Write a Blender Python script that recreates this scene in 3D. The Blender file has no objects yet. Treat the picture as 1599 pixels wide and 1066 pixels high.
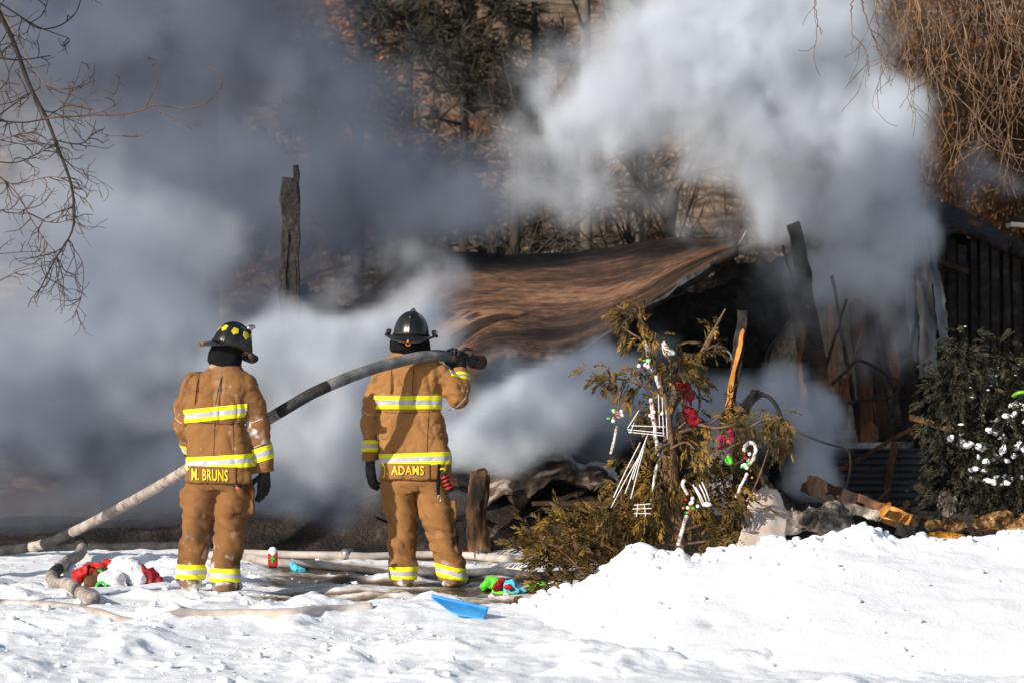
import bpy, bmesh, math, random
import numpy as np
from mathutils import Vector, Matrix
from mathutils.bvhtree import BVHTree

scene = bpy.context.scene
COL = scene.collection
R = math.radians

# ------------------------------------------------------------------ camera
FPX, CXP, HZN, CAMZ = 4442.0, 799.5, 580.0, 1.6
cam_data = bpy.data.cameras.new("camera")
cam_data.sensor_width = 36.0
cam_data.lens = FPX / 1599.0 * 36.0
cam_data.shift_y = (HZN - 533.0) / 1599.0
cam_data.clip_start = 0.5
cam_data.clip_end = 3000.0
cam_data.dof.use_dof = True
cam_data.dof.focus_distance = 20.6
cam_data.dof.aperture_fstop = 3.2
cam = bpy.data.objects.new("camera", cam_data)
cam.location = (0, 0, CAMZ)
cam.rotation_euler = (R(90), 0, 0)
COL.objects.link(cam)
scene.camera = cam

# ------------------------------------------------------------------ light
SUN_AZ, SUN_EL = 43.0, 22.5       # the sun stands low, behind the photographer's left shoulder
world = bpy.data.worlds.new("World")
scene.world = world
world.use_nodes = True
wn = world.node_tree
sky = wn.nodes.new("ShaderNodeTexSky")
sky.sky_type = 'NISHITA'
sky.sun_disc = False
sky.sun_elevation = R(SUN_EL)
sky.sun_rotation = R(180 + SUN_AZ)
wn.links.new(sky.outputs[0], wn.nodes["Background"].inputs["Color"])
wn.nodes["Background"].inputs["Strength"].default_value = 0.09

sd = bpy.data.lights.new("sun", 'SUN')
sd.energy = 4.6
sd.angle = R(0.53)
sd.color = (1.0, 0.93, 0.83)
sun = bpy.data.objects.new("sun", sd)
sv = Vector((-math.sin(R(SUN_AZ)) * math.cos(R(SUN_EL)), -math.cos(R(SUN_AZ)) * math.cos(R(SUN_EL)), math.sin(R(SUN_EL))))
sun.rotation_euler = sv.to_track_quat('Z', 'Y').to_euler()
sun.location = sv * 30
COL.objects.link(sun)

scene.view_settings.view_transform = 'Standard'
scene.view_settings.look = 'None'
scene.view_settings.gamma = 1.0
scene.view_settings.use_curve_mapping = False
scene.view_settings.exposure = 0.22
scene.render.engine = 'CYCLES'
scene.cycles.use_denoising = True
scene.cycles.max_bounces = 8
scene.cycles.diffuse_bounces = 3
scene.cycles.glossy_bounces = 3
scene.cycles.volume_bounces = 4
scene.cycles.transparent_max_bounces = 12
scene.cycles.volume_step_rate = 1.5
scene.cycles.volume_max_steps = 512

# ------------------------------------------------------------------ helpers
def at(px, py, Y):
    """the point at depth Y on the line of sight through photo pixel (px, py)"""
    return np.array(((px - CXP) / FPX * Y, Y, CAMZ - (py - HZN) / FPX * Y))

def wloc(o):
    v = Vector((0, 0, 0))
    while o is not None:
        v += o.location
        o = o.parent
    return v

def tag(o, label=None, cat=None, group=None, kind=None):
    if label: o["label"] = label
    if cat: o["category"] = cat
    if group: o["group"] = group
    if kind: o["kind"] = kind
    return o

def thing(name, label, cat, loc, group=None):
    o = bpy.data.objects.new(name, None)
    o.empty_display_size = 0.1
    o.location = Vector(loc)
    COL.objects.link(o)
    return tag(o, label, cat, group)

def obj(name, verts, faces, mats, parent=None, smooth=True, fmat=None):
    """one mesh object; verts are in world space"""
    me = bpy.data.meshes.new(name)
    V = np.asarray(verts, dtype=np.float64).reshape(-1, 3)
    o = bpy.data.objects.new(name, me)
    if parent is not None:
        o.parent = parent
        V = V - np.array(wloc(parent))
    else:
        c = (V.min(0) + V.max(0)) / 2
        c[2] = V[:, 2].min()
        V = V - c
        o.location = Vector(c)
    if isinstance(faces, np.ndarray):
        n, k = faces.shape
        me.vertices.add(len(V)); me.vertices.foreach_set("co", V.astype(np.float32).ravel())
        me.loops.add(n * k); me.loops.foreach_set("vertex_index", faces.astype(np.int32).ravel())
        me.polygons.add(n)
        me.polygons.foreach_set("loop_start", np.arange(0, n * k, k, dtype=np.int32))
        me.update(calc_edges=True)
    else:
        me.from_pydata([tuple(v) for v in V], [], [tuple(f) for f in faces])
        me.update()
    if not isinstance(mats, (list, tuple)): mats = [mats]
    for m in mats: me.materials.append(m)
    if fmat is not None:
        me.polygons.foreach_set("material_index", np.asarray(fmat, dtype=np.int32))
    me.polygons.foreach_set("use_smooth", np.full(len(me.polygons), bool(smooth)))
    COL.objects.link(o)
    return o

def from_bm(name, bm, mats, parent=None, smooth=False):
    """link a world-space bmesh as one object"""
    V = np.array([v.co[:] for v in bm.verts]); bm.verts.index_update()
    F = [[v.index for v in f.verts] for f in bm.faces]
    fm = [f.material_index for f in bm.faces]
    bm.free()
    return obj(name, V, F, mats, parent, smooth, fm)

# ---- noise
_rs = np.random.RandomState(7)
_LAT = _rs.rand(64, 64, 64).astype(np.float32)
def vnoise(P):
    P = np.asarray(P, dtype=np.float32)
    i = np.floor(P).astype(np.int32); f = P - i
    f = f * f * (3 - 2 * f)
    x0, y0, z0 = (i[..., k] & 63 for k in range(3))
    x1, y1, z1 = ((i[..., k] + 1) & 63 for k in range(3))
    fx, fy, fz = f[..., 0], f[..., 1], f[..., 2]
    L = _LAT
    a = L[x0, y0, z0] * (1 - fx) + L[x1, y0, z0] * fx
    b = L[x0, y1, z0] * (1 - fx) + L[x1, y1, z0] * fx
    c = L[x0, y0, z1] * (1 - fx) + L[x1, y0, z1] * fx
    d = L[x0, y1, z1] * (1 - fx) + L[x1, y1, z1] * fx
    return (a * (1 - fy) + b * fy) * (1 - fz) + (c * (1 - fy) + d * fy) * fz
def fbm(P, octv=4, gain=0.5, lac=2.03):
    P = np.asarray(P, dtype=np.float32)
    s = 0; a = 1.0; t = 0
    for k in range(octv):
        s = s + a * vnoise(P * (lac ** k) + 17.3 * k); t += a; a *= gain
    return s / t            # 0..1
def billow(P, octv=4, gain=0.5):
    P = np.asarray(P, dtype=np.float32)
    s = 0; a = 1.0; t = 0
    for k in range(octv):
        s = s + a * np.abs(2 * vnoise(P * (2.03 ** k) + 9.1 * k) - 1); t += a; a *= gain
    return s / t
def P2(x, y, z=0.0):
    x, y = np.broadcast_arrays(np.asarray(x, float), np.asarray(y, float))
    return np.stack([x, y, np.full(x.shape, z) if np.isscalar(z) else z], -1)
def sstep(a, b, x):
    t = np.clip((x - a) / (b - a), 0, 1)
    return t * t * (3 - 2 * t)

# ---- surface nets over a signed distance field
def sdf_mesh(f, lo, hi, h):
    lo = np.array(lo, float); hi = np.array(hi, float)
    n = np.maximum(4, np.ceil((hi - lo) / h).astype(int) + 1)
    ax = [lo[k] + h * np.arange(n[k]) for k in range(3)]
    G = np.stack(np.meshgrid(*ax, indexing='ij'), -1).astype(np.float32)
    F = f(G.reshape(-1, 3)).reshape(n).astype(np.float32)
    F[0], F[-1] = np.maximum(F[0], 1e-4), np.maximum(F[-1], 1e-4)
    F[:, 0], F[:, -1] = np.maximum(F[:, 0], 1e-4), np.maximum(F[:, -1], 1e-4)
    F[:, :, 0], F[:, :, -1] = np.maximum(F[:, :, 0], 1e-4), np.maximum(F[:, :, -1], 1e-4)
    S = F < 0
    m = n - 1
    acc = np.zeros(tuple(m) + (3,), np.float32); cnt = np.zeros(tuple(m), np.float32)
    def sl(o): return tuple(slice(o[k], o[k] + m[k]) for k in range(3))
    for a in range(3):
        b, c = [(1, 2), (0, 2), (0, 1)][a]
        for ob in (0, 1):
            for oc in (0, 1):
                o0 = [0, 0, 0]; o0[b] = ob; o0[c] = oc
                o1 = list(o0); o1[a] = 1
                A, B = F[sl(o0)], F[sl(o1)]
                x = (A < 0) != (B < 0)
                t = np.where(x, A / np.where(x, A - B, 1), 0)
                for k in range(3):
                    acc[..., k] += np.where(x, (t if k == a else o0[k]), 0)
                cnt += x
    act = cnt > 0
    idx = np.full(tuple(m), -1, np.int64); idx[act] = np.arange(act.sum())
    cell = np.argwhere(act)
    V = lo + h * (cell + acc[act] / cnt[act][:, None])
    quads = []
    for a in range(3):
        b, c = [(1, 2), (2, 0), (0, 1)][a]
        s0 = [slice(1, n[k] - 1) for k in range(3)]; s0[a] = slice(0, n[a] - 1)
        s1 = list(s0); s1[a] = slice(1, n[a])
        x0, x1 = S[tuple(s0)], S[tuple(s1)]
        e = np.argwhere(x0 != x1)
        if not len(e): continue
        flip = x0[tuple(e.T)]
        g = e.copy()
        for k in range(3):
            if k != a: g[:, k] += 1
        def cid(db, dc):
            q = g.copy(); q[:, b] -= db; q[:, c] -= dc
            return idx[tuple(q.T)]
        q = np.stack([cid(1, 1), cid(0, 1), cid(0, 0), cid(1, 0)], 1)
        q[~flip] = q[~flip][:, ::-1]
        quads.append(q)
    return V, np.concatenate(quads)

def rcone(P, a, b, r1, r2, sq=None):
    a = np.asarray(a, np.float32); b = np.asarray(b, np.float32)
    if sq is not None:
        sq = np.asarray(sq, np.float32); P = P * sq; a = a * sq; b = b * sq
    ba = b - a
    t = np.clip(((P - a) @ ba) / max(float(ba @ ba), 1e-9), 0, 1)
    return np.linalg.norm(P - a - t[:, None] * ba, axis=1) - (r1 + (r2 - r1) * t)
def smin(a, b, k):
    hh = np.clip(0.5 + 0.5 * (b - a) / k, 0, 1)
    return b + (a - b) * hh - k * hh * (1 - hh)
def chain(P, pts, rad, k=0.03, sq=None):
    d = None
    for i in range(len(pts) - 1):
        e = rcone(P, pts[i], pts[i + 1], rad[i], rad[i + 1], sq)
        d = e if d is None else smin(d, e, k)
    return d
def eloft(P, zs, cx, cy, a, b, ex=2.4):
    """stack of superellipses along z (zs ascending)"""
    z = P[:, 2]
    zz = np.clip(z, zs[0], zs[-1])
    X = (P[:, 0] - np.interp(zz, zs, cx)); Y = (P[:, 1] - np.interp(zz, zs, cy))
    A = np.interp(zz, zs, a); B = np.interp(zz, zs, b)
    r = (np.abs(X / A) ** ex + np.abs(Y / B) ** ex) ** (1 / ex)
    d = (r - 1) * np.minimum(A, B)
    dz = np.maximum(zs[0] - z, z - zs[-1])
    return np.where(dz > 0, np.sqrt(np.maximum(d, 0) ** 2 + dz ** 2), np.maximum(d, dz))

# ---- curves and tubes
def spline(pts, n):
    pts = np.asarray(pts, float)
    if len(pts) < 3:
        return pts[0] + (pts[-1] - pts[0]) * np.linspace(0, 1, n)[:, None]
    P = np.vstack([2 * pts[0] - pts[1], pts, 2 * pts[-1] - pts[-2]])
    seg = len(pts) - 1
    u = np.linspace(0, seg - 1e-6, n); i = u.astype(int); t = (u - i)[:, None]
    p0, p1, p2, p3 = P[i], P[i + 1], P[i + 2], P[i + 3]
    return 0.5 * (2 * p1 + (p2 - p0) * t + (2 * p0 - 5 * p1 + 4 * p2 - p3) * t * t + (3 * p1 - p0 - 3 * p2 + p3) * t ** 3)

class MB:
    """collects shapes that become one mesh"""
    def __init__(s): s.v = []; s.f = []; s.m = []; s.n = 0
    def add(s, V, F, mi=0):
        s.v.append(np.asarray(V, float).reshape(-1, 3))
        for f in F: s.f.append([i + s.n for i in f]); s.m.append(mi)
        s.n += len(s.v[-1]); return s
    def tube(s, pts, rad, sides=8, mi=0, cap=True, flat=1.0):
        pts = np.asarray(pts, float); n = len(pts)
        rad = np.broadcast_to(np.asarray(rad, float), (n,))
        T = np.gradient(pts, axis=0); T /= np.linalg.norm(T, axis=1)[:, None] + 1e-12
        ref = np.array([0, 0, 1.0]) if abs(T[0, 2]) < 0.9 else np.array([0, 1.0, 0])
        N = np.cross(T[0], ref); N /= np.linalg.norm(N)
        V = []
        an = np.linspace(0, 2 * np.pi, sides, endpoint=False)
        for i in range(n):
            N = N - T[i] * (N @ T[i]); N /= np.linalg.norm(N) + 1e-12
            B = np.cross(T[i], N)
            V.append(pts[i] + rad[i] * (np.cos(an)[:, None] * N + flat * np.sin(an)[:, None] * B))
        F = []
        for i in range(n - 1):
            for j in range(sides):
                k = (j + 1) % sides
                F.append((i * sides + j, i * sides + k, (i + 1) * sides + k, (i + 1) * sides + j))
        if cap:
            F.append(tuple(range(sides - 1, -1, -1))); F.append(tuple((n - 1) * sides + j for j in range(sides)))
        return s.add(np.vstack(V), F, mi)
    def box(s, c, size, M=None, mi=0):
        x, y, z = np.array(size) / 2
        V = np.array([(-x, -y, -z), (x, -y, -z), (x, y, -z), (-x, y, -z), (-x, -y, z), (x, -y, z), (x, y, z), (-x, y, z)])
        if M is not None: V = V @ np.asarray(M).T
        return s.add(V + np.asarray(c), [(0, 3, 2, 1), (4, 5, 6, 7), (0, 1, 5, 4), (1, 2, 6, 5), (2, 3, 7, 6), (3, 0, 4, 7)], mi)
    def build(s, name, mats, parent=None, smooth=True):
        return obj(name, np.vstack(s.v), s.f, mats, parent, smooth, s.m)

def beam(name, a, b, w, d, mats, parent=None, rough=0.012, seed=0, n=14, taper=1.0, roll=0.0, char=None):
    """an uneven wooden beam from a to b, w wide and d deep; char = list of t ranges given material 1"""
    a = np.asarray(a, float); b = np.asarray(b, float)
    T = (b - a); L = np.linalg.norm(T); T /= L
    ref = np.array([0, 1.0, 0]) if abs(T[1]) < 0.9 else np.array([1.0, 0, 0])
    U = np.cross(T, ref); U /= np.linalg.norm(U); W = np.cross(U, T)
    c_, s_ = math.cos(roll), math.sin(roll)
    U, W = U * c_ + W * s_, W * c_ - U * s_
    prof = []
    for q in range(4):
        p0 = [(-1, -1), (1, -1), (1, 1), (-1, 1)][q]; p1 = [(-1, -1), (1, -1), (1, 1), (-1, 1)][(q + 1) % 4]
        for t in (0.06, 0.36, 0.64, 0.94):
            prof.append((p0[0] + (p1[0] - p0[0]) * t, p0[1] + (p1[1] - p0[1]) * t))
    prof = np.array(prof); k = len(prof)
    V = []
    for i in range(n):
        t = i / (n - 1)
        sc = 1 + (taper - 1) * t
        p = a + T * L * t
        ring = p + (prof[:, :1] * w / 2 * U + prof[:, 1:] * d / 2 * W) * sc
        V.append(ring)
    V = np.vstack(V)
    dn = np.stack([fbm(V * 9 + seed + q * 31, 3) - 0.5 for q in range(3)], -1)
    V = V + dn * rough * 4
    end = np.repeat(np.arange(n) == n - 1, k) | np.repeat(np.arange(n) == 0, k)
    V[end] += (T * (fbm(V[end] * 30 + seed, 2) - 0.5)[:, None]) * rough * 10
    F = []; fm = []
    for i in range(n - 1):
        for j in range(k):
            q = (j + 1) % k
            F.append((i * k + j, i * k + q, (i + 1) * k + q, (i + 1) * k + j))
            m = 0
            if char:
                for (t0, t1) in char:
                    if t0 <= (i + 0.5) / (n - 1) <= t1: m = 1
            fm.append(m)
    F.append(tuple(range(k - 1, -1, -1))); fm.append(0)
    F.append(tuple((n - 1) * k + j for j in range(k))); fm.append(fm[-2])
    return obj(name, V, F, mats, parent, False, fm)

# ------------------------------------------------------------------ materials
def pmat(name, cols, scale=6.0, rough=0.85, bump=0.0, bscale=40.0, stretch=(1, 1, 1), spec=0.3, lo=0.35, hi=0.65, bdist=0.01, metal=0.0, detail=6.0, vcol=None, vcolor=None, weave=0, obj_coords=True):
    m = bpy.data.materials.new(name); m.use_nodes = True
    nt = m.node_tree; N = nt.nodes; Lk = nt.links
    b = N["Principled BSDF"]
    b.inputs["Roughness"].default_value = rough
    b.inputs["Specular IOR Level"].default_value = spec
    b.inputs["Metallic"].default_value = metal
    tc = N.new("ShaderNodeTexCoord"); mp = N.new("ShaderNodeMapping")
    mp.inputs["Scale"].default_value = stretch
    Lk.new(tc.outputs["Object"], mp.inputs["Vector"])
    if isinstance(cols[0], (int, float)):
        c = cols; cols = [tuple(x * 0.82 for x in c), c, tuple(min(1, x * 1.12) for x in c)]
    nz = N.new("ShaderNodeTexNoise"); nz.inputs["Scale"].default_value = scale; nz.inputs["Detail"].default_value = detail
    nz.inputs["Roughness"].default_value = 0.62
    Lk.new(mp.outputs[0], nz.inputs["Vector"])
    rp = N.new("ShaderNodeValToRGB")
    el = rp.color_ramp.elements
    while len(el) < len(cols): el.new(0.5)
    for i, c in enumerate(cols):
        el[i].position = lo + (hi - lo) * i / max(1, len(cols) - 1)
        el[i].color = (*c, 1)
    Lk.new(nz.outputs["Fac"], rp.inputs["Fac"])
    out = rp.outputs["Color"]
    if vcol:
        at_ = N.new("ShaderNodeAttribute"); at_.attribute_name = vcol
        mx = N.new("ShaderNodeMix"); mx.data_type = 'RGBA'
        Lk.new(at_.outputs["Fac"], mx.inputs["Factor"])
        Lk.new(out, mx.inputs["A"]); mx.inputs["B"].default_value = (*vcolor, 1)
        out = mx.outputs["Result"]
    Lk.new(out, b.inputs["Base Color"])
    if bump:
        n2 = N.new("ShaderNodeTexNoise"); n2.inputs["Scale"].default_value = bscale; n2.inputs["Detail"].default_value = 5
        Lk.new(mp.outputs[0], n2.inputs["Vector"])
        bp = N.new("ShaderNodeBump"); bp.inputs["Strength"].default_value = bump; bp.inputs["Distance"].default_value = bdist
        Lk.new(n2.outputs["Fac"], bp.inputs["Height"])
        Lk.new(bp.outputs[0], b.inputs["Normal"])
    return m
# ------------------------------------------------------------------ snow and ground
def snow_mat(name):
    m = bpy.data.materials.new(name); m.use_nodes = True
    nt = m.node_tree; N = nt.nodes; Lk = nt.links
    b = N["Principled BSDF"]
    b.inputs["Specular IOR Level"].default_value = 0.25
    tc = N.new("ShaderNodeTexCoord")
    at_ = N.new("ShaderNodeAttribute"); at_.attribute_name = "mud"
    nz = N.new("ShaderNodeTexNoise"); nz.inputs["Scale"].default_value = 5; nz.inputs["Detail"].default_value = 8
    Lk.new(tc.outputs["Object"], nz.inputs["Vector"])
    sub = N.new("ShaderNodeMath"); sub.operation = 'SUBTRACT'; sub.inputs[1].default_value = 0.5
    Lk.new(nz.outputs["Fac"], sub.inputs[0])
    ma = N.new("ShaderNodeMath"); ma.operation = 'MULTIPLY_ADD'; ma.inputs[1].default_value = 1.1
    Lk.new(sub.outputs[0], ma.inputs[0]); Lk.new(at_.outputs["Fac"], ma.inputs[2])
    rp = N.new("ShaderNodeValToRGB"); el = rp.color_ramp.elements
    el.new(0.5); el.new(0.5)
    for i, (p, c) in enumerate([(0.14, (0.90, 0.91, 0.93)), (0.42, (0.66, 0.62, 0.58)), (0.62, (0.26, 0.19, 0.14)), (0.85, (0.07, 0.048, 0.034))]):
        el[i].position = p; el[i].color = (*c, 1)
    Lk.new(ma.outputs[0], rp.inputs["Fac"])
    # sparse tan flecks of grit
    n3 = N.new("ShaderNodeTexNoise"); n3.inputs["Scale"].default_value = 2.2; n3.inputs["Detail"].default_value = 3
    Lk.new(tc.outputs["Object"], n3.inputs["Vector"])
    r3 = N.new("ShaderNodeMapRange"); r3.inputs[1].default_value = 0.735; r3.inputs[2].default_value = 0.79
    Lk.new(n3.outputs["Fac"], r3.inputs[0])
    mx = N.new("ShaderNodeMix"); mx.data_type = 'RGBA'; mx.inputs["B"].default_value = (0.50, 0.33, 0.22, 1)
    Lk.new(r3.outputs[0], mx.inputs["Factor"]); Lk.new(rp.outputs[0], mx.inputs["A"])
    Lk.new(mx.outputs["Result"], b.inputs["Base Color"])
    rr = N.new("ShaderNodeMapRange"); rr.inputs[1].default_value = 0.55; rr.inputs[2].default_value = 0.95
    rr.inputs[3].default_value = 0.75; rr.inputs[4].default_value = 0.18
    Lk.new(ma.outputs[0], rr.inputs[0]); Lk.new(rr.outputs[0], b.inputs["Roughness"])
    n2 = N.new("ShaderNodeTexNoise"); n2.inputs["Scale"].default_value = 38; n2.inputs["Detail"].default_value = 6
    Lk.new(tc.outputs["Object"], n2.inputs["Vector"])
    bp = N.new("ShaderNodeBump"); bp.inputs["Strength"].default_value = 0.35; bp.inputs["Distance"].default_value = 0.016
    Lk.new(n2.outputs["Fac"], bp.inputs["Height"]); Lk.new(bp.outputs[0], b.inputs["Normal"])
    return m
M_SNOW = snow_mat("snow")

def mud_f(x, y):
    """where boots and hose water have churned the snow to brown slush"""
    px = x / y * FPX + CXP
    n = fbm(P2(x * 0.9, y * 2.6, 3.3), 5)
    a = sstep(350, 500, px) * (1 - sstep(840, 960, px)) * sstep(18.3, 19.1, y) * (1 - sstep(22.6, 23.6, y))
    far = sstep(22.2, 24.3, y)
    m = a * (0.30 + 0.95 * sstep(0.30, 0.58, n))
    m2 = far * (0.3 + 0.8 * sstep(0.3, 0.6, n)) * sstep(200, 520, px)
    m3 = sstep(24.0, 25.4, y)
    return np.clip(np.maximum(np.maximum(m, m2), m3), 0, 1)

_rp = np.random.RandomState(9)
PRINTS = [(-3.0 + 2.9 * t + 0.14 * (-1) ** k + 0.08 * _rp.randn(), 17.0 + 1.7 * t + 0.1 * _rp.randn(), 0.5 + 0.3 * _rp.randn()) for k, t in enumerate(np.linspace(0, 1, 9))] + [(-2.9 + 0.5 * k + 0.1 * _rp.randn(), 21.4 + 0.25 * _rp.randn(), 1.2 + 0.5 * _rp.randn()) for k in range(4)] + [(-1.6 + .3 * k, 18.9 + .2 * _rp.randn(), 1.4 + .4 * _rp.randn()) for k in range(3)]
def gz(x, y):
    x = np.asarray(x, float); y = np.asarray(y, float)
    near = sstep(9.5, 13.0, y)
    mud = mud_f(x, np.maximum(y, 5))
    z = 0.03 + 0.16 * (fbm(P2(x * 0.55, y * 0.45, 1.0), 3) - 0.5)
    lump = billow(P2(x * 3.1, y * 2.4, 5.0), 4, 0.55)
    z = z + near * (0.042 * (lump - 0.25)) * (1 - 0.6 * mud) + near * 0.030 * (fbm(P2(x * 12, y * 10, 2.0), 4, 0.6) - 0.5) * sstep(0.35, 0.6, fbm(P2(x * 1.7, y * 1.4, 21.0), 3)) + near * 0.008 * (fbm(P2(x * 14, y * 12, 5.0), 3) - 0.5)
    z = z + near * 0.06 * (sstep(0.55, 0.8, fbm(P2(x * 2.3, y * 2.0, 8.0), 4)) ) * (1 - mud)
    z = z - 0.07 * mud * sstep(18, 19, y) * (1 - sstep(23, 24.5, y))
    # thrown-up ridge along the road's edge in front
    px = x / np.maximum(y, 5) * FPX + CXP
    z = z + 0.07 * np.exp(-((y - 17.9) / 0.55) ** 2) * (1 - sstep(600, 800, px))
    z = z - 0.05 * sstep(16.5, 14.5, y)
    # trodden boot prints
    for (fx, fy, an) in PRINTS:
        ca, sa = math.cos(an), math.sin(an)
        u = (x - fx) * ca + (y - fy) * sa; v = -(x - fx) * sa + (y - fy) * ca
        q = (u / 0.16) ** 4 + (v / 0.075) ** 4
        z = z - 0.055 * np.exp(-q) + 0.018 * np.exp(-(np.sqrt(np.sqrt(q)) - 1.35) ** 2 / 0.05)
    # the snow cover is kept clear of the firefighters' feet
    for (fx, fy, fz) in ((-2.08, 20.0, 0.075), (-0.68, 21.0, 0.02)):
        w = np.exp(-(((x - fx) / 0.42) ** 2 + ((y - fy) / 0.35) ** 2) ** 2)
        z = z * (1 - 0.85 * w) + 0.85 * w * (fz + 0.25 * (z - fz))
    return z

def spaced(lo, core0, core1, hi, h):
    c = np.arange(core0, core1 + h / 2, h)
    def out(d):
        r = []; s = h; t = 0
        while t < d:
            s *= 1.28; t += s; r.append(min(t, d))
        return np.array(r)
    return np.concatenate([(core0 - out(core0 - lo))[::-1], c, core1 + out(hi - core1)])

def height_grid(name, xs, ys, fz, mats, kind, smooth=True, attrs=None):
    X, Y = np.meshgrid(xs, ys, indexing='ij')
    Z = fz(X, Y)
    V = np.stack([X, Y, Z], -1).reshape(-1, 3)
    ny = len(ys)
    i, j = np.meshgrid(np.arange(len(xs) - 1), np.arange(ny - 1), indexing='ij')
    a = (i * ny + j).ravel()
    F = np.stack([a, a + ny, a + ny + 1, a + 1], 1)
    o = obj(name, V, F, mats, None, smooth)
    for an, fn in (attrs or {}).items():
        o.data.attributes.new(an, 'FLOAT', 'POINT').data.foreach_set("value", fn(X, Y).ravel().astype(np.float32))
    if kind: o["kind"] = kind
    return o

height_grid("snow_ground", spaced(-400, -4.6, 4.6, 400, 0.024), spaced(-120, 13.2, 25.2, 700, 0.024), gz, M_SNOW, "structure", attrs={"mud": lambda x, y: mud_f(x, np.maximum(y, 5))})

# ---- the ploughed bank in front of the cedar, its crest read off the photograph
_cr = np.array([(690, 985), (755, 950), (795, 942), (830, 930), (850, 922), (900, 904), (935, 888), (955, 868), (980, 848), (1000, 846), (1025, 851), (1050, 858), (1066, 854),
                (1080, 866), (1095, 862), (1110, 848), (1200, 840), (1280, 839), (1330, 828), (1352, 818), (1362, 834), (1400, 838), (1450, 840), (1500, 842), (1560, 836), (1580, 828), (1640, 822), (1800, 800), (2300, 790)])
_SX = np.arange(400, 2500, 4.0)
_low = np.max([np.interp(_SX + o, _cr[:, 0], _cr[:, 1]) for o in range(-64, 65, 8)], axis=0)
_SOFT = np.convolve(np.pad(_low, 24, mode='edge'), np.hanning(51)[1:-1] / np.hanning(51).sum(), mode='valid')
def bank_z(x, y):
    px = x / 18.0 * FPX + CXP
    crest = CAMZ - (np.interp(px, _cr[:, 0], _cr[:, 1]) - HZN) / FPX * 18.0
    soft = np.interp(px, _SX, _SOFT)
    soft = CAMZ - (soft - HZN) / FPX * 18.0
    yc = 18.0 + 0.12 * (fbm(P2(x * 1.3, x * 0, 2.0), 2) - 0.5)
    d = y - yc
    front = np.clip(1 + d / 3.3, 0, 1) ** 0.8
    back = np.clip(1 - d / 0.95, 0, 1) ** 0.75
    p = np.where(d < 0, front, back)
    z = (soft + 0.12) * p - 0.12 + (crest - soft) * np.exp(-(d / 0.22) ** 2)
    l1 = fbm(P2(x * 2.2, y * 1.9, 3.0), 5, 0.55)
    l2 = fbm(P2(x * 9, y * 7, 4.0), 3)
    cn = np.exp(-(d / 0.25) ** 2)
    z = z + (0.20 * (l1 - 0.5) + 0.014 * (l2 - 0.5)) * (0.35 + 0.55 * cn) * p
    z = z + 0.05 * cn * (sstep(0.5, 0.75, fbm(P2(x * 6, y * 5, 6.0), 3)) - 0.3)
    # a slab slumped out of the front leaves a shallow scar
    z = z - 0.02 * np.exp(-(((x - 1.13) / 0.06) ** 2)) * np.exp(-((y - 16.25) / 0.16) ** 2)
    return z
height_grid("snow_bank", spaced(-0.75, -0.7, 3.75, 9.5, 0.018), np.arange(14.4, 19.2, 0.018), bank_z, M_SNOW, "structure", attrs={"mud": lambda x, y: 0.42 * np.exp(-(((x - 1.13) / 0.045) ** 2 + ((y - 16.25) / 0.13) ** 2))})

# ---- loose crumbs of snow
def ico(sub):
    bm = bmesh.new(); bmesh.ops.create_icosphere(bm, subdivisions=sub, radius=1)
    V = np.array([v.co[:] for v in bm.verts]); F = np.array([[v.index for v in f.verts] for f in bm.faces]); bm.free()
    return V, F
_iv, _if = ico(2)
def scatter_lumps(name, pts, sizes, mat, seed, squash=0.8, amp=0.9, kind="stuff"):
    rs = np.random.RandomState(seed)
    VV = []; FF = []
    for i, (p, s) in enumerate(zip(pts, sizes)):
        r = 1 + amp * (fbm(_iv * 2.1 + rs.rand(3) * 40, 4, 0.7) - 0.5) * 1.7
        V = _iv * r[:, None] * s * np.array([1 + 0.4 * rs.rand(), 1 + 0.4 * rs.rand(), squash])
        a = rs.rand() * 6.28; c, s_ = math.cos(a), math.sin(a)
        V = V @ np.array([[c, s_, 0], [-s_, c, 0], [0, 0, 1]])
        VV.append(V + p); FF.append(_if + i * len(_iv))
    o = obj(name, np.vstack(VV), np.vstack(FF), mat, None, True)
    if kind: o["kind"] = kind
    return o
rs = np.random.RandomState(3)
pts = []; szs = []
while len(pts) < 900:
    y = 14.6 + 9.5 * rs.rand(); x = (rs.rand() * 2 - 1) * y * 0.19
    px = x / y * FPX + CXP
    cl = float(fbm(np.array([[x * 1.4, y * 1.2, 12.0]]), 2)[0])
    if rs.rand() > (0.12 + 1.6 * max(0, cl - 0.45)) : continue
    if px > 800 and y < 19.2: continue
    if float(mud_f(x, y)) > 0.45 and rs.rand() < 0.75: continue
    s = 0.006 + 0.020 * rs.rand() ** 5
    pts.append(np.array([x, y, float(gz(x, y)) + s * 0.3])); szs.append(s)
scatter_lumps("snow_crumbs", pts, szs, M_SNOW, 5)
pts = []; szs = []
for _ in range(420):
    x = -0.45 + 4.3 * rs.rand(); y = 18.0 + 0.16 * rs.randn()
    s = 0.007 + 0.026 * rs.rand() ** 3
    pts.append(np.array([x, y, float(bank_z(x, y)) + s * 0.2])); szs.append(s)
for _ in range(70):
    x = -0.3 + 4.2 * rs.rand(); y = 14.9 + 2.8 * rs.rand()
    s = 0.008 + 0.022 * rs.rand() ** 3
    pts.append(np.array([x, y, float(bank_z(x, y)) + s * 0.2])); szs.append(s)
scatter_lumps("bank_crumbs", pts, szs, M_SNOW, 6)

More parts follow.
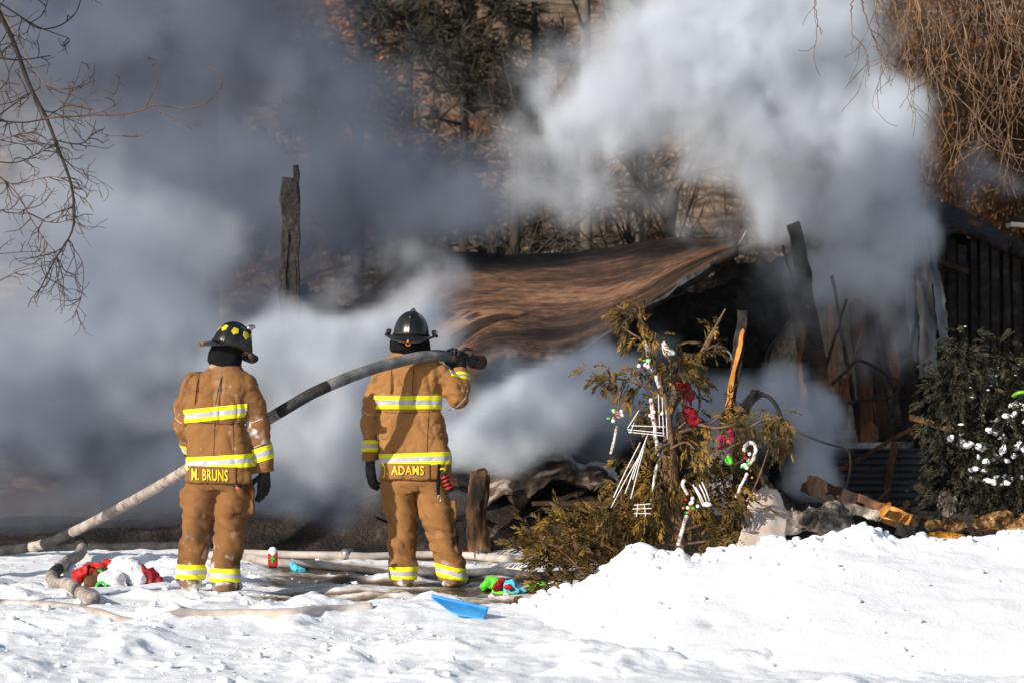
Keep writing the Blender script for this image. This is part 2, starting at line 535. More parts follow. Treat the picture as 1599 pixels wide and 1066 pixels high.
# ash flecks and burnt splinters that have blown onto the snow
rs = np.random.RandomState(15)
pts = []; szs = []
while len(pts) < 330:
    y = 15.0 + 9.0 * rs.rand() ** 0.6; x = (rs.rand() * 2 - 1) * y * 0.19
    zz_ = float(gz(x, y)); 
    if x > -0.5 and y < 19.1:
        if rs.rand() < 0.6 or y < 14.6: continue
        zz_ = max(zz_, float(bank_z(x, y)))
    pts.append(np.array([x, y, zz_ + 0.002])); szs.append(0.003 + 0.011 * rs.rand() ** 3)
M_FLECK = pmat("ash_fleck", [(0.02, 0.016, 0.013), (0.10, 0.07, 0.05)], scale=3, rough=0.9)
scatter_lumps("ash_flecks", pts, szs, M_FLECK, 16, 0.35, 1.2)

# ---- wooded slope behind the house
M_HILL = pmat("leaf_litter_and_snow", [(0.045, 0.030, 0.020), (0.145, 0.092, 0.056), (0.30, 0.215, 0.145), (0.52, 0.50, 0.50)], scale=2.4, rough=0.95, bump=0.8, bscale=9, bdist=0.08, lo=0.34, hi=0.76)
def hill_z(x, y):
    t = np.clip((y - 36) / 60, 0, 1)
    z = -0.25 + 17 * t ** 1.15 + 1.2 * (fbm(P2(x * 0.12, y * 0.12, 2), 4) - 0.5) * sstep(36, 45, y) + 0.25 * (fbm(P2(x * 0.9, y * 0.9, 7), 3) - 0.5)
    return np.where(y > 96, z + (y - 96) * 0.03, z)
height_grid("hillside", spaced(-220, -14, 14, 220, 0.22), spaced(32, 35, 80, 320, 0.22), hill_z, M_HILL, "structure")
# ------------------------------------------------------------------ burned house
M_CHAR = pmat("charred_wood", [(0.008, 0.007, 0.006), (0.017, 0.014, 0.012), (0.038, 0.031, 0.027)], scale=9, rough=0.8, bump=1.0, bscale=28, bdist=0.02, spec=0.35)
M_CHARBROWN = pmat("scorched_wood", [(0.012, 0.009, 0.007), (0.05, 0.026, 0.013), (0.15, 0.065, 0.022)], scale=5, rough=0.8, bump=0.7, bscale=30, stretch=(1, 1, 0.35), lo=0.38, hi=0.68)
M_RAWWOOD = pmat("bare_orange_wood", [(0.30, 0.11, 0.02), (0.55, 0.23, 0.045), (0.72, 0.36, 0.09)], scale=7, rough=0.7, bump=0.4, bscale=40, stretch=(1, 1, 0.25))
M_STUD = pmat("smoked_stud", [(0.02, 0.012, 0.008), (0.085, 0.036, 0.016), (0.19, 0.08, 0.03)], scale=4, rough=0.8, bump=0.5, bscale=30, stretch=(1, 1, 0.2), lo=0.36, hi=0.62)
M_RUBBLE = pmat("burnt_rubble", [(0.006, 0.005, 0.005), (0.016, 0.012, 0.010), (0.040, 0.026, 0.019), (0.13, 0.105, 0.09)], scale=3.2, rough=0.9, bump=1.0, bscale=24, bdist=0.05, lo=0.36, hi=0.74)
M_SIDING = pmat("scorched_siding", [(0.03, 0.028, 0.028), (0.13, 0.12, 0.118), (0.27, 0.27, 0.29)], scale=2.2, rough=0.45, bump=0.3, bscale=12, stretch=(2.0, 2.0, 0.35), lo=0.36, hi=0.62, spec=0.5)
M_SKIRT = pmat("sooty_skirting", [(0.02, 0.02, 0.022), (0.06, 0.06, 0.065)], scale=2, rough=0.6)
M_SILL = pmat("sooted_white_trim", [(0.05, 0.048, 0.045), (0.25, 0.24, 0.23), (0.42, 0.41, 0.40)], scale=5, rough=0.6)
M_ASH = pmat("ash_and_paper", [(0.02, 0.017, 0.015), (0.16, 0.13, 0.11), (0.55, 0.48, 0.42)], scale=6, rough=0.9, bump=0.8, bscale=20, bdist=0.03, lo=0.35, hi=0.66)
M_BOARD = pmat("pale_wallboard", [(0.55, 0.42, 0.33), (0.74, 0.62, 0.53)], scale=4, rough=0.85, bump=0.3, bscale=20, lo=0.3, hi=0.7)
M_INSUL = pmat("yellow_insulation", [(0.09, 0.04, 0.012), (0.36, 0.19, 0.065), (0.66, 0.43, 0.22)], scale=12, rough=1.0, bump=1.0, bscale=50, bdist=0.04, lo=0.42, hi=0.66)
M_INSULO = pmat("amber_insulation", [(0.10, 0.035, 0.008), (0.55, 0.22, 0.02), (0.75, 0.38, 0.06)], scale=9, rough=1.0, bump=1.0, bscale=50, bdist=0.04)

def roof_mat():
    m = bpy.data.materials.new("scorched_roof_deck"); m.use_nodes = True
    nt = m.node_tree; N = nt.nodes; L = nt.links; b = N["Principled BSDF"]
    b.inputs["Roughness"].default_value = 0.85; b.inputs["Specular IOR Level"].default_value = 0.2
    uv = N.new("ShaderNodeAttribute"); uv.attribute_name = "uvw"
    def noise(sc, scale, det=6, rough=0.6):
        mp = N.new("ShaderNodeMapping"); mp.inputs["Scale"].default_value = sc; L.new(uv.outputs["Vector"], mp.inputs[0])
        n = N.new("ShaderNodeTexNoise"); n.inputs["Scale"].default_value = scale; n.inputs["Detail"].default_value = det; n.inputs["Roughness"].default_value = rough
        L.new(mp.outputs[0], n.inputs["Vector"]); return n.outputs["Fac"]
    big = noise((0.55, 1.6, 1), 1.6, 4); grain = noise((2.4, 44, 1), 2.2, 8, 0.75); speck = noise((7, 14, 1), 4, 5, 0.75)
    def ma(op, a, b_, c=None):
        q = N.new("ShaderNodeMath"); q.operation = op
        for i, u in enumerate((a, b_, c)):
            if u is None: continue
            if isinstance(u, (int, float)): q.inputs[i].default_value = u
            else: L.new(u, q.inputs[i])
        return q.outputs[0]
    s = ma('MULTIPLY_ADD', ma('SUBTRACT', big, 0.5), 2.1, 0.43)
    s = ma('MULTIPLY_ADD', ma('SUBTRACT', grain, 0.5), 0.55, s)
    s = ma('MULTIPLY_ADD', ma('SUBTRACT', speck, 0.5), 0.75, s)
    rp = N.new("ShaderNodeValToRGB"); el = rp.color_ramp.elements; el.new(0.5); el.new(0.5); el.new(0.5)
    for i, (p, c) in enumerate([(0.22, (0.018, 0.014, 0.012)), (0.40, (0.07, 0.040, 0.027)), (0.56, (0.20, 0.105, 0.060)), (0.74, (0.36, 0.21, 0.125)), (0.95, (0.52, 0.36, 0.24))]):
        el[i].position = p; el[i].color = (*c, 1)
    L.new(s, rp.inputs[0]); L.new(rp.outputs[0], b.inputs["Base Color"])
    bp = N.new("ShaderNodeBump"); bp.inputs["Strength"].default_value = 0.7; bp.inputs["Distance"].default_value = 0.014
    L.new(ma('ADD', grain, speck), bp.inputs["Height"]); L.new(bp.outputs[0], b.inputs["Normal"])
    return m
M_ROOF = roof_mat()

def patch(name, rows, nu, nv, mats, parent=None, thick=0.04, disp=None, edge=0.0, seed=0, attr=None):
    """a sheet lofted through rows of points, with real thickness and a ragged rim"""
    R_ = [spline(r, nu) for r in rows]
    G = np.stack(R_, 0)
    S = np.stack([spline(G[:, i], nv) for i in range(nu)], 0)      # nu, nv, 3
    u, v = np.meshgrid(np.linspace(0, 1, nu), np.linspace(0, 1, nv), indexing='ij')
    du = np.gradient(S, axis=0); dv = np.gradient(S, axis=1)
    Nn = np.cross(du, dv); Nn /= np.linalg.norm(Nn, axis=-1)[..., None] + 1e-9
    if disp is not None: S = S + Nn * disp(S, u, v)[..., None]
    if edge:
        nz = fbm(P2(u * 17 + seed, v * 17, 1.0), 4) - 0.5
        wv = np.exp(-np.minimum(v, 1 - v) * 30) * np.where(v < 0.5, -1, 1)
        S = S + (dv / (np.linalg.norm(dv, axis=-1)[..., None] + 1e-9)) * (nz * edge * wv)[..., None]
        wu = np.exp(-np.minimum(u, 1 - u) * 30) * np.where(u < 0.5, -1, 1)
        S = S + (du / (np.linalg.norm(du, axis=-1)[..., None] + 1e-9)) * (nz * edge * wu)[..., None]
    top = S.reshape(-1, 3); bot = (S + Nn * thick).reshape(-1, 3)
    i, j = np.meshgrid(np.arange(nu - 1), np.arange(nv - 1), indexing='ij'); a = (i * nv + j).ravel()
    F = np.stack([a, a + nv, a + nv + 1, a + 1], 1)
    off = nu * nv
    rim = [k * nv for k in range(nu)] + [(nu - 1) * nv + k for k in range(1, nv)] + [k * nv + nv - 1 for k in range(nu - 2, -1, -1)] + list(range(nv - 2, 0, -1))
    rim = np.array(rim); nx_ = np.roll(rim, -1)
    Fs = np.stack([rim, rim + off, nx_ + off, nx_], 1)
    o = obj(name, np.vstack([top, bot]), np.vstack([F[:, ::-1], F + off, Fs[:, ::-1]]), mats, parent, True)
    q = np.stack([u, v, u * 0], -1).reshape(-1, 3)
    o.data.attributes.new("uvw", 'FLOAT_VECTOR', 'POINT').data.foreach_set("vector", np.vstack([q, q]).astype(np.float32).ravel())
    if attr:
        aa = attr(S, u, v).ravel(); o.data.attributes.new("ash", 'FLOAT', 'POINT').data.foreach_set("value", np.concatenate([aa, aa]).astype(np.float32))
    return o

house = thing("burned_house", "burnt-out house with a sagging brown roof, pouring smoke", "house", (0.8, 28.0, 0.0))
top = [at(540, 480, 28.2), at(600, 428, 28.9), at(650, 394, 29.4), at(720, 392, 29.6), at(820, 397, 29.6), at(920, 386, 29.6), at(1010, 377, 29.6), at(1090, 373, 29.6), at(1160, 371, 29.6)]
mid = [at(585, 545, 27.2), at(650, 480, 27.7), at(720, 452, 28.0), at(800, 450, 28.2), at(880, 448, 28.2), at(960, 440, 28.3), at(1020, 424, 28.4), at(1080, 402, 28.7), at(1150, 378, 29.2)]
mid2 = [at(640, 600, 26.5), at(700, 535, 26.8), at(760, 508, 27.0), at(820, 510, 27.1), at(880, 508, 27.2), at(940, 492, 27.3), at(1005, 462, 27.6), at(1070, 425, 28.2), at(1147, 386, 28.9)]
bot = [at(700, 650, 26.0), at(750, 580, 26.2), at(790, 552, 26.3), at(835, 552, 26.4), at(880, 547, 26.5), at(930, 528, 26.7), at(992, 486, 27.1), at(1060, 447, 27.7), at(1146, 392, 28.6)]
roof = patch("roof", [top, mid, mid2, bot], 150, 70, M_ROOF, house, 0.07,
             lambda S, u, v: 0.07 * (fbm(P2(u * 5, v * 3, 2), 3) - 0.5) + 0.02 * (fbm(P2(u * 22, v * 26, 5), 3) - 0.5) + 0.03 * (np.floor(v * 13) % 2) * fbm(P2(u * 9, v * 2, 9), 2) * 0.4, 0.35, 3)
# torn metal drip edge along the slumped gable
de = spline([at(905, 547, 26.50), at(960, 512, 26.75), at(1005, 480, 27.0), at(1040, 462, 27.3), at(1065, 440, 27.6), at(1100, 420, 27.9), at(1125, 398, 28.2), at(1150, 384, 28.5), at(1164, 362, 28.6)], 60)
m_ = MB()
wid = 0.006 + 0.022 * fbm(P2(np.linspace(0, 14, 60), 0, 3.0), 2) ** 1.5
wid[28:36] *= 1.9; wid[44:50] *= 1.6
tw = np.linspace(0, 5, 60) + 2 * fbm(P2(np.linspace(0, 6, 60), 0, 1), 2)
Vd = []
for i in range(60):
    d = np.array([math.cos(tw[i]) * 0.5, -0.5, math.sin(tw[i]) * 0.4 + 0.6]); d /= np.linalg.norm(d)
    for s_ in (-1, 1):
        for t_ in (-1, 1): Vd.append(de[i] + d * wid[i] * s_ + np.array([0, 0.004 * t_, 0]) + np.array([0, -0.06, 0]))
Fd = []
for i in range(59):
    a, b = i * 4, i * 4 + 4
    for p, q in ((0, 1), (1, 3), (3, 2), (2, 0)): Fd.append((a + p, a + q, b + q, b + p))
M_METAL = pmat("torn_drip_edge", [(0.10, 0.09, 0.085), (0.42, 0.38, 0.35), (0.62, 0.58, 0.54)], scale=9, rough=0.5, spec=0.5)
obj("drip_edge", np.array(Vd), Fd, M_METAL, house, False)
# ragged second layer of roofing left of the post, and the ridge stubs that stand on the roof
patch("roof_fragment", [[at(462, 445, 28.2), at(500, 455, 28.2), at(545, 478, 28.1)], [at(455, 560, 27.4), at(510, 570, 27.4), at(575, 590, 27.4)]], 30, 20, M_CHAR, house, 0.08, lambda S, u, v: 0.08 * (fbm(S * 3, 3) - 0.5), 0.3, 8)
for px in (752, 781):
    beam("ridge_stub", at(px, 402, 29.5), at(px + 1, 386, 29.5), 0.09, 0.05, M_CHAR, house, 0.014, px, 5)

# back wall with ragged burnt top, behind everything
def wall_panel(name, x0, x1, Y, ztop, mat, parent, seed, nz_=10, thick=0.05):
    nx = max(4, int((x1 - x0) / 0.06))
    xs = np.linspace(x0, x1, nx)
    zt = np.interp(xs, [p[0] for p in ztop], [p[1] for p in ztop]) + 0.5 * (fbm(P2(xs * 2.2, 0 * xs, seed), 4) - 0.5) + 0.2 * (fbm(P2(xs * 14, 0 * xs, seed + 4.), 2) - 0.5)
    V = []
    for t in np.linspace(0, 1, nz_):
        V.append(np.stack([xs, Y + 0.10 * (fbm(P2(xs * 1.4, xs * 0 + t * 3, seed), 3) - 0.5), zt * t - 0.1 * (1 - t)], -1))
    S = np.stack(V, 1)
    n2 = nz_
    fr = S.reshape(-1, 3); bk = fr + np.array([0, thick, 0])
    i, j = np.meshgrid(np.arange(nx - 1), np.arange(n2 - 1), indexing='ij'); a = (i * n2 + j).ravel()
    F = np.stack([a, a + n2, a + n2 + 1, a + 1], 1); off = len(fr)
    rim = np.array([k * n2 for k in range(nx)] + [(nx - 1) * n2 + k for k in range(1, n2)] + [k * n2 + n2 - 1 for k in range(nx - 2, -1, -1)] + list(range(n2 - 2, 0, -1)))
    nx2 = np.roll(rim, -1)
    return obj(name, np.vstack([fr, bk]), np.vstack([F, F[:, ::-1] + off, np.stack([nx2, nx2 + off, rim + off, rim], 1)]), mat, parent, True)
wall_panel("rear_wall", -4.4, 4.35, 30.4, [(-4.4, 1.0), (-2.6, 2.0), (-1.5, 2.3), (0.3, 2.5), (2.0, 2.6), (2.9, 2.9), (4.35, 3.3)], M_CHAR, house, 3.0)
wall_panel("side_wall", 2.55, 4.3, 28.6, [(2.55, 1.7), (3.2, 2.6), (4.3, 3.0)], M_CHAR, house, 9.0)
wall_panel("front_wall", 0.35, 2.5, 27.6, [(0.35, 0.9), (1.4, 1.15), (2.5, 1.5)], M_CHAR, house, 14.0)
# upright studs still standing in the right half
for (a, b, w, d, Y) in [((1336, 470), (1362, 742), 0.13, 0.06, 27.4), ((1358, 462), (1384, 706), 0.11, 0.06, 27.5), ((1376, 448), (1402, 600), 0.11, 0.06, 27.7),
                        ((1318, 592), (1316, 668), 0.10, 0.05, 27.0), ((1250, 560), (1262, 690), 0.07, 0.05, 27.9), ((1418, 480), (1424, 690), 0.09, 0.05, 28.2), ((1300, 480), (1304, 690), 0.08, 0.05, 28.3), ((1396, 690), (1380, 800), 0.06, 0.05, 26.6), ((1356, 662), (1354, 738), 0.16, 0.05, 27.0)]:
    beam("stud", at(b[0], b[1], Y - 0.2), at(a[0], a[1], Y), w, d, M_STUD, house, 0.010, a[0] * 0.37, 14)
beam("cross_rail", at(1345, 584, 27.3), at(1372, 578, 27.35), 0.05, 0.04, M_STUD, house, 0.008, 4, 6)
beam("sill_plate", at(1286, 697, 26.9), at(1424, 694, 26.9), 0.22, 0.06, M_SILL, house, 0.008, 8, 14, roll=R(90))
# corrugated skirting below the floor
xs = np.linspace(at(1236, 0, 26.8)[0], at(1452, 0, 26.8)[0], 30)
zs = np.linspace(0.0, 0.88, 91)
X, Z = np.meshgrid(xs, zs, indexing='ij')
Yk = 26.8 + 0.013 * np.sin(Z / 0.88 * 2 * np.pi * 14) + 0.06 * (fbm(P2(X * 1.3, Z * 1.3, 3), 3) - 0.5)
S = np.stack([X, Yk, Z], -1); nn = 91
i, j = np.meshgrid(np.arange(29), np.arange(90), indexing='ij'); a = (i * nn + j).ravel()
F = np.stack([a, a + nn, a + nn + 1, a + 1], 1)
obj("skirting", np.vstack([S.reshape(-1, 3), S.reshape(-1, 3) + np.array([0, 0.012, 0])]), np.vstack([F, F[:, ::-1] + len(S.reshape(-1, 3))]), M_SKIRT, house, True)
# warped siding strips that hang from the corner
def strip(name, a0, a1, b0, b1, Y0, Y1, seed, amp):
    n = 46
    L_ = spline([at(*p, Y0 + (Y1 - Y0) * k / 3) for k, p in enumerate(a0)], n); Rr = spline([at(*p, Y0 + (Y1 - Y0) * k / 3 + 0.05) for k, p in enumerate(a1)], n)
    rows = [L_, L_ * 0.66 + Rr * 0.34, L_ * 0.33 + Rr * 0.67, Rr]
    for q in (1, 2): rows[q] = rows[q] + np.stack([np.zeros(n), amp * (fbm(P2(np.linspace(0, 4, n), 0, seed + q * 5.), 2) - 0.5) * 2, np.zeros(n)], -1)
    return patch(name, [r for r in rows], 46, 14, M_SIDING, house, 0.006, lambda S, u, v: 0.05 * (fbm(S * np.array([5, 5, 1.4]) + seed, 3) - 0.5), 0.08, seed)
strip("siding_strip", [(1424, 360), (1430, 430), (1434, 500), (1438, 588)], [(1448, 366), (1455, 430), (1462, 500), (1462, 590)], 0, 0, 27.2, 26.8, 2, 0.10)
strip("siding_strip", [(1446, 365), (1453, 420), (1462, 480), (1470, 550)], [(1456, 372), (1470, 430), (1480, 495), (1482, 556)], 0, 0, 27.1, 26.6, 5, 0.08)
strip("siding_strip", [(1405, 350), (1412, 430), (1418, 500), (1422, 560)], [(1422, 356), (1428, 430), (1432, 500), (1436, 566)], 0, 0, 27.5, 27.2, 9, 0.06)

# ---- the dark outbuilding at the right
shed = thing("charred_shed", "black burnt-out shed with vertical slats beside the house", "shed", (5.2, 28.2, 0.0))
for k, px in enumerate(range(1472, 1670, 17)):
    w = 0.085 if k % 3 else 0.06
    beam("wall_slat", at(px, 760, 28.0 + 0.04 * (k % 2)), at(px - 3, 366 + 8 * (k % 3), 28.0 + 0.04 * (k % 2)), w, 0.03, [M_CHAR], shed, 0.006, k * 3.1, 12)
wall_panel("inner_wall", 4.15, 7.5, 28.6, [(4.15, 2.95), (7.5, 2.6)], M_CHAR, shed, 21.0)
patch("roof", [[at(1455, 312, 28.9), at(1500, 326, 28.9), at(1540, 346, 28.9), at(1572, 362, 28.9), at(1600, 376, 28.9), at(1680, 400, 28.9)],
               [at(1452, 350, 27.9), at(1500, 356, 27.9), at(1540, 372, 27.9), at(1575, 384, 27.9), at(1600, 390, 27.9), at(1680, 410, 27.9)]], 60, 22, M_CHAR, shed, 0.07,
      lambda S, u, v: 0.07 * (fbm(S * 2.6, 3) - 0.5), 0.2, 4)
beam("rafter", at(1512, 346, 27.75), at(1530, 352, 27.75), 0.05, 0.04, M_CHARBROWN, shed, 0.006, 2, 6)
beam("fascia_board", at(1575, 352, 29.0), at(1680, 356, 29.0), 0.05, 0.30, [M_BOARD], shed, 0.008, 5, 10)
beam("fascia_board", at(1577, 343, 29.02), at(1690, 346, 29.02), 0.08, 0.06, [M_CHAR], shed, 0.008, 7, 10)
beam("wall_brace", at(1468, 408, 27.9), at(1512, 424, 27.9), 0.05, 0.04, M_CHARBROWN, shed, 0.006, 6, 8)

# ---- single burnt timbers
def timber(name, label, cat, a, b, Ya, Yb, w, d, mats, seed, char=None, rough=0.014, taper=1.0, group=None, roll=0.0, n=18):
    o = beam(name, at(*a, Ya), at(*b, Yb), w, d, mats, None, rough, seed, n, taper, roll, char)
    return tag(o, label, cat, group)
post = thing("charred_post", "tall lone charred post with a split top, standing in dark smoke", "post", at(455, 470, 25.3))
beam("shaft", at(449, 600, 25.3), at(453, 279, 25.3), 0.15, 0.12, M_CHAR, post, 0.014, 1.7, 30)
beam("splinter", at(463, 560, 25.27), at(463, 262, 25.27), 0.062, 0.06, M_CHAR, post, 0.012, 5.2, 26, 0.8)
beam("splinter", at(440, 560, 25.25), at(448, 350, 25.25), 0.05, 0.05, M_CHAR, post, 0.012, 8.2, 20, 0.6)
timber("charred_beam", "long leaning beam, black above and brown at its foot, in the smoke", "beam", (1300, 690), (1240, 352), 26.6, 27.3, 0.13, 0.10, [M_CHARBROWN, M_CHAR], 3.3, [(0.42, 1)], 0.016)
timber("charred_beam", "short black leaning timber just behind the long leaning beam", "beam", (1280, 650), (1232, 425), 27.0, 27.5, 0.13, 0.10, [M_CHAR], 7.1, None, 0.02)
timber("burnt_stake", "upright black stake with bright orange wood bared on its face", "stake", (1134, 690), (1160, 487), 22.6, 22.9, 0.085, 0.07, [M_CHAR], 2.2, None, 0.012, 0.9)
o = beam("bare_wood", at(1134, 650, 22.585), at(1157, 520, 22.815), 0.046, 0.02, [M_RAWWOOD], None, 0.010, 6.6, 16, 0.7)
_st = [q for q in bpy.data.objects if q.name == "burnt_stake"][0]
o.parent = _st; o.location = Vector(o.location) - Vector(_st.location)
timber("charred_stub", "thick charred stub slanting up behind the right of the cedar", "timber", (1140, 668), (1184, 610), 23.2, 23.6, 0.13, 0.11, [M_CHAR], 4.1, None, 0.016, 0.6)
timber("fallen_beam", "brown fallen beam with a bright orange end beyond the snow bank", "beam", (1262, 756), (1440, 824), 24.6, 23.4, 0.16, 0.12, [M_CHARBROWN, M_RAWWOOD], 9.4, [(0.68, 0.93)], 0.012)
timber("splintered_board", "splintered pale board lying across the fallen beam", "board", (1342, 776), (1384, 794), 23.55, 23.4, 0.06, 0.05, [M_STUD], 1.2, None, 0.012)
timber("splintered_board", "short broken board upright on the fallen beam", "board", (1375, 806), (1386, 788), 23.35, 23.3, 0.05, 0.04, [M_RAWWOOD], 3.2, None, 0.012)
timber("orange_lath", "thin orange lath slanting in front of the dark evergreen", "lath", (1423, 652), (1522, 680), 24.6, 24.0, 0.05, 0.04, [M_STUD], 5.2, None, 0.006)
timber("charred_plank", "thin black plank slanting into the snow bank by the ash", "plank", (1292, 774), (1345, 838), 24.2, 23.2, 0.05, 0.05, [M_CHAR], 6.2, None, 0.008)
timber("charred_plank", "curled black plank lying at the foot of the fallen beam", "plank", (1315, 790), (1372, 806), 23.7, 23.4, 0.09, 0.03, [M_ASH], 8.2, None, 0.014)
timber("charred_plank", "flat black plank below the yellow insulation at the bank", "plank", (1400, 826), (1470, 836), 23.2, 22.9, 0.10, 0.04, [M_CHAR], 9.2, None, 0.012)
timber("charred_plank", "dark plank under the shaggy insulation at the far right", "plank", (1500, 812), (1620, 820), 23.3, 23.0, 0.10, 0.05, [M_CHAR], 11.2, None, 0.014)
timber("scorched_board", "brown board lying flat across the rubble left of the cedar", "board", (830, 786), (965, 784), 24.5, 24.4, 0.035, 0.10, [M_CHARBROWN], 12.2, None, 0.006)
timber("scorched_board", "wide scorched board leaning under the warped panel", "board", (905, 870), (875, 796), 24.2, 24.6, 0.22, 0.03, [M_CHARBROWN], 13.2, None, 0.012)
timber("split_lath", "pale splintered lath leaning beside the wide scorched board", "lath", (860, 880), (846, 838), 23.0, 23.2, 0.05, 0.03, [M_BOARD], 14.2, None, 0.01, 0.3)
timber("faint_pole", "pale thin pole half lost in the bright smoke", "pole", (855, 730), (876, 660), 26.2, 26.6, 0.07, 0.05, [M_BOARD], 15.2, None, 0.008)

# ---- heaped rubble behind the two firefighters
def rub_z(x, y):
    px = x / 25.0 * FPX + CXP
    prof = np.interp(px, [-200, 100, 300, 380, 470, 560, 640, 720, 800, 960, 1050, 1200, 1300, 1700, 2000], [0.10, 0.16, 0.22, 0.34, 0.42, 0.55, 0.66, 0.74, 0.55, 0.50, 0.5, 0.45, 0.32, 0.34, 0.2])
    m = sstep(24.15, 25.2, y) * (1 - 0.55 * sstep(26.0, 28.5, y))
    z = prof * m * (0.55 + 0.9 * fbm(P2(x * 1.1, y * 1.1, 4), 3))
    z = z + m * (0.32 * (billow(P2(x * 2.2, y * 2.2, 9), 4, 0.6) - 0.3)) * (0.3 + prof)
    return z + 0.02 - 0.25 * (1 - sstep(23.9, 24.3, y))
tag(height_grid("burnt_rubble", np.arange(-6.4, 7.2, 0.035), np.arange(23.9, 30.2, 0.035), rub_z, M_RUBBLE, "stuff", smooth=True))

# loose charred planks strewn through it: copies of three
rs = np.random.RandomState(11)
protos = []
GRP = "charred planks strewn through the rubble heap"
for k in range(3):
    o = beam("rubble_plank", (-0.35 - 0.1 * k, 25, 0), (0.35, 25, 0.02), [0.07, 0.11, 0.05][k], [0.04, 0.03, 0.05][k], [[M_CHAR], [M_CHARBROWN], [M_CHAR]][k], None, 0.016, k * 7.7, 12)
    tag(o, "broken charred plank lying in the black rubble heap", "plank", GRP); protos.append(o)
for i in range(46):
    o = protos[i] if i < 3 else protos[i % 3].copy()
    if i >= 3: COL.objects.link(o)
    y = 24.4 + 1.8 * rs.rand(); px = [590 + 410 * rs.rand(), 1230 + 330 * rs.rand()][int(i % 4 == 0)]
    x = (px - CXP) / FPX * y
    o.location = (x, y, float(rub_z(x, y)) + 0.03)
    o.rotation_euler = (rs.randn() * 0.3, rs.randn() * 0.35, rs.rand() * 6.28)
    s = 0.35 + 0.45 * rs.rand(); o.scale = (s, s, s)

# warped panel with an ash-white rim lying on the heap
def panel_mat():
    m = pmat("scorched_panel", [(0.012, 0.010, 0.009), (0.07, 0.045, 0.032), (0.20, 0.14, 0.105)], scale=5, rough=0.8, bump=0.8, bscale=16, bdist=0.03, vcol="ash", vcolor=(0.62, 0.55, 0.50), lo=0.38, hi=0.66)
    return m
M_PANEL = panel_mat()
tp = [(742, 742), (775, 734), (800, 718), (825, 720), (852, 711), (885, 706), (897, 712), (908, 724), (935, 722), (952, 727), (964, 738)]
md1 = [(744, 765), (782, 752), (805, 742), (830, 736), (855, 730), (880, 724), (900, 735), (915, 738), (938, 737), (955, 743), (964, 752)]
bt = [(750, 800), (790, 772), (812, 788), (838, 768), (860, 752), (885, 752), (905, 758), (922, 762), (942, 764), (957, 768), (962, 774)]
tag(patch("warped_panel", [[at(*p, 25.0) for p in tp], [at(*p, 24.72) for p in md1], [at(*p, 24.66) for p in bt]], 90, 36, M_PANEL, None, 0.05,
      lambda S, u, v: 0.10 * (fbm(S * 3.2, 3) - 0.5) + 0.09 * (billow(S * 7, 4, 0.6) - 0.3), 0.16, 2,
      attr=lambda S, u, v: sstep(0.42, 0.10, v + 0.55 * (fbm(P2(u * 12, v * 8, 4), 3) - 0.5)) * sstep(0.05, 0.2, u) + 0.55 * sstep(0.62, 0.74, fbm(P2(u * 9, v * 6, 8), 3))),
    "scorched warped panel with an ash-white rim on the rubble", "panel")
# charred stump
def f_stump(P):
    p = [at(748, 868, 24.2), at(744, 800, 24.2), at(752, 742, 24.25)]
    top_ = P[:, 2] - (p[2][2] + 0.02) + 0.34 * (fbm(P * np.array([9, 9, 2], np.float32) + 3, 3) - 0.5)
    return np.maximum(top_, chain(P, p, [0.10, 0.078, 0.10], 0.03)) + 0.08 * (billow(P * np.array([7, 7, 3], np.float32), 3) - 0.3) + 0.03 * (fbm(P * np.array([30, 30, 7], np.float32), 2) - 0.5)
M_STUMP = pmat("scorched_stump", [(0.010, 0.008, 0.006), (0.11, 0.055, 0.022), (0.34, 0.19, 0.08)], scale=5, rough=0.9, bump=1.0, bscale=26, stretch=(1, 1, 0.4), bdist=0.03, lo=0.38, hi=0.66)
c = at(748, 800, 24.2); V, F = sdf_mesh(f_stump, c - np.array([0.35, 0.3, 0.55]), c + np.array([0.35, 0.3, 0.5]), 0.02)
tag(obj("charred_stump", V, F, M_STUMP, None, True), "rough brown charred stump standing behind the second firefighter's leg", "stump")
# lumps of burnt stuff along the bank at the right
def lump(name, label, cat, px, py, Y, rx, ry, rz, mat, seed, amp=0.5, h=0.014, hole=False):
    c = at(px, py, Y)
    sc = np.array([1 / rx, 1 / ry, 1 / rz], np.float32)
    def f(P):
        q = (P - c.astype(np.float32)) * sc
        d = (np.linalg.norm(q, axis=1) - 1) * min(rx, ry, rz)
        d = d + amp * min(rx, ry, rz) * 2 * (billow(P * (0.55 / min(rx, rz)) + seed, 4, 0.6) - 0.33)
        if hole: d = np.maximum(d, -(np.linalg.norm((P - (c + np.array([-rx * 0.45, -ry, 0])).astype(np.float32)) / np.array([rx * 0.3, ry, rz * 0.6], np.float32), axis=1) - 1) * 0.03)
        return d
    e = np.array([rx, ry, rz]) * 1.9
    V, F = sdf_mesh(f, c - e, c + e, h)
    return tag(obj(name, V, F, mat, None, True), label, cat)
lump("ash_clump", "grey curled clump of ash and burnt paper by the snow bank", "debris", 1284, 812, 22.6, 0.22, 0.15, 0.13, M_ASH, 3, 0.7, hole=True)
lump("ash_clump", "small dark ash clump between the pale board and the grey one", "debris", 1236, 815, 22.7, 0.10, 0.1, 0.09, M_ASH, 8, 0.6)
lump("insulation_clump", "long ragged yellow insulation strip beside the fallen beam", "insulation", 1474, 820, 23.0, 0.15, 0.09, 0.05, M_INSUL, 5, 0.9)
lump("insulation_clump", "small bright amber insulation tuft on the snow bank's rim", "insulation", 1476, 840, 22.6, 0.14, 0.08, 0.05, M_INSULO, 12, 0.9)
lump("insulation_clump", "big shaggy tan insulation clump at the far right", "insulation", 1568, 813, 23.0, 0.20, 0.11, 0.07, M_INSUL, 15, 0.95)
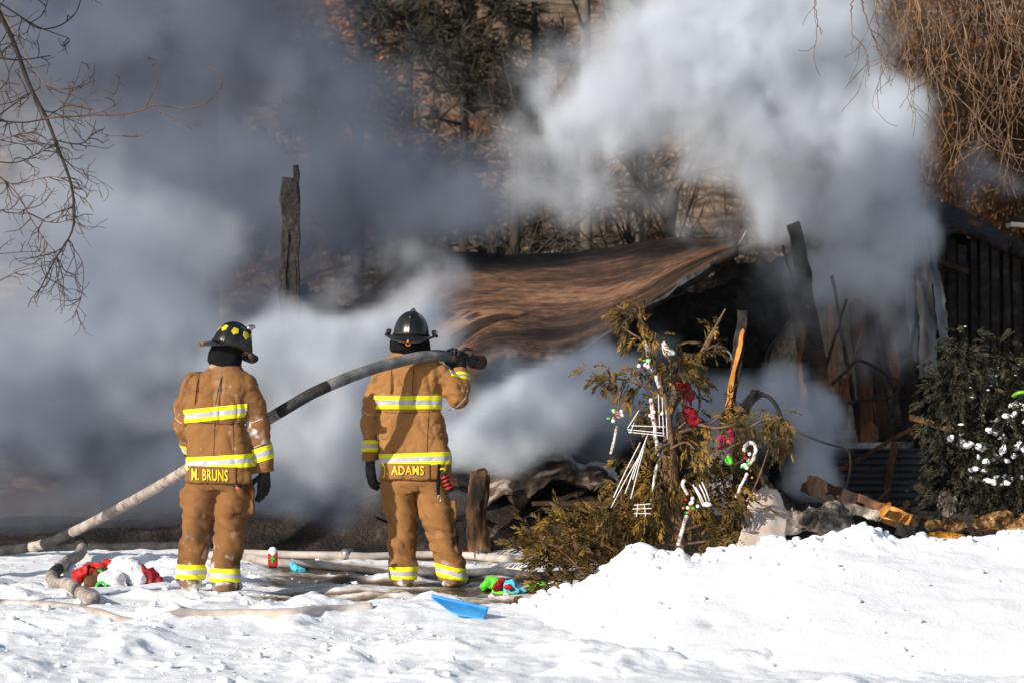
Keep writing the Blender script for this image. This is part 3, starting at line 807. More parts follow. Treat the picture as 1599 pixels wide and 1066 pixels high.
lump("ash_flake", "lone grey scrap of ash under the dark evergreen", "debris", 1478, 786, 24.0, 0.07, 0.05, 0.09, M_ASH, 18, 0.9)
# pale broken wallboard leaning behind the cedar
wb = [[at(1178, 760, 21.9), at(1200, 752, 22.0), at(1226, 762, 22.1)], [at(1170, 790, 21.7), at(1196, 790, 21.8), at(1222, 790, 21.95)], [at(1160, 850, 21.4), at(1190, 850, 21.45), at(1212, 850, 21.5)]]
wb = [[at(1172, 770, 20.80), at(1190, 762, 20.85), at(1206, 760, 20.90), at(1218, 772, 20.95), at(1226, 792, 20.97)], [at(1164, 805, 20.60), at(1185, 805, 20.65), at(1204, 805, 20.67), at(1218, 806, 20.73), at(1227, 808, 20.75)], [at(1150, 860, 20.25), at(1175, 860, 20.27), at(1196, 860, 20.30), at(1212, 860, 20.35), at(1222, 860, 20.40)]]
tag(patch("broken_wallboard", wb, 30, 26, M_BOARD, None, 0.03, lambda S, u, v: 0.02 * (fbm(S * 6, 3) - 0.5), 0.14, 6), "pale cream slab of broken wallboard leaning by the cedar", "wallboard")
timber("charred_board", "black charred board leaning on top of the pale wallboard", "board", (1160, 795), (1204, 752), 21.0, 21.15, 0.16, 0.03, [M_CHAR], 19.2, None, 0.012)
# siding sheet with white boards glimpsed through the cedar
timber("painted_board", "grey painted board behind the cedar's right side", "board", (1112, 800), (1118, 668), 23.6, 23.8, 0.30, 0.03, [M_SIDING], 20.2, None, 0.006)
# loose wires
def wire(name, label, pts, r, mat, cat="wire"):
    m = MB(); m.tube(spline(pts, 40), r, 5); return tag(m.build(name, mat), label, cat)
M_WIRE = pmat("burnt_wire", (0.10, 0.07, 0.05), rough=0.6)
M_WHITEWIRE = pmat("white_wire", (0.75, 0.74, 0.72), rough=0.5)
wire("burnt_wire", "burnt wire dangling in a crook below the standing studs", [at(1238, 672, 25.5), at(1285, 690, 25.4), at(1322, 702, 25.4), at(1328, 725, 25.4), at(1324, 750, 25.4), at(1318, 770, 25.4)], 0.010, M_WIRE)
wire("burnt_wire", "curled strap arching off the charred stub behind the cedar", [at(1186, 616, 23.6), at(1200, 619, 23.5), at(1213, 635, 23.4), at(1222, 660, 23.4)], 0.018, M_CHAR)
wire("burnt_branch", "crooked burnt branch across the standing studs", [at(1298, 600, 26.2), at(1325, 575, 26.2), at(1340, 562, 26.2), at(1370, 575, 26.1), at(1398, 592, 26.0), at(1403, 596, 26.0)], 0.016, M_CHAR, "branch")
wire("white_wire", "short white wire bowed between the cedar and the burnt stake", [at(1119, 540, 21.5), at(1132, 546, 22.0), at(1140, 552, 22.3), at(1143, 562, 22.5)], 0.007, M_WHITEWIRE)

# a tangle of thin burnt laths and branches leaning about the standing studs
rs = np.random.RandomState(17)
LATH = [(1262, 660, 1322, 470, 26.9), (1290, 690, 1345, 520, 26.7), (1345, 700, 1300, 430, 27.1), (1380, 690, 1432, 500, 27.0), (1225, 700, 1262, 480, 27.0), (1405, 730, 1362, 500, 26.8), (1240, 640, 1390, 620, 26.6), (1300, 740, 1440, 660, 26.3), (1270, 560, 1222, 380, 27.3), (1440, 700, 1412, 420, 27.4)]
NAMES = ["left of the long beam's foot", "crossing the studs low down", "leaning left across the tallest stud", "leaning right against the hanging siding", "leaning behind the smoke puff", "tipped against the right stud", "lying level across the studs", "slanting up over the skirting", "high up behind the long beam", "upright beside the hanging siding"]
for k, (x0, y0, x1, y1, Y) in enumerate(LATH):
    timber("burnt_lath", "thin burnt lath " + NAMES[k], "lath", (x0, y0), (x1, y1), Y, Y + 0.1 * rs.randn(), 0.03 + 0.03 * rs.rand(), 0.03, [M_STUD if k % 3 == 1 else M_CHAR], 30 + k * 2.3, None, 0.010, 0.6, "burnt laths in the ruin")
# ------------------------------------------------------------------ trees and brush
M_BARKD = pmat("dark_bark", [(0.02, 0.016, 0.013), (0.055, 0.042, 0.034)], scale=14, rough=0.95, bump=0.8, bscale=30, stretch=(1, 1, 0.3))
M_BARKG = pmat("grey_bark", [(0.06, 0.05, 0.043), (0.15, 0.125, 0.105)], scale=10, rough=0.95, bump=0.8, bscale=25, stretch=(1, 1, 0.3))
M_TWIG = pmat("brown_twig", [(0.055, 0.034, 0.024), (0.15, 0.085, 0.055)], scale=12, rough=0.8)
M_TWIGT = pmat("tan_twig", [(0.065, 0.038, 0.022), (0.26, 0.155, 0.088)], scale=6, rough=0.8)
M_BRUSH = pmat("brush", [(0.040, 0.023, 0.013), (0.13, 0.070, 0.034)], scale=0.8, rough=0.9)
M_LEAFO = pmat("dry_oak_leaf", [(0.20, 0.07, 0.016), (0.50, 0.19, 0.036)], scale=4, rough=0.8)
M_PINE = pmat("pine_needles", [(0.014, 0.013, 0.009), (0.048, 0.042, 0.026)], scale=3, rough=0.7)
M_SHRUB = pmat("dark_evergreen", [(0.009, 0.010, 0.007), (0.022, 0.023, 0.013), (0.075, 0.062, 0.032)], scale=9, rough=0.7, lo=0.36, hi=0.66)
M_CEDAR = pmat("scorched_cedar_foliage", [(0.024, 0.018, 0.006), (0.105, 0.066, 0.014), (0.33, 0.185, 0.030)], scale=5.5, rough=0.75, lo=0.36, hi=0.66)
M_CEDARB = pmat("cedar_bark", [(0.07, 0.04, 0.025), (0.22, 0.13, 0.08)], scale=20, rough=0.9)

class Leaves:
    """many small flat leaf blades gathered into one foliage mesh"""
    def __init__(s): s.p = []; s.d = []; s.n = []; s.l = []; s.w = []
    def add(s, p, d, nrm, l, w):
        s.p.append(p); s.d.append(d); s.n.append(nrm); s.l.append(l); s.w.append(w)
    def build(s, name, mat, parent):
        p = np.array(s.p); d = np.array(s.d); d /= np.linalg.norm(d, axis=1)[:, None] + 1e-9
        n = np.array(s.n); sd_ = np.cross(d, n); sd_ /= np.linalg.norm(sd_, axis=1)[:, None] + 1e-9
        l = np.array(s.l)[:, None]; w = np.array(s.w)[:, None]
        up = np.cross(sd_, d)
        V = np.stack([p, p + d * l * 0.45 + sd_ * w + up * w * 0.35, p + d * l, p + d * l * 0.45 - sd_ * w + up * w * 0.35], 1).reshape(-1, 3)
        F = np.arange(len(V)).reshape(-1, 4)
        return obj(name, V, F, mat, parent, False)

def rdir(rs): v = rs.randn(3); return v / np.linalg.norm(v)

def spray(LV, rs, p, d, L, nl, lw, droop=0.5):
    """one flat, drooping fan of scale leaves"""
    d = d / np.linalg.norm(d); n = np.cross(d, rdir(rs)); n /= np.linalg.norm(n) + 1e-9
    side = np.cross(d, n)
    q = p.copy()
    for k in range(nl):
        t = (k + 1) / nl
        d = d + np.array([0, 0, -droop / nl]); d /= np.linalg.norm(d)
        q = q + d * L / nl
        for s_ in (-1, 1):
            dd = d + side * s_ * (0.75 - 0.35 * t) + 0.2 * rs.randn(3) + np.array([0, 0, -0.25 * droop])
            LV.add(q - d * L / nl * 0.5, dd, n + 0.4 * rs.randn(3), L * (0.55 - 0.25 * t) * (0.7 + 0.6 * rs.rand()), lw * (0.7 + 0.6 * rs.rand()))
    LV.add(q, d, n, L * 0.3, lw)

# ---- scorched cedar hung with ornaments
CY = 20.6
cedar = thing("cedar_tree", "scorched brown cedar hung with christmas garlands behind the snow bank", "tree", at(1060, 905, CY))
rs = np.random.RandomState(21)
wd = MB(); LV = Leaves()
def cp(px, py, dy=0.0): return at(px, py, CY + dy)
wd.tube(spline([cp(1066, 905), cp(1058, 800), cp(1048, 700), cp(1040, 630), cp(1022, 565), cp(1006, 512), cp(990, 482)], 40), np.linspace(0.045, 0.006, 40), 7)
wd.tube(spline([cp(1058, 820), cp(1040, 740, .1), cp(1046, 650, .12), cp(1075, 600, .1), cp(1098, 545), cp(1122, 502, -.05), cp(1133, 482, -.05)], 34), np.linspace(0.03, 0.005, 34), 6)
BR = [  # path, sprays, spread, size
 ([(1010, 540), (1000, 505), (985, 488), (965, 486)], 26, 0.06, 0.13), ([(1008, 520), (1000, 495), (998, 478), (988, 466)], 16, 0.04, 0.11), ([(1015, 555), (1000, 530), (985, 520), (960, 500)], 26, 0.05, 0.13),
 ([(1030, 600), (1015, 575), (1020, 545), (1024, 520)], 26, 0.06, 0.12), ([(1095, 555), (1110, 530), (1118, 508), (1130, 488)], 9, 0.03, 0.10), ([(1090, 560), (1105, 545), (1115, 540)], 24, 0.05, 0.14),
 ([(1038, 625), (1000, 600), (960, 590), (925, 588)], 46, 0.05, 0.13), ([(1000, 602), (985, 615), (975, 625)], 10, 0.04, 0.12), ([(975, 600), (968, 616), (965, 638)], 9, 0.02, 0.08), ([(960, 592), (950, 580), (952, 572)], 12, 0.04, 0.10), ([(995, 600), (990, 580), (1000, 570)], 14, 0.05, 0.12),
 ([(1040, 600), (1055, 570), (1065, 560)], 36, 0.09, 0.13), ([(1045, 640), (1065, 605), (1075, 590)], 40, 0.09, 0.14), ([(1040, 650), (1020, 640), (1008, 640)], 36, 0.08, 0.14),
 ([(1048, 670), (1072, 660), (1085, 650)], 36, 0.09, 0.13), ([(1046, 700), (1070, 690), (1085, 700)], 34, 0.08, 0.13), ([(1050, 690), (1030, 700), (1022, 720)], 16, 0.07, 0.12), ([(1045, 610), (1050, 590), (1045, 570)], 30, 0.08, 0.13),
 ([(1060, 668), (1090, 640), (1092, 610), (1098, 588)], 10, 0.03, 0.10), ([(1060, 675), (1110, 660), (1130, 640), (1140, 622)], 32, 0.06, 0.13), ([(1090, 662), (1120, 668), (1150, 660), (1165, 650)], 34, 0.07, 0.13),
 ([(1130, 680), (1165, 668), (1195, 655), (1222, 650)], 40, 0.045, 0.13), ([(1195, 655), (1213, 668), (1216, 690), (1214, 718)], 22, 0.03, 0.11), ([(1215, 655), (1228, 668), (1230, 705)], 16, 0.025, 0.11), ([(1160, 670), (1150, 690), (1170, 705)], 22, 0.05, 0.12),
 ([(1055, 760), (1085, 735), (1110, 720), (1125, 712)], 44, 0.08, 0.13), ([(1055, 770), (1020, 740), (1000, 725), (985, 720)], 38, 0.07, 0.13), ([(1058, 790), (1090, 775), (1120, 760), (1140, 745)], 54, 0.10, 0.13),
 ([(1058, 800), (1110, 790), (1140, 784), (1160, 782)], 44, 0.09, 0.13), ([(1055, 800), (1020, 780), (990, 770), (965, 775)], 50, 0.09, 0.13), ([(1060, 830), (1110, 815), (1130, 815), (1160, 806)], 46, 0.10, 0.13),
 ([(1055, 830), (1010, 815), (975, 805), (950, 800)], 54, 0.10, 0.13), ([(1060, 850), (1100, 845), (1140, 840)], 50, 0.10, 0.13), ([(1056, 850), (1020, 845), (985, 840)], 56, 0.10, 0.13), ([(1060, 870), (1080, 872), (1120, 865)], 40, 0.09, 0.12),
 ([(1050, 730), (1040, 720), (1050, 700)], 34, 0.10, 0.13), ([(1058, 760), (1070, 750), (1090, 765)], 44, 0.10, 0.13), ([(1050, 745), (1025, 760), (1010, 790)], 40, 0.10, 0.13), ([(1130, 800), (1150, 815), (1166, 830)], 14, 0.05, 0.12), ([(1140, 730), (1160, 720), (1180, 735)], 14, 0.06, 0.11),
 # the low skirts of the tree at the left
 ([(1040, 890), (980, 850), (920, 830), (870, 822)], 66, 0.08, 0.14), ([(1030, 895), (960, 870), (890, 855), (830, 838)], 70, 0.08, 0.14), ([(1030, 900), (950, 885), (880, 880), (822, 872)], 70, 0.08, 0.14), ([(1010, 905), (940, 900), (880, 905), (850, 915)], 60, 0.07, 0.13),
 ([(1000, 880), (960, 840), (935, 812), (925, 800)], 44, 0.07, 0.13), ([(980, 860), (940, 830), (900, 815), (862, 810)], 34, 0.05, 0.13), ([(960, 890), (905, 865), (855, 850), (815, 855)], 34, 0.06, 0.13), ([(1010, 860), (970, 850), (940, 860)], 50, 0.09, 0.13),
]
for bi, (path, ns, sp, sz) in enumerate(BR):
    ns = int(ns * (0.66 if path[0][1] < 740 else 1.1)); sp *= 0.60
    dy0 = rs.uniform(-0.30, 0.30)
    pp = spline([cp(x, y, dy0 * k / (len(path) - 1)) for k, (x, y) in enumerate(path)], 24)
    wd.tube(pp, np.linspace(0.013, 0.004, 24), 5)
    tan = np.gradient(pp, axis=0)
    for k in range(ns):
        i = int(23 * (0.15 + 0.85 * rs.rand() ** 0.8)); T = tan[i] / np.linalg.norm(tan[i])
        o_ = rs.randn(3) * sp * np.array([1, 1.3, 1])
        p = pp[i] + o_ * 0.8
        d = T * 0.5 + o_ / (np.linalg.norm(o_) + 1e-6) * 0.7 + np.array([0, 0, -0.35 + (0.5 if path[0][1] > 840 else 0)])
        spray(LV, rs, p, d, sz * (0.6 + 0.6 * rs.rand()), 6, 0.0072, 0.9 if path[0][1] < 840 else 0.3)
for (a, b) in [((985, 880), (905, 835)), ((960, 915), (888, 880)), ((915, 900), (842, 838)), ((970, 800), (962, 745)), ((1165, 790), (1200, 700)), ((1115, 715), (1162, 688)), ((1200, 690), (1236, 686))]:
    wd.tube(spline([cp(*a, -.1), cp((a[0] + b[0]) / 2 + 4, (a[1] + b[1]) / 2 - 5, -.15), cp(*b, -.2)], 12), np.linspace(0.008, 0.003, 12), 5)
wd.build("trunk", M_CEDARB, cedar)
LV.build("crown", M_CEDAR, cedar)

# ---- dark evergreen at the right with snow lodged in it
ev = thing("evergreen_shrub", "dark green evergreen shrub with snow lodged in it, right of the ruins", "shrub", at(1535, 820, 23.6))
rs = np.random.RandomState(31)
LV = Leaves(); wd = MB()
lob = [(1500, 600, 60, 60, 0.45), (1470, 640, 40, 60, 0.4), (1540, 640, 55, 60, 0.4), (1500, 700, 60, 50, 0.45), (1560, 700, 60, 60, 0.5), (1590, 620, 50, 70, 0.45), (1500, 755, 70, 40, 0.5), (1570, 770, 70, 50, 0.55), (1610, 730, 70, 80, 0.6), (1505, 545, 28, 36, 0.25), (1560, 560, 30, 36, 0.3), (1640, 660, 70, 110, 0.6), (1620, 790, 50, 40, .5)]
snow_p = []; snow_s = []
for (px, py, rx, rz, ry) in lob:
    c = at(px, py, 23.6); s_ = 23.6 / FPX
    wd.tube(spline([at(1540, 820, 23.7), (at(1540, 790, 23.7) + c) / 2, c], 10), np.linspace(0.03, 0.008, 10), 5)
    for k in range(int(130 * rx * rz / 2500)):
        v = rdir(rs); v[1] = -abs(v[1]) if rs.rand() < .7 else v[1]
        r = 0.55 + 0.5 * rs.rand()
        p = c + v * np.array([rx * s_, ry, rz * s_]) * r
        d = v * np.array([1, 1, 0.6]) + np.array([0, 0, -0.2])
        spray(LV, rs, p, d, 0.10 * (0.6 + 0.7 * rs.rand()), 5, 0.0075, 0.6)
        if v[2] > 0.1 and rs.rand() < 0.32 * sstep(1480, 1580, px) * (1 if py > 600 else 0.1) and fbm(p[None] * 3.0, 2)[0] > 0.47:
            snow_p.append(p + np.array([0, -0.05, 0.04])); snow_s.append(0.008 + 0.018 * rs.rand() ** 2)
wd.build("trunk", M_BARKD, ev); LV.build("crown", M_SHRUB, ev)
scat = scatter_lumps("lodged_snow", snow_p, snow_s, M_SNOW, 4, 0.5, 1.1, "stuff")
scat.parent = ev; scat.location = Vector(scat.location) - ev.location
for k, (px, py, n, w) in enumerate([(1500, 690, 6, 12), (1512, 697, 4, 8), (1548, 706, 8, 14), (1560, 720, 7, 10), (1532, 745, 7, 12), (1566, 748, 8, 10), (1585, 664, 7, 14), (1598, 636, 9, 16), (1578, 650, 5, 10), (1592, 690, 9, 16), (1568, 684, 6, 14), (1545, 672, 4, 8), (1520, 732, 4, 8), (1608, 712, 8, 14), (1604, 660, 8, 14), (1600, 745, 5, 10), (1535, 700, 4, 10)]):
    cs = [at(px + rs.randn() * w, py + rs.randn() * w * 0.45, 23.34 + 0.12 * rs.randn()) for q in range(n)]
    rr = 0.008 + 0.020 * rs.rand(n)
    def f(P, cs=cs, rr=rr):
        d = None
        for c_, r_ in zip(cs, rr):
            e = np.linalg.norm((P - c_.astype(np.float32)) * np.array([0.85, 0.8, 1.1], np.float32), axis=1) - r_
            d = e if d is None else smin(d, e, 0.035)
        return d + 0.065 * (fbm(P * 21, 4, 0.7) - 0.5)
    A_ = np.array(cs); V, F = sdf_mesh(f, A_.min(0) - 0.09, A_.max(0) + 0.09, 0.010)
    obj("snow_pad", V, F, M_SNOW, ev, True)["kind"] = "stuff"
wd = MB(); wd.tube(spline([at(1582, 618, 23.0), at(1590, 613, 22.9), at(1604, 612, 22.9), at(1625, 618, 22.9)], 16), 0.015, 8)
tag(wd.build("green_hose", pmat("green_plastic", (0.20, 0.46, 0.03), rough=0.4)), "bright green plastic hose end on top of the snowy shrub", "hose")

# ---- branching twigs
def twigs(m, rs, p, d, L, r, depth, curl=0.25, nchild=(2, 4), grav=0.0, spread=0.8, seg=7, mi=0, sides=4, minr=0.0016):
    pts = [p]; dd = d / np.linalg.norm(d)
    bend = rs.randn(3) * curl
    for k in range(seg):
        dd = dd + bend * 0.25 + rs.randn(3) * curl * 0.35 + np.array([0, 0, grav * 0.2]); dd /= np.linalg.norm(dd)
        pts.append(pts[-1] + dd * L / seg)
    pts = np.array(pts)
    m.tube(pts, np.maximum(np.linspace(r, r * 0.45, len(pts)), minr), sides, mi, cap=False)
    if depth <= 0: return
    for k in range(rs.randint(nchild[0], nchild[1] + 1)):
        i = rs.randint(2, len(pts)); T = pts[i] - pts[i - 1]; T /= np.linalg.norm(T)
        dv = T + rdir(rs) * spread
        twigs(m, rs, pts[i], dv, L * (0.45 + 0.3 * rs.rand()), r * 0.55, depth - 1, curl * 1.1, nchild, grav, spread, max(4, seg - 1), mi, sides, minr)

# ---- bare boughs that hang into the picture at the left; the trunk stands outside it
BY = 19.2
lt = thing("bare_tree", "bare tree whose dark curling boughs hang in at the upper left", "tree", (-6.6, BY + 0.4, 0))
m = MB(); m.tube(spline([(-6.6, BY + 0.4, -0.2), (-6.55, BY + 0.4, 1.5), (-6.5, BY + .3, 3.2), (-6.2, BY + .2, 4.6), (-6.0, BY, 6.5)], 24), np.linspace(0.17, 0.09, 24), 10)
m.tube(spline([(-6.4, BY + .3, 3.6), (-5.4, BY + .1, 4.6), (-4.4, BY, 4.75), at(-40, -70, BY), at(-5, 35, BY)], 24), np.linspace(0.07, 0.021, 24), 8)
m.build("trunk", M_BARKD, lt)
K = 400 / 853
def lp(L, dy=0.0): return [at(x * K, y * K, BY + dy) for x, y in L]
rs = np.random.RandomState(44)
def bough(L, r0, r1, mat, ntw=6, tl=0.22, dy=0.0, depth=1):
    mm = MB(); p = spline(lp(L, dy), 36)
    mm.tube(p, np.linspace(r0, r1, 36), 6)
    for k in range(ntw):
        i = rs.randint(4, 35); T = p[i] - p[i - 1]; T /= np.linalg.norm(T)
        twigs(mm, rs, p[i], T * 0.7 + rdir(rs) * 0.9 * np.array([1, 0.6, 1]), tl * (0.4 + 0.9 * rs.rand()), 0.0042, depth, 0.5, (1, 3), -0.1, 0.8, 7)
    mm.build("branch", mat, lt)
bough([(-10, 30), (0, 50), (45, 140), (100, 290), (155, 395), (195, 500), (230, 590), (245, 670), (240, 770), (180, 870), (118, 995)], 0.020, 0.004, M_BARKD, 34, 0.30, 0, 2)
bough([(150, 397), (165, 393), (290, 385), (400, 382), (480, 365), (515, 350), (600, 360), (680, 345), (730, 300), (735, 260), (710, 228), (670, 220)], 0.0075, 0.0022, M_TWIG, 5, 0.09, -.03, 0)
bough([(483, 362), (520, 285), (533, 240), (520, 205), (492, 193)], 0.0045, 0.002, M_TWIG, 2, 0.05, -.03, 0)
bough([(508, 358), (570, 390), (640, 432)], 0.004, 0.002, M_TWIG, 2, 0.05, -.03, 0)
bough([(-30, 0), (0, 12), (60, 50), (130, 95), (200, 85), (250, 45), (268, 0), (265, -30)], 0.007, 0.003, M_BARKD, 6, 0.16)
bough([(75, 60), (100, 75), (140, 95), (200, 118), (228, 128), (228, 140), (200, 155)], 0.005, 0.002, M_BARKD, 3, 0.1)
bough([(100, 78), (140, 50), (160, 0), (165, -20)], 0.004, 0.002, M_BARKD, 2, 0.1)
bough([(-20, 193), (0, 195), (70, 200), (168, 186)], 0.008, 0.004, M_BARKD, 5, 0.16)
bough([(-20, 392), (0, 382), (50, 345), (135, 292)], 0.008, 0.003, M_BARKD, 6, 0.22)
bough([(-20, 402), (0, 403), (80, 408), (150, 397)], 0.008, 0.005, M_BARKD, 6, 0.26)
bough([(170, 465), (260, 480), (300, 455), (320, 400)], 0.006, 0.0025, M_BARKD, 6, 0.12)
bough([(-20, 540), (0, 540), (60, 540), (130, 510), (205, 465)], 0.006, 0.003, M_BARKD, 6, 0.26)
bough([(-10, 580), (0, 590), (60, 650), (110, 740), (150, 800), (190, 845)], 0.0055, 0.002, M_TWIG, 9, 0.26)
bough([(-20, 846), (0, 845), (100, 838), (192, 842)], 0.004, 0.002, M_TWIG, 4, 0.16)
bough([(-20, 942), (0, 935), (60, 905), (165, 880)], 0.004, 0.002, M_TWIG, 2, 0.16)
bough([(185, 870), (195, 950), (205, 1035)], 0.0035, 0.002, M_TWIG, 1, 0.1)
bough([(225, 800), (275, 880), (270, 990), (240, 1060)], 0.004, 0.002, M_TWIG, 5, 0.14)
bough([(130, 735), (190, 742), (240, 730)], 0.004, 0.002, M_TWIG, 5, 0.2)
bough([(245, 640), (285, 660), (305, 615)], 0.004, 0.002, M_TWIG, 3, 0.12)
bough([(238, 625), (275, 630), (292, 600), (287, 575)], 0.004, 0.002, M_TWIG, 2, 0.12)
bough([(-10, 20), (40, 90), (110, 220), (180, 320), (260, 380)], 0.006, 0.0025, M_TWIGT, 8, 0.25)
bough([(160, 390), (215, 345), (255, 265), (272, 205)], 0.0045, 0.002, M_TWIG, 4, 0.14)
bough([(165, 298), (240, 295), (290, 280), (318, 268)], 0.004, 0.002, M_TWIG, 4, 0.12)
bough([(215, 345), (290, 362), (350, 352), (385, 308)], 0.0035, 0.002, M_TWIGT, 3, 0.12)
bough([(280, 385), (340, 372), (385, 350), (410, 322)], 0.003, 0.0018, M_TWIG, 2, 0.10)
bough([(280, 400), (330, 440), (370, 452), (415, 452)], 0.0035, 0.002, M_TWIG, 3, 0.12)
bough([(0, 300), (30, 250), (0, 160), (20, 110)], 0.004, 0.002, M_BARKD, 8, 0.25)
bough([(-20, 610), (70, 610), (160, 590), (215, 595)], 0.004, 0.002, M_TWIG, 8, 0.25)
bough([(-20, 700), (70, 700), (150, 735)], 0.0035, 0.002, M_TWIG, 5, 0.25)
bough([(-10, 470), (60, 450), (140, 430)], 0.0035, 0.002, M_TWIG, 8, 0.25)
bough([(245, 690), (160, 720), (130, 760)], 0.0045, 0.002, M_BARKD, 6, 0.2)

# ---- bare tree at the upper right, tan twigs hanging down in the sun
RY = 22.5
rt = thing("bare_tree", "bare tree hanging sunlit tan twigs in at the upper right", "tree", (6.4, RY + 0.5, 0))
m = MB(); m.tube(spline([(6.4, RY + .5, -.2), (6.35, RY + .5, 2), (6.2, RY + .4, 4), (5.8, RY + .2, 6.2)], 20), np.linspace(0.18, 0.10, 20), 10)
m.tube(spline([(6.0, RY + .3, 5.2), (5.0, RY + .1, 5.9), (4.0, RY, 6.0), (2.6, RY, 5.6)], 20), np.linspace(0.08, 0.02, 20), 8)
m.build("trunk", M_BARKG, rt)
rs = np.random.RandomState(52)
HANG = [(1287, -60, 1283, 55), (1340, -60, 1330, 80), (1345, 0, 1390, 110), (1380, -50, 1425, 130), (1400, -60, 1450, 175), (1420, -40, 1480, 225), (1440, -60, 1470, 130), (1455, -60, 1452, 110), (1470, -50, 1500, 200), (1490, -60, 1530, 230), (1500, -60, 1490, 150), (1515, -60, 1560, 220), (1530, -50, 1520, 190), (1545, -60, 1585, 250), (1560, -50, 1550, 200), (1575, -60, 1610, 220), (1590, -60, 1580, 240), (1605, -60, 1590, 180), (1620, -60, 1640, 260), (1480, -60, 1440, 90), (1510, 20, 1470, 140), (1540, 60, 1500, 230), (1580, 40, 1560, 240), (1600, 90, 1570, 245), (1350, -60, 1370, 60), (1410, -60, 1395, 70), (1445, -30, 1510, 120), (1520, -60, 1600, 110), (1565, -40, 1530, 100), (1430, -60, 1410, 95)]
for k, (x0, y0, x1, y1) in enumerate(HANG):
    mm = MB(); Yk = RY + rs.uniform(-0.8, 0.9)
    bow = rs.uniform(-14, 18)
    p = spline([at(x0, y0, Yk), at(x0 * .66 + x1 * .34 + bow, y0 * .66 + y1 * .34, Yk + .1 * rs.randn()), at(x0 * .33 + x1 * .67 + bow * .8, y0 * .33 + y1 * .67, Yk + .1 * rs.randn()), at(x1, y1, Yk)], 26)
    p[1:-1] += rs.randn(24, 3) * 0.008
    r0 = 0.0045 + 0.0035 * rs.rand()
    mm.tube(p, np.linspace(r0, 0.0026, 26), 5)
    for q in range(4 if k > 1 else 2):
        i = rs.randint(5, 26); T = p[i] - p[i - 1]; T /= np.linalg.norm(T)
        twigs(mm, rs, p[i], T + rdir(rs) * 0.55 * np.array([1, .6, .7]), 0.16 + 0.34 * rs.rand(), 0.0035, 1, 0.3, (2, 4), -0.15, 0.7, 7, 0, 4, 0.0022)
    mm.build("branch", M_TWIGT, rt)

# ---- dense thicket behind, at the right, and brush all over the slope
rs = np.random.RandomState(61)
def thicket(name, n, xr, yr, zoff, L, r, mat, depth, grav=0.2, leaf=0, leafmat=None, up=1.0, hill=True):
    m = MB(); LV = Leaves()
    for k in range(n):
        y = rs.uniform(*yr); x = rs.uniform(*xr) * y / 30.0
        z = float(hill_z(x, y)) if hill else 0.0
        p = np.array([x, y, z + rs.uniform(*zoff)])
        d = np.array([rs.randn() * 0.35, rs.randn() * 0.35, up])
        l = L * (0.6 + 0.8 * rs.rand())
        twigs(m, rs, p, d, l, r * (0.6 + 0.8 * rs.rand()), depth, 0.22, (2, 4), grav, 0.7, 5, 0, 3, 0.004)
        for q in range(leaf):
            pl = p + np.array([rs.randn() * .35, rs.randn() * .3, rs.rand() * l])
            LV.add(pl, rdir(rs), rdir(rs), 0.07 + .05 * rs.rand(), 0.025)
    o = m.build(name, mat, None); o["kind"] = "stuff"
    if leaf:
        q = LV.build("dry_leaves", leafmat, None); q["kind"] = "stuff"
thicket("hill_brush", 800, (-7, 8), (42, 72), (-.2, .2), 2.4, 0.013, M_BRUSH, 1, 0.1)
thicket("thicket", 800, (3.6, 7.6), (32.5, 38), (-.2, 4.6), 2.0, 0.014, M_BRUSH, 2, -0.1, 7, M_LEAFO)

# ---- pines and bare trunks on the slope
def pine(px, Y, H, r, seed, z_lo, label, nl=30, tuft=9, lean=0.0, tw=20, grp="dark pines on the slope behind the house"):
    rs = np.random.RandomState(seed)
    x = (px - CXP) / FPX * Y; z0 = float(hill_z(x, Y)) - 0.1
    t = thing("pine_tree", label, "tree", (x, Y, z0), grp)
    wd = MB(); LV = Leaves()
    tp = np.array([x + lean, Y, z0 + H])
    wd.tube(spline([(x, Y, z0), (x + lean * .4, Y, z0 + H * .5), tp], 24), np.linspace(r, r * 0.25, 24), 8)
    for k in range(nl):
        zz = z_lo + (H - z_lo) * (k + rs.rand()) / nl
        a = rs.rand() * 6.28; L = (H - zz) * 0.22 + 0.6; L *= 0.7 + 0.5 * rs.rand()
        b = np.array([x + lean * zz / H, Y, z0 + zz]); d = np.array([math.cos(a), math.sin(a), -0.05 + 0.2 * rs.randn()])
        pts = spline([b, b + d * L * .5 + np.array([0, 0, .05 * L]), b + d * L + np.array([0, 0, -.12 * L])], 9)
        wd.tube(pts, np.linspace(0.03, 0.008, 9), 4)
        for q in range(tuft):
            i = rs.randint(3, 9); pp = pts[i] + rs.randn(3) * 0.16
            for w in range(tw):
                dv = rdir(rs) + d * 0.8
                LV.add(pp, dv, rdir(rs), 0.20 + 0.14 * rs.rand(), 0.012)
    wd.build("trunk", M_BARKD, t); LV.build("crown", M_PINE, t)
pine(725, 41, 9.5, 0.10, 1, 1.4, "dark pine with a straight thin trunk, seen between smoke plumes", 46, 11)
pine(640, 44, 9.0, 0.09, 2, 2.6, "dark pine next to the orange oak leaves", 44, 12)
pine(560, 42, 9.0, 0.12, 3, 1.0, "dark pine half hidden by dark smoke above the charred post", 50, 14)
pine(835, 45, 8.8, 0.10, 4, 1.6, "dark pine just right of the straight thin trunk", 42, 10)
pine(1105, 37, 3.6, 0.05, 5, 0.8, "small dark pine just above the roof's right end", 22, 6)
pine(330, 46, 10, 0.13, 6, 1.0, "dark pine veiled by smoke at the upper left", 34, 9)
pine(120, 43, 9, 0.13, 7, 1.0, "dark pine behind the hanging boughs", 30, 8)

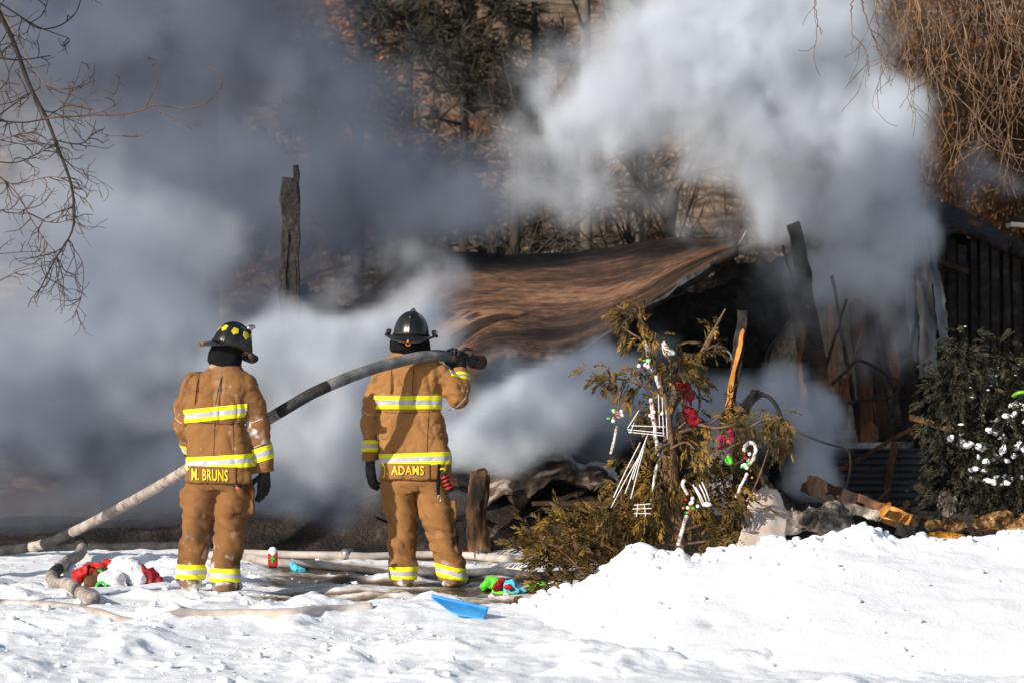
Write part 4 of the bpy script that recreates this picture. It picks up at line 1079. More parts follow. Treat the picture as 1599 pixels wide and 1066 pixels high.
def bare_trunk(px0, px1, Y, H, r, label, mat, seed):
    rs = np.random.RandomState(seed)
    x0 = (px0 - CXP) / FPX * Y; z0 = float(hill_z(x0, Y)) - 0.1; x1 = (px1 - CXP) / FPX * Y
    t = thing("bare_tree", label, "tree", (x0, Y, z0))
    m = MB(); p = spline([(x0, Y, z0), (x0 * .6 + x1 * .4, Y, z0 + H * .4), (x1, Y, z0 + H)], 26)
    m.tube(p, np.linspace(r, r * 0.6, 26), 9)
    m.build("trunk", mat, t)
    c = MB()
    for k in range(14):
        i = rs.randint(8, 26); twigs(c, rs, p[i], np.array([rs.randn(), rs.randn() * .5, 0.5]), 1.6, 0.03, 2, 0.25, (2, 4), 0.05, 0.7, 6, 0, 3, 0.004)
    c.build("crown", mat, t)
bare_trunk(917, 913, 40, 8.5, 0.11, "thick bare trunk rising between the pine and the white plume", M_BARKG, 1)
bare_trunk(1002, 994, 44, 9, 0.09, "slim bare trunk at the left edge of the white plume", M_BARKG, 2)
bare_trunk(990, 1050, 36, 4.2, 0.15, "leaning bare trunk above the roof", M_BARKD, 3)
bare_trunk(800, 806, 38, 4.0, 0.10, "short dark trunk behind the middle of the roof", M_BARKD, 5)
bare_trunk(680, 668, 48, 9, 0.06, "thin forked bare tree between the two dark pines", M_TWIGT, 6)
bare_trunk(1420, 1380, 40, 9, 0.13, "bare trunk behind the right edge of the white plume", M_BARKG, 7)
# oak that still holds orange leaves
rs = np.random.RandomState(71)
x, Y = (600 - CXP) / FPX * 46, 46.0; z0 = float(hill_z(x, Y)) - .1
ok = thing("oak_tree", "oak still holding dry orange leaves at the top of the slope", "tree", (x, Y, z0))
m = MB(); LV = Leaves()
m.tube(spline([(x, Y, z0), (x - .1, Y, z0 + 3), (x + .1, Y, z0 + 8)], 16), np.linspace(.1, .04, 16), 7)
for k in range(46):
    zz = 1.5 + 6.5 * rs.rand(); b = np.array([x, Y, z0 + zz]); d = np.array([rs.randn(), rs.randn() * .6, .3]); d /= np.linalg.norm(d)
    L = 0.6 + 1.1 * rs.rand(); m.tube(np.array([b, b + d * L * .5, b + d * L]), [.02, .012, .006], 4)
    for q in range(90):
        LV.add(b + d * L * (0.4 + .7 * rs.rand()) + rs.randn(3) * .22, rdir(rs), rdir(rs), 0.09 + .06 * rs.rand(), 0.035)
m.build("trunk", M_BARKD, ok); LV.build("crown", M_LEAFO, ok)
# cables strung along the slope
M_CABLE = pmat("pale_cable", (0.42, 0.42, 0.42), rough=0.5)
for (y0, y1, lab) in [(22, 17, "topmost pale cable strung behind the pines"), (90, 92, "middle pale cable strung behind the pines"), (170, 168, "lowest pale cable strung behind the pines")]:
    m = MB(); m.tube(spline([at(-300, y0, 47), at(600, y0, 47), at(1000, (y0 + y1) / 2, 47), at(2000, y1, 47)], 60), 0.007, 5)
    tag(m.build("overhead_cable", M_CABLE), lab, "cable", "cables strung behind the house")

# unseen pine added at far left to shade the right half of the ruins
pine(-3000, 12.1, 12.3, 0.12, 9, 8.75, "tall pine outside the left edge that shades the ruins", 70, 20, grp=None)
# ------------------------------------------------------------------ the two firefighters
def suit_mat(name, c):
    d = tuple(x * 0.80 for x in c); l = tuple(min(1, x * 1.10) for x in c)
    m = pmat(name, [d, c, l], scale=3.4, rough=0.9, bump=0.45, bscale=70, bdist=0.008, lo=0.30, hi=0.66, spec=0.15, detail=8, vcol="snow", vcolor=(0.80, 0.80, 0.82))
    nt = m.node_tree; N = nt.nodes; L = nt.links
    b = N["Principled BSDF"]; src = b.inputs["Base Color"].links[0].from_socket
    at_ = N.new("ShaderNodeAttribute"); at_.attribute_name = "soot"
    mx = N.new("ShaderNodeMix"); mx.data_type = 'RGBA'; mx.inputs["B"].default_value = (0.035, 0.022, 0.014, 1)
    L.new(at_.outputs["Fac"], mx.inputs["Factor"]); L.new(src, mx.inputs["A"]); L.new(mx.outputs["Result"], b.inputs["Base Color"])
    return m
M_SUIT1 = suit_mat("tan_turnout_cloth", (0.242, 0.113, 0.042))
M_SUIT2 = suit_mat("golden_turnout_cloth", (0.325, 0.155, 0.054))
M_YEL = pmat("fluorescent_yellow", [(0.42, 0.38, 0.015), (0.76, 0.72, 0.018), (0.86, 0.82, 0.020)], scale=13, rough=0.6, lo=0.2, hi=0.55, bump=0.2, bscale=200, bdist=0.002)
M_SILV = pmat("reflective_silver", [(0.33, 0.33, 0.33), (0.52, 0.52, 0.53)], scale=6, rough=0.45, lo=0.3, hi=0.6, spec=0.5, bump=0.15, bscale=200, bdist=0.002)
M_LETTER = pmat("yellow_lettering", [(0.70, 0.50, 0.03), (0.86, 0.66, 0.05)], scale=20, rough=0.6)
M_BLACKC = pmat("black_cloth", (0.010, 0.010, 0.011), rough=0.95, bump=0.4, bscale=120, bdist=0.004, spec=0.1)
M_GLOVE = pmat("black_leather", [(0.008, 0.008, 0.009), (0.028, 0.026, 0.025)], scale=14, rough=0.55, bump=0.4, bscale=60, bdist=0.004)
M_HELMET = pmat("black_helmet", [(0.007, 0.007, 0.007), (0.018, 0.017, 0.015)], scale=11, rough=0.27, bump=0.12, bscale=30, bdist=0.004, spec=0.6)
M_PATCH = pmat("yellow_reflector", [(0.42, 0.35, 0.02), (0.70, 0.58, 0.03)], scale=30, rough=0.45)
M_ORANGE = pmat("orange_trim", (0.62, 0.16, 0.015), rough=0.45)
M_GREY = pmat("grey_strap", [(0.16, 0.15, 0.14), (0.42, 0.40, 0.38)], scale=30, rough=0.6)
M_STEEL = pmat("worn_steel", [(0.25, 0.25, 0.25), (0.5, 0.5, 0.5)], scale=30, rough=0.3, metal=0.9)
M_RUBBER = pmat("black_rubber", [(0.012, 0.011, 0.010), (0.05, 0.04, 0.033)], scale=9, rough=0.7, bump=0.3, bscale=40, bdist=0.004)
M_SKIN = pmat("skin", (0.42, 0.24, 0.17), rough=0.55)
M_REDP = pmat("red_plastic", (0.42, 0.018, 0.014), rough=0.4)

M_SEAM = pmat('dark_stitching', (0.035, 0.020, 0.012), rough=0.9)
M_PIPING = pmat('pale_piping', [(0.30, 0.27, 0.24), (0.6, 0.58, 0.55)], scale=20, rough=0.6)

def set_attr(o, name, vals):
    o.data.attributes.new(name, 'FLOAT', 'POINT').data.foreach_set("value", np.asarray(vals, dtype=np.float32))

def band(name, V, F, mask, c, nrm, half, inner, parent, off=0.004):
    """a trim strip cut cleanly out of the garment's own surface and raised off it: yellow, silver, yellow"""
    fm = mask[F].all(1); F = F[fm]
    used = np.unique(F); mp = np.full(len(V), -1); mp[used] = np.arange(len(used))
    n_ = Vector(nrm).normalized(); c = Vector(c)
    dist = (V[used] - np.array(c)) @ np.array(n_)
    bm = bmesh.new()
    vs = [bm.verts.new(v) for v in V[used]]
    for f in mp[F]:
        if np.abs(dist[f]).min() < half + 0.03: bm.faces.new([vs[i] for i in f])
    for v in [v for v in bm.verts if not v.link_faces]: bm.verts.remove(v)
    for (h, out, inn) in ((half, True, False), (-half, False, True), (inner, False, False), (-inner, False, False)):
        bmesh.ops.bisect_plane(bm, geom=bm.verts[:] + bm.edges[:] + bm.faces[:], plane_co=c + n_ * h, plane_no=n_, clear_outer=out, clear_inner=inn, dist=1e-5)
    bm.normal_update()
    for f in bm.faces:
        f.material_index = 1 if abs((f.calc_center_median() - c).dot(n_)) < inner else 0
    nn = {v: v.normal.copy() for v in bm.verts}
    for v in bm.verts: v.co += nn[v] * off
    bmesh.ops.solidify(bm, geom=bm.faces[:], thickness=0.0025)
    for f in bm.faces:
        f.material_index = 1 if abs((f.calc_center_median() - c).dot(n_)) < inner else 0
    return from_bm(name, bm, [M_YEL, M_SILV], parent, True)

def project(bvh, P, off):
    """drop points onto the garment from behind (from -Y)"""
    out = []
    for p in P:
        h, n, i, d = bvh.ray_cast(Vector((p[0], p[1] - 1.2, p[2])), Vector((0, 1, 0)))
        y = h.y if h is not None else p[1]
        out.append((p[0], y - off - p[1], p[2]) if False else (p[0], y - off, p[2]))
    return np.array(out)

def lettering(text, bvh, c, width, height, tilt, parent, off=0.006):
    cu = bpy.data.curves.new("lettering", 'FONT'); cu.body = text; cu.size = 1.0; cu.offset = 0.018; cu.resolution_u = 3
    cu.space_character = 1.08
    to = bpy.data.objects.new("lettering", cu); COL.objects.link(to)
    dg = bpy.context.evaluated_depsgraph_get(); me = bpy.data.meshes.new_from_object(to.evaluated_get(dg))
    COL.objects.unlink(to); bpy.data.objects.remove(to)
    bm = bmesh.new(); bm.from_mesh(me); bpy.data.meshes.remove(me)
    bmesh.ops.triangulate(bm, faces=bm.faces[:])
    bmesh.ops.subdivide_edges(bm, edges=bm.edges[:], cuts=1)
    co = np.array([v.co[:] for v in bm.verts]); lo, hi = co.min(0), co.max(0)
    q = (co - (lo + hi) / 2) / np.maximum(hi - lo, 1e-6)
    P = np.stack([c[0] + q[:, 0] * width, np.full(len(q), c[1]), c[2] + q[:, 1] * height + q[:, 0] * width * tilt], -1)
    P = project(bvh, P, off)
    for v, p in zip(bm.verts, P): v.co = p
    ge = bmesh.ops.extrude_face_region(bm, geom=bm.faces[:])
    for v in [e for e in ge["geom"] if isinstance(e, bmesh.types.BMVert)]: v.co.y -= 0.0025
    bmesh.ops.recalc_face_normals(bm, faces=bm.faces[:])
    return from_bm("lettering", bm, M_LETTER, parent, False)

def name_panel(bvh, c, width, height, tilt, mat, parent):
    nx, nz = 26, 9
    u, v = np.meshgrid(np.linspace(-.5, .5, nx), np.linspace(-.5, .5, nz), indexing='ij')
    P = np.stack([c[0] + u * width, 0 * u + c[1], c[2] + v * height + u * width * tilt], -1).reshape(-1, 3)
    Q = project(bvh, P, 0.0)
    y = Q[:, 1].reshape(nx, nz)
    y = np.minimum(y, y.min(1, keepdims=True) + 0.012)             # a flap hangs straighter than the coat
    Q[:, 1] = y.ravel() - 0.006
    i, j = np.meshgrid(np.arange(nx - 1), np.arange(nz - 1), indexing='ij'); a = (i * nz + j).ravel()
    F = np.stack([a, a + nz, a + nz + 1, a + 1], 1)
    bm = bmesh.new(); vs = [bm.verts.new(p) for p in Q]
    for f in F: bm.faces.new([vs[k] for k in f])
    bm.normal_update()
    bmesh.ops.solidify(bm, geom=bm.faces[:], thickness=0.008)
    bmesh.ops.recalc_face_normals(bm, faces=bm.faces[:])
    o = from_bm("name_panel", bm, mat, parent, True)
    me = o.data
    return o

def hand_f(w, d, pn, th, curl, s=1.0, spread=0.0):
    """a gloved hand: palm, four unequal jointed fingers and a thumb off the palm's side"""
    w = np.asarray(w, float); d = np.asarray(d, float); d /= np.linalg.norm(d)
    pn = np.asarray(pn, float); pn -= d * (pn @ d); pn /= np.linalg.norm(pn)
    sd_ = np.cross(d, pn); th = np.asarray(th, float)
    if sd_ @ th < 0: sd_ = -sd_                                       # towards the thumb
    segs = []
    for i, (L, kx) in enumerate(((0.98, 0.092), (1.08, 0.096), (1.0, 0.092), (0.80, 0.084))):
        lat = (1.5 - i) * 0.0225 * s
        base = w + sd_ * lat * 0.55; kn = w + d * kx * s + sd_ * lat
        segs.append(((base, kn), (0.019 * s, 0.0155 * s)))
        p = kn; ang = 0.0
        for (l, cu) in ((0.044, 0.55), (0.029, 1.0), (0.023, 0.8)):
            ang += curl[i] * cu
            q = p + (d * math.cos(ang) + pn * math.sin(ang) + sd_ * spread * (1.5 - i) * 0.1) * l * L * s
            segs.append(((p, q), (0.0122 * s, 0.0112 * s))); p = q
    p = w + d * 0.022 * s + sd_ * 0.024 * s
    q = p + (d * 0.55 + sd_ * 0.72 + pn * 0.35) * 0.052 * s
    r = q + (d * 0.85 + sd_ * 0.25 + pn * 0.45) * 0.040 * s
    t = r + (d * 0.8 - sd_ * 0.05 + pn * 0.6) * 0.026 * s
    th_ = [((p, q), (0.019 * s, 0.0145 * s)), ((q, r), (0.0140 * s, 0.0128 * s)), ((r, t), (0.0128 * s, 0.0112 * s))]
    pts = [x for (ab, _) in segs + th_ for x in ab]
    def f(P):
        D = None
        for k in range(0, 16, 4):
            e = rcone(P, *segs[k][0], *segs[k][1]); D = e if D is None else smin(D, e, 0.012)
        for k in range(16):
            if k % 4: D = smin(D, rcone(P, *segs[k][0], *segs[k][1]), 0.004)
        for (ab, rr) in th_: D = smin(D, rcone(P, *ab, *rr), 0.008)
        D = smin(D, rcone(P, w - d * 0.085 * s, w + d * 0.02 * s, 0.040 * s, 0.029 * s), 0.012)
        return D + 0.004 * (fbm(P * 55, 2) - 0.5)
    pts = np.array(pts + [w - d * 0.14])
    return f, pts.min(0) - 0.045, pts.max(0) + 0.045

def glove(parent, *a, **k):
    f, lo, hi = hand_f(*a, **k)
    V, F = sdf_mesh(f, lo, hi, 0.0048)
    return obj("glove", V, F, M_GLOVE, parent, True)

def rot(yaw, pitch, roll):
    return np.array(Matrix.Rotation(yaw, 3, 'Z') @ Matrix.Rotation(pitch, 3, 'X') @ Matrix.Rotation(roll, 3, 'Y'))

def helmet(parent, c, yaw, pitch, roll, s, patches, knobs, goggles):
    Rm = rot(yaw, pitch, roll) * s; c = np.asarray(c)
    T = lambda q: np.asarray(q, float) @ Rm.T + c
    nth = 112; th = np.linspace(0, 2 * np.pi, nth, endpoint=False)
    rx, ry, h = 0.124, 0.146, 0.172
    rib = np.exp(-((np.mod(th + np.pi / 8, np.pi / 4) - np.pi / 8) / 0.045) ** 2)       # eight raised ribs
    rows = []
    for v in np.linspace(0.02, 1, 26):
        a = v * np.pi / 2
        r = math.sin(a) ** 0.95; z = h * math.cos(a) ** 0.95
        k = 1 + 0.035 * rib * math.sin(a) ** 0.4
        rows.append(np.stack([rx * r * k * np.sin(th), ry * r * k * np.cos(th), np.full(nth, z) + 0.006 * rib * (1 - v)], -1))
    back = np.clip(-np.cos(th), 0, 1) ** 1.6; front = np.clip(np.cos(th), 0, 1) ** 2; side = np.abs(np.sin(th)) ** 2
    W = 0.050 * side + 0.070 * back + 0.050 * front
    def brim_row(t, dz):
        r = 1 + 0.02
        x = (rx * 1.03 + W * t) * np.sin(th); y = (ry * 1.03 + W * t) * np.cos(th)
        z = -0.006 - 0.055 * back * t ** 1.2 - 0.016 * front * t + 0.020 * side * t ** 2 + dz
        return np.stack([x, y, z], -1)
    rows += [brim_row(t, 0) for t in (0.0, 0.12, 0.3, 0.5, 0.7, 0.88, 0.97, 1.0)]
    rows += [brim_row(t, -0.009) for t in (1.0, 0.9, 0.5, 0.0)]
    inner = [rows[25] * np.array([0.96, 0.96, 1]) + np.array([0, 0, -0.012])]
    rows += inner
    V = np.vstack(rows); n = len(rows); F = []
    for i in range(n - 1):
        for j in range(nth):
            k = (j + 1) % nth
            F.append((i * nth + j, (i + 1) * nth + j, (i + 1) * nth + k, i * nth + k))
    F.append(tuple(range(nth - 1, -1, -1)) if False else tuple(range(nth)))
    F.append(tuple((n - 1) * nth + j for j in range(nth - 1, -1, -1)))
    he = obj("helmet", T(V), F, M_HELMET, parent, True)
    m = MB(); ringp = brim_row(1.0, -0.004); ringp = np.vstack([ringp, ringp[:1]])
    m.tube(T(ringp * 1.003), 0.0065 * s, 6, cap=False); m.build("brim_trim", M_RUBBER, he)
    m = MB(); rp = rows[25] * np.array([1.03, 1.03, 1]) + np.array([0, 0, 0.006]); rp = np.vstack([rp, rp[:1]])
    m.tube(T(rp), 0.006 * s, 6, cap=False); m.build("hat_band", M_RUBBER, he)
    # comb over the crown and leather front shield with its metal holder
    m = MB(); cm = [(0, y, h * math.sqrt(max(0, 1 - (y / 0.15) ** 2)) ** 0.92 + 0.004) for y in np.linspace(-0.118, 0.118, 18)]
    m.tube(T(cm), 0.010 * s, 8); m.build("comb", M_HELMET, he)
    sh = []
    prof = [(-0.026, 0), (-0.052, 0.035), (-0.062, 0.085), (-0.050, 0.128), (-0.026, 0.150), (0, 0.160), (0.026, 0.150), (0.050, 0.128), (0.062, 0.085), (0.052, 0.035), (0.026, 0)]
    for dy in (0, 0.006):
        for (x, z) in prof: sh.append((x, 0.160 - 0.075 * (z / 0.16) - 1.2 * x * x * 4 + dy, 0.014 + z * 1.02))
    k = len(prof)
    F = [tuple(range(k)), tuple(range(2 * k - 1, k - 1, -1))] + [(i, (i + 1) % k + 0, (i + 1) % k + k, i + k) for i in range(k)]
    obj("front_shield", T(sh), F, M_GLOVE, he, False)
    m = MB(); m.tube(T([(0, 0.075, h - 0.02), (0, 0.098, h + 0.012), (0, 0.116, h + 0.022), (0, 0.125, h + 0.012)]), np.array([0.026, 0.022, 0.016, 0.010]) * s, 10)
    m.build("crest_holder", M_STEEL, he)
    m = MB(); m.tube(T([(-0.062, 0.112, 0.08), (-0.056, 0.098, 0.128), (-0.028, 0.092, 0.166), (0.028, 0.092, 0.166), (0.056, 0.098, 0.128), (0.062, 0.112, 0.08)]), 0.004 * s, 6)
    m.build("shield_trim", M_ORANGE, he)
    # ring at the tail of the brim
    m = MB(); an = np.linspace(0, 2 * np.pi, 21)
    m.tube(T(np.stack([0.016 * np.sin(an), np.full(21, -0.214), -0.070 + 0.016 * np.cos(an)], -1)), 0.0042 * s, 6, cap=False)
    m.box(T((0, -0.220, -0.054)), (0.012 * s, 0.012 * s, 0.02 * s)); m.build("hang_ring", M_ORANGE, he)
    if patches:
        for q in range(8):
            t0 = q * np.pi / 4 + np.pi / 8
            pv = []
            for (dt, v) in ((-0.17, 0.48), (0.17, 0.48), (0.22, 0.63), (0.0, 0.72), (-0.22, 0.63)):
                a = v * np.pi / 2; r = math.sin(a) ** 0.86; z = h * math.cos(a) ** 0.92; t = t0 + dt
                pv.append((rx * r * 1.012 * math.sin(t), ry * r * 1.012 * math.cos(t), z * 1.012))
            pv = np.array(pv); nn = pv.mean(0) / np.linalg.norm(pv.mean(0))
            cc = pv.mean(0) + nn * 0.0055
            V = np.vstack([pv + nn * 0.003, pv - nn * 0.004, [cc]])
            F = [(i, (i + 1) % 5, 10) for i in range(5)] + [(i, i + 5, (i + 1) % 5 + 5, (i + 1) % 5) for i in range(5)]
            obj("reflector", T(V), F, M_PATCH, he, False)
    if knobs:
        for sx in (-1, 1):
            m = MB(); b = np.array([sx * 0.150, 0.02, 0.020])
            m.tube(T([b, b + [sx * 0.022, 0, 0.004], b + [sx * 0.034, 0, -0.002]]), np.array([0.022, 0.024, 0.014]) * s, 12)
            m.tube(T([b + [sx * .02, 0, 0.0], b + [sx * 0.038, 0.01, -0.024]]), np.array([0.013, 0.011]) * s, 8)
            m.build("visor_knob", M_RUBBER, he)
            m = MB(); m.tube(T([b + [sx * 0.030, -0.012, 0.004], b + [sx * .037, -0.012, .003]]), 0.010 * s, 10); m.build("knob_cap", M_STEEL, he)
    if goggles:
        st = []
        for a in np.linspace(0.15, 1.46, 22):
            st.append((-0.098 * math.sin(a) - 0.030, 0.118 * math.sin(a) * 0.55 + 0.02, h * 1.03 * math.cos(a) + 0.002))
        m = MB(); m.tube(T(st), 0.009 * s, 6, flat=0.5); m.build("goggle_strap", M_GREY, he)
        m = MB(); m.tube(T([(-0.165, 0.03, -0.008), (-0.15, 0.10, -0.02), (-0.10, 0.165, -0.030), (0.0, 0.188, -0.034), (0.10, 0.165, -0.030), (0.15, 0.10, -0.02)]), np.array([0.014, 0.022, 0.030, 0.032, 0.030, 0.018]) * s, 10)
        m.build("goggles", M_RUBBER, he)
        m = MB(); m.tube(T([(-0.145, 0.06, 0.006), (-0.150, 0.085, -0.02), (-0.142, 0.11, -0.05), (-0.13, 0.13, -0.058)]), 0.006 * s, 6); m.build("strap_buckle", M_STEEL, he)
        m = MB(); m.tube(T([(-0.13, 0.165, -0.030), (-0.155, 0.190, -0.038), (-0.16, 0.225, -0.042)]), 0.004 * s, 6); m.build("visor_arm", M_RUBBER, he)
    return he

def boots(parent, feet):
    for (c, yaw, zb) in feet:
        ca, sa = math.cos(yaw), math.sin(yaw)
        fw = np.array([-sa, ca, 0]); c = np.asarray(c, float)
        def f(P, c=c, fw=fw, zb=zb):
            s0 = c + np.array([0, 0, zb - c[2]])
            d = rcone(P, c + [0, 0, 0.10], s0 + [0, 0, 0.06], 0.085, 0.080)
            d = smin(d, rcone(P, s0 + fw * -0.045 + [0, 0, 0.05], s0 + fw * 0.17 + [0, 0, 0.045], 0.062, 0.056), 0.03)
            d = smin(d, rcone(P, s0 + fw * -0.055 + [0, 0, 0.022], s0 + fw * 0.185 + [0, 0, 0.020], 0.070, 0.064, (1, 1, 2.2)) * 0.5, 0.01)
            return d + 0.012 * (fbm(P * 18, 3) - 0.5)
        s0 = np.array([c[0], c[1], zb])
        V, F = sdf_mesh(f, s0 + [-0.32, -0.32, -0.06], s0 + [0.32, 0.32, 0.32], 0.011)
        o = obj("boot", V, F, M_BOOT, parent, True)
        set_attr(o, "snow", np.clip(sstep(0.46, 0.60, fbm(V * 14 + 3, 4)) * 0.7, 0, 1)); set_attr(o, "soot", np.zeros(len(V)))
M_BOOT = suit_mat("snowy_brown_boot", (0.20, 0.12, 0.07))

def solid(name, f, lo, hi, h, mat, parent):
    V, F = sdf_mesh(f, lo, hi, h)
    o = obj(name, V, F, mat, parent, True)
    return o, V, F

def firefighter(Y, spec, label):
    S = Y / FPX
    p = lambda x, y, dy=0.0: at(x, y, Y + dy)
    zz = lambda y: CAMZ - (y - HZN) * S
    root = thing("person", label, "person", (p(*spec["foot"])[0], Y, spec["ground"]), "firefighters")
    suit = spec["suit"]
    tor = spec["torso"][::-1]                       # rows (py, cx, halfwidth px, depth, dy), top to bottom -> ascending z
    zs = [zz(r[0]) for r in tor]; cx = [p(r[1], r[0])[0] for r in tor]; cy = [Y + r[4] for r in tor]
    A = [r[2] * S for r in tor]; B = [r[3] for r in tor]
    arms = [[p(*q) for q in a[0]] for a in spec["arms"]]; ar = [a[1] for a in spec["arms"]]
    def f_arm(P):
        d = None
        for a, r in zip(arms, ar):
            e = chain(P, a, r, 0.02); d = e if d is None else np.minimum(d, e)
        return d
    pleats = [(p(x, 600)[0], zz(y0), zz(y1)) for (x, y0, y1) in spec["pleats"]]
    seed = spec["seed"]
    def f_jacket(P):
        t = eloft(P, zs, cx, cy, A, B, 2.8)
        a = f_arm(P)
        d = smin(t, a, 0.035)
        # collar
        d = smin(d, eloft(P, [zz(spec["collar"][1]), zz(spec["collar"][0])], *[[v, v] for v in (p(spec["collar"][2], 600)[0], Y + spec["collar"][4])], [spec["collar"][3] * S * 1.15, spec["collar"][3] * S], [0.088, 0.078], 2.0), 0.02)
        # folds: long soft vertical drape on the back, rings round the sleeves
        w = fbm(P * np.array([6.5, 6.5, 2.6], np.float32) + seed, 3) - 0.5
        d = d + 0.020 * w * sstep(0.0, 0.03, np.abs(a) + 0.0 * t + 0.02)
        ring = np.abs(2 * vnoise(P * np.array([5, 5, 17], np.float32) + seed * 3) - 1)
        d = d + 0.013 * (ring - 0.4) * sstep(0.03, 0.0, a - t)
        d = d + 0.003 * (np.abs(2 * vnoise(P * np.array([13, 13, 9], np.float32) + seed) - 1) - 0.4)
        cr = 1 - np.abs(2 * vnoise((P + 0.35 * P[:, :1] * np.array([0, 0, 1], np.float32)) * np.array([7, 7, 6], np.float32) + seed * 2) - 1)
        d = d + 0.011 * cr ** 7
        cr = 1 - np.abs(2 * vnoise((P - 0.5 * P[:, :1] * np.array([0, 0, 1], np.float32)) * np.array([11, 11, 15], np.float32) + seed * 4) - 1)
        d = d + 0.006 * cr ** 6
        hz = zz(spec["hem"]); d = d + 0.010 * np.exp(-((P[:, 2] - zz(spec["waistline"])) / 0.02) ** 2) * (t < a)
        for (x0, z0, z1) in pleats:
            d = d + 0.017 * np.exp(-((P[:, 0] - x0 - 0.012 * np.sin(P[:, 2] * 9)) / 0.008) ** 2) * sstep(z1 - 0.03, z1 + 0.03, P[:, 2]) * sstep(zz(576), zz(590), P[:, 2]) * (P[:, 1] < Y)
        d = np.maximum(d, np.where(a < t, -9, hz + 0.006 * np.sin(P[:, 0] * 21) - P[:, 2]))
        d = np.maximum(d, -(eloft(P, [hz - 0.2, hz + 0.02], [cx[0]] * 2, [cy[0]] * 2, [A[0] - 0.012] * 2, [B[0] - 0.012] * 2, 2.35)))
        for (c, n_) in spec["cuffs"]:                # sleeve ends cut square
            c = p(*c); n_ = np.array(n_, float); n_ /= np.linalg.norm(n_)
            q = (P - c) @ n_
            near = np.linalg.norm(P - c, axis=1) < 0.16
            d = np.where(near, np.maximum(d, q), d)
        return d
    lo = np.array([p(spec["xmin"], 600)[0] - 0.06, Y - 0.34, zz(spec["hem"]) - 0.06]); hi = np.array([p(spec["xmax"], 600)[0] + 0.06, Y + 0.42, zz(spec["collar"][0]) + 0.04])
    ja, V, F = solid("jacket", f_jacket, lo, hi, 0.0095, suit, root)
    sn = np.zeros(len(V))
    for (x, y, rx, ry, k) in spec["snowpatch"]:
        q = ((V[:, 0] - p(x, y)[0]) / (rx * S)) ** 2 + ((V[:, 2] - zz(y)) / (ry * S)) ** 2
        sn = np.maximum(sn, k * np.exp(-q) * sstep(0.42, 0.60, fbm(V * 26, 3)) * (V[:, 1] < Y + 0.06))
    sn = np.maximum(sn, 0.18 * sstep(0.72, 0.82, fbm(V * 30 + 5, 3)))
    set_attr(ja, "snow", sn)
    set_attr(ja, "soot", 0.45 * sstep(0.60, 0.80, fbm(V * 11 + seed, 5)) + 0.5 * np.exp(-((V[:, 2] - zz(spec["hem"])) / 0.02) ** 2))
    tm = eloft(V, zs, cx, cy, A, B, 2.8); am = f_arm(V)
    torso_m = tm < am + 0.004
    for (c, n_, half) in spec["torso_bands"]:
        band("reflective_band", V, F, torso_m, p(*c), n_, half, half * 0.36, ja)
    for (ai, c, n_, half) in spec["arm_bands"]:
        am1 = chain(V, arms[ai], ar[ai], 0.02)
        c_ = p(*c)
        mk = (am1 < tm + 0.012) & (np.linalg.norm(V - c_, axis=1) < 0.15)
        band("reflective_band", V, F, mk, c_, n_, half, half * 0.36, ja)
    bvh = BVHTree.FromPolygons([tuple(v) for v in V], [tuple(f) for f in F])
    def seam(pix, r, mat):
        q = spline([p(x_, y_) for x_, y_ in pix], 40); q = project(bvh, q, -0.0005)
        k = np.ones(5) / 5; q[:, 1] = np.convolve(np.pad(q[:, 1], 2, mode='edge'), k, mode='valid')
        m = MB(); m.tube(q, r, 5); m.build("seam", mat, ja)
    for (pix, pale) in spec["seams"]: seam(pix, 0.0032 if pale else 0.0030, M_PIPING if pale else M_SEAM)
    pc, pw, ph, tl = spec["panel"]
    pan = name_panel(bvh, p(*pc), pw * S, ph * S, tl, suit, ja)
    set_attr(pan, "snow", np.zeros(len(pan.data.vertices))); set_attr(pan, "soot", np.full(len(pan.data.vertices), 0.10))
    off = np.array(wloc(pan)); pv = np.array([v.co[:] for v in pan.data.vertices]) + off
    pb = BVHTree.FromPolygons([tuple(v) for v in pv], [tuple(q.vertices) for q in pan.data.polygons])
    lc, lw, lh = spec["letters"]
    lettering(spec["text"], pb, p(*lc), lw * S, lh * S, tl, ja, 0.006)
    # trousers
    legs = [[p(*q) for q in l[0]] for l in spec["legs"]]; lr = [l[1] for l in spec["legs"]]
    hp = spec["hips"]
    def f_tr(P):
        d = None
        for l, r in zip(legs, lr):
            e = chain(P, l, r, 0.03); d = e if d is None else smin(d, e, 0.006)
        d = smin(d, eloft(P, [zz(hp[3]), zz(hp[2]), zz(hp[1])], [p(hp[0], 700)[0]] * 3, [Y + hp[6]] * 3, [hp[4] * S * 0.98, hp[4] * S, hp[4] * S * 0.94], [hp[5] * 0.85, hp[5], hp[5]], 2.3), 0.02)
        for (x, y, rx, ry, dy) in spec["pockets"]:
            c = p(x, y, dy); q = np.abs(P - c.astype(np.float32)) - np.array([rx * S, 0.055, ry * S], np.float32)
            b_ = np.linalg.norm(np.maximum(q, 0), axis=1) + np.minimum(q.max(1), 0) - 0.014
            d = smin(d, b_, 0.03)
        zr = (P[:, 2] - zz(hp[2])) / (zz(905) - zz(hp[2]))
        w1 = np.abs(2 * vnoise(P * np.array([4.5, 4.5, 12], np.float32) + seed * 5) - 1)
        w2 = np.abs(2 * vnoise((P + 0.25 * P[:, :1] * np.array([0, 0, 1], np.float32)) * np.array([9, 9, 24], np.float32) + seed) - 1)
        d = d + (0.006 + 0.010 * np.clip(zr, 0, 1)) * (w1 - 0.4) + 0.007 * (w2 - 0.4) * (0.3 + np.clip(zr, 0, 1))
        d = d + 0.014 * (fbm(P * 5 + seed, 2) - 0.5)
        cr = 1 - np.abs(2 * vnoise((P + 0.4 * P[:, :1] * np.array([0, 0, 1], np.float32)) * np.array([8, 8, 15], np.float32) + seed * 6) - 1)
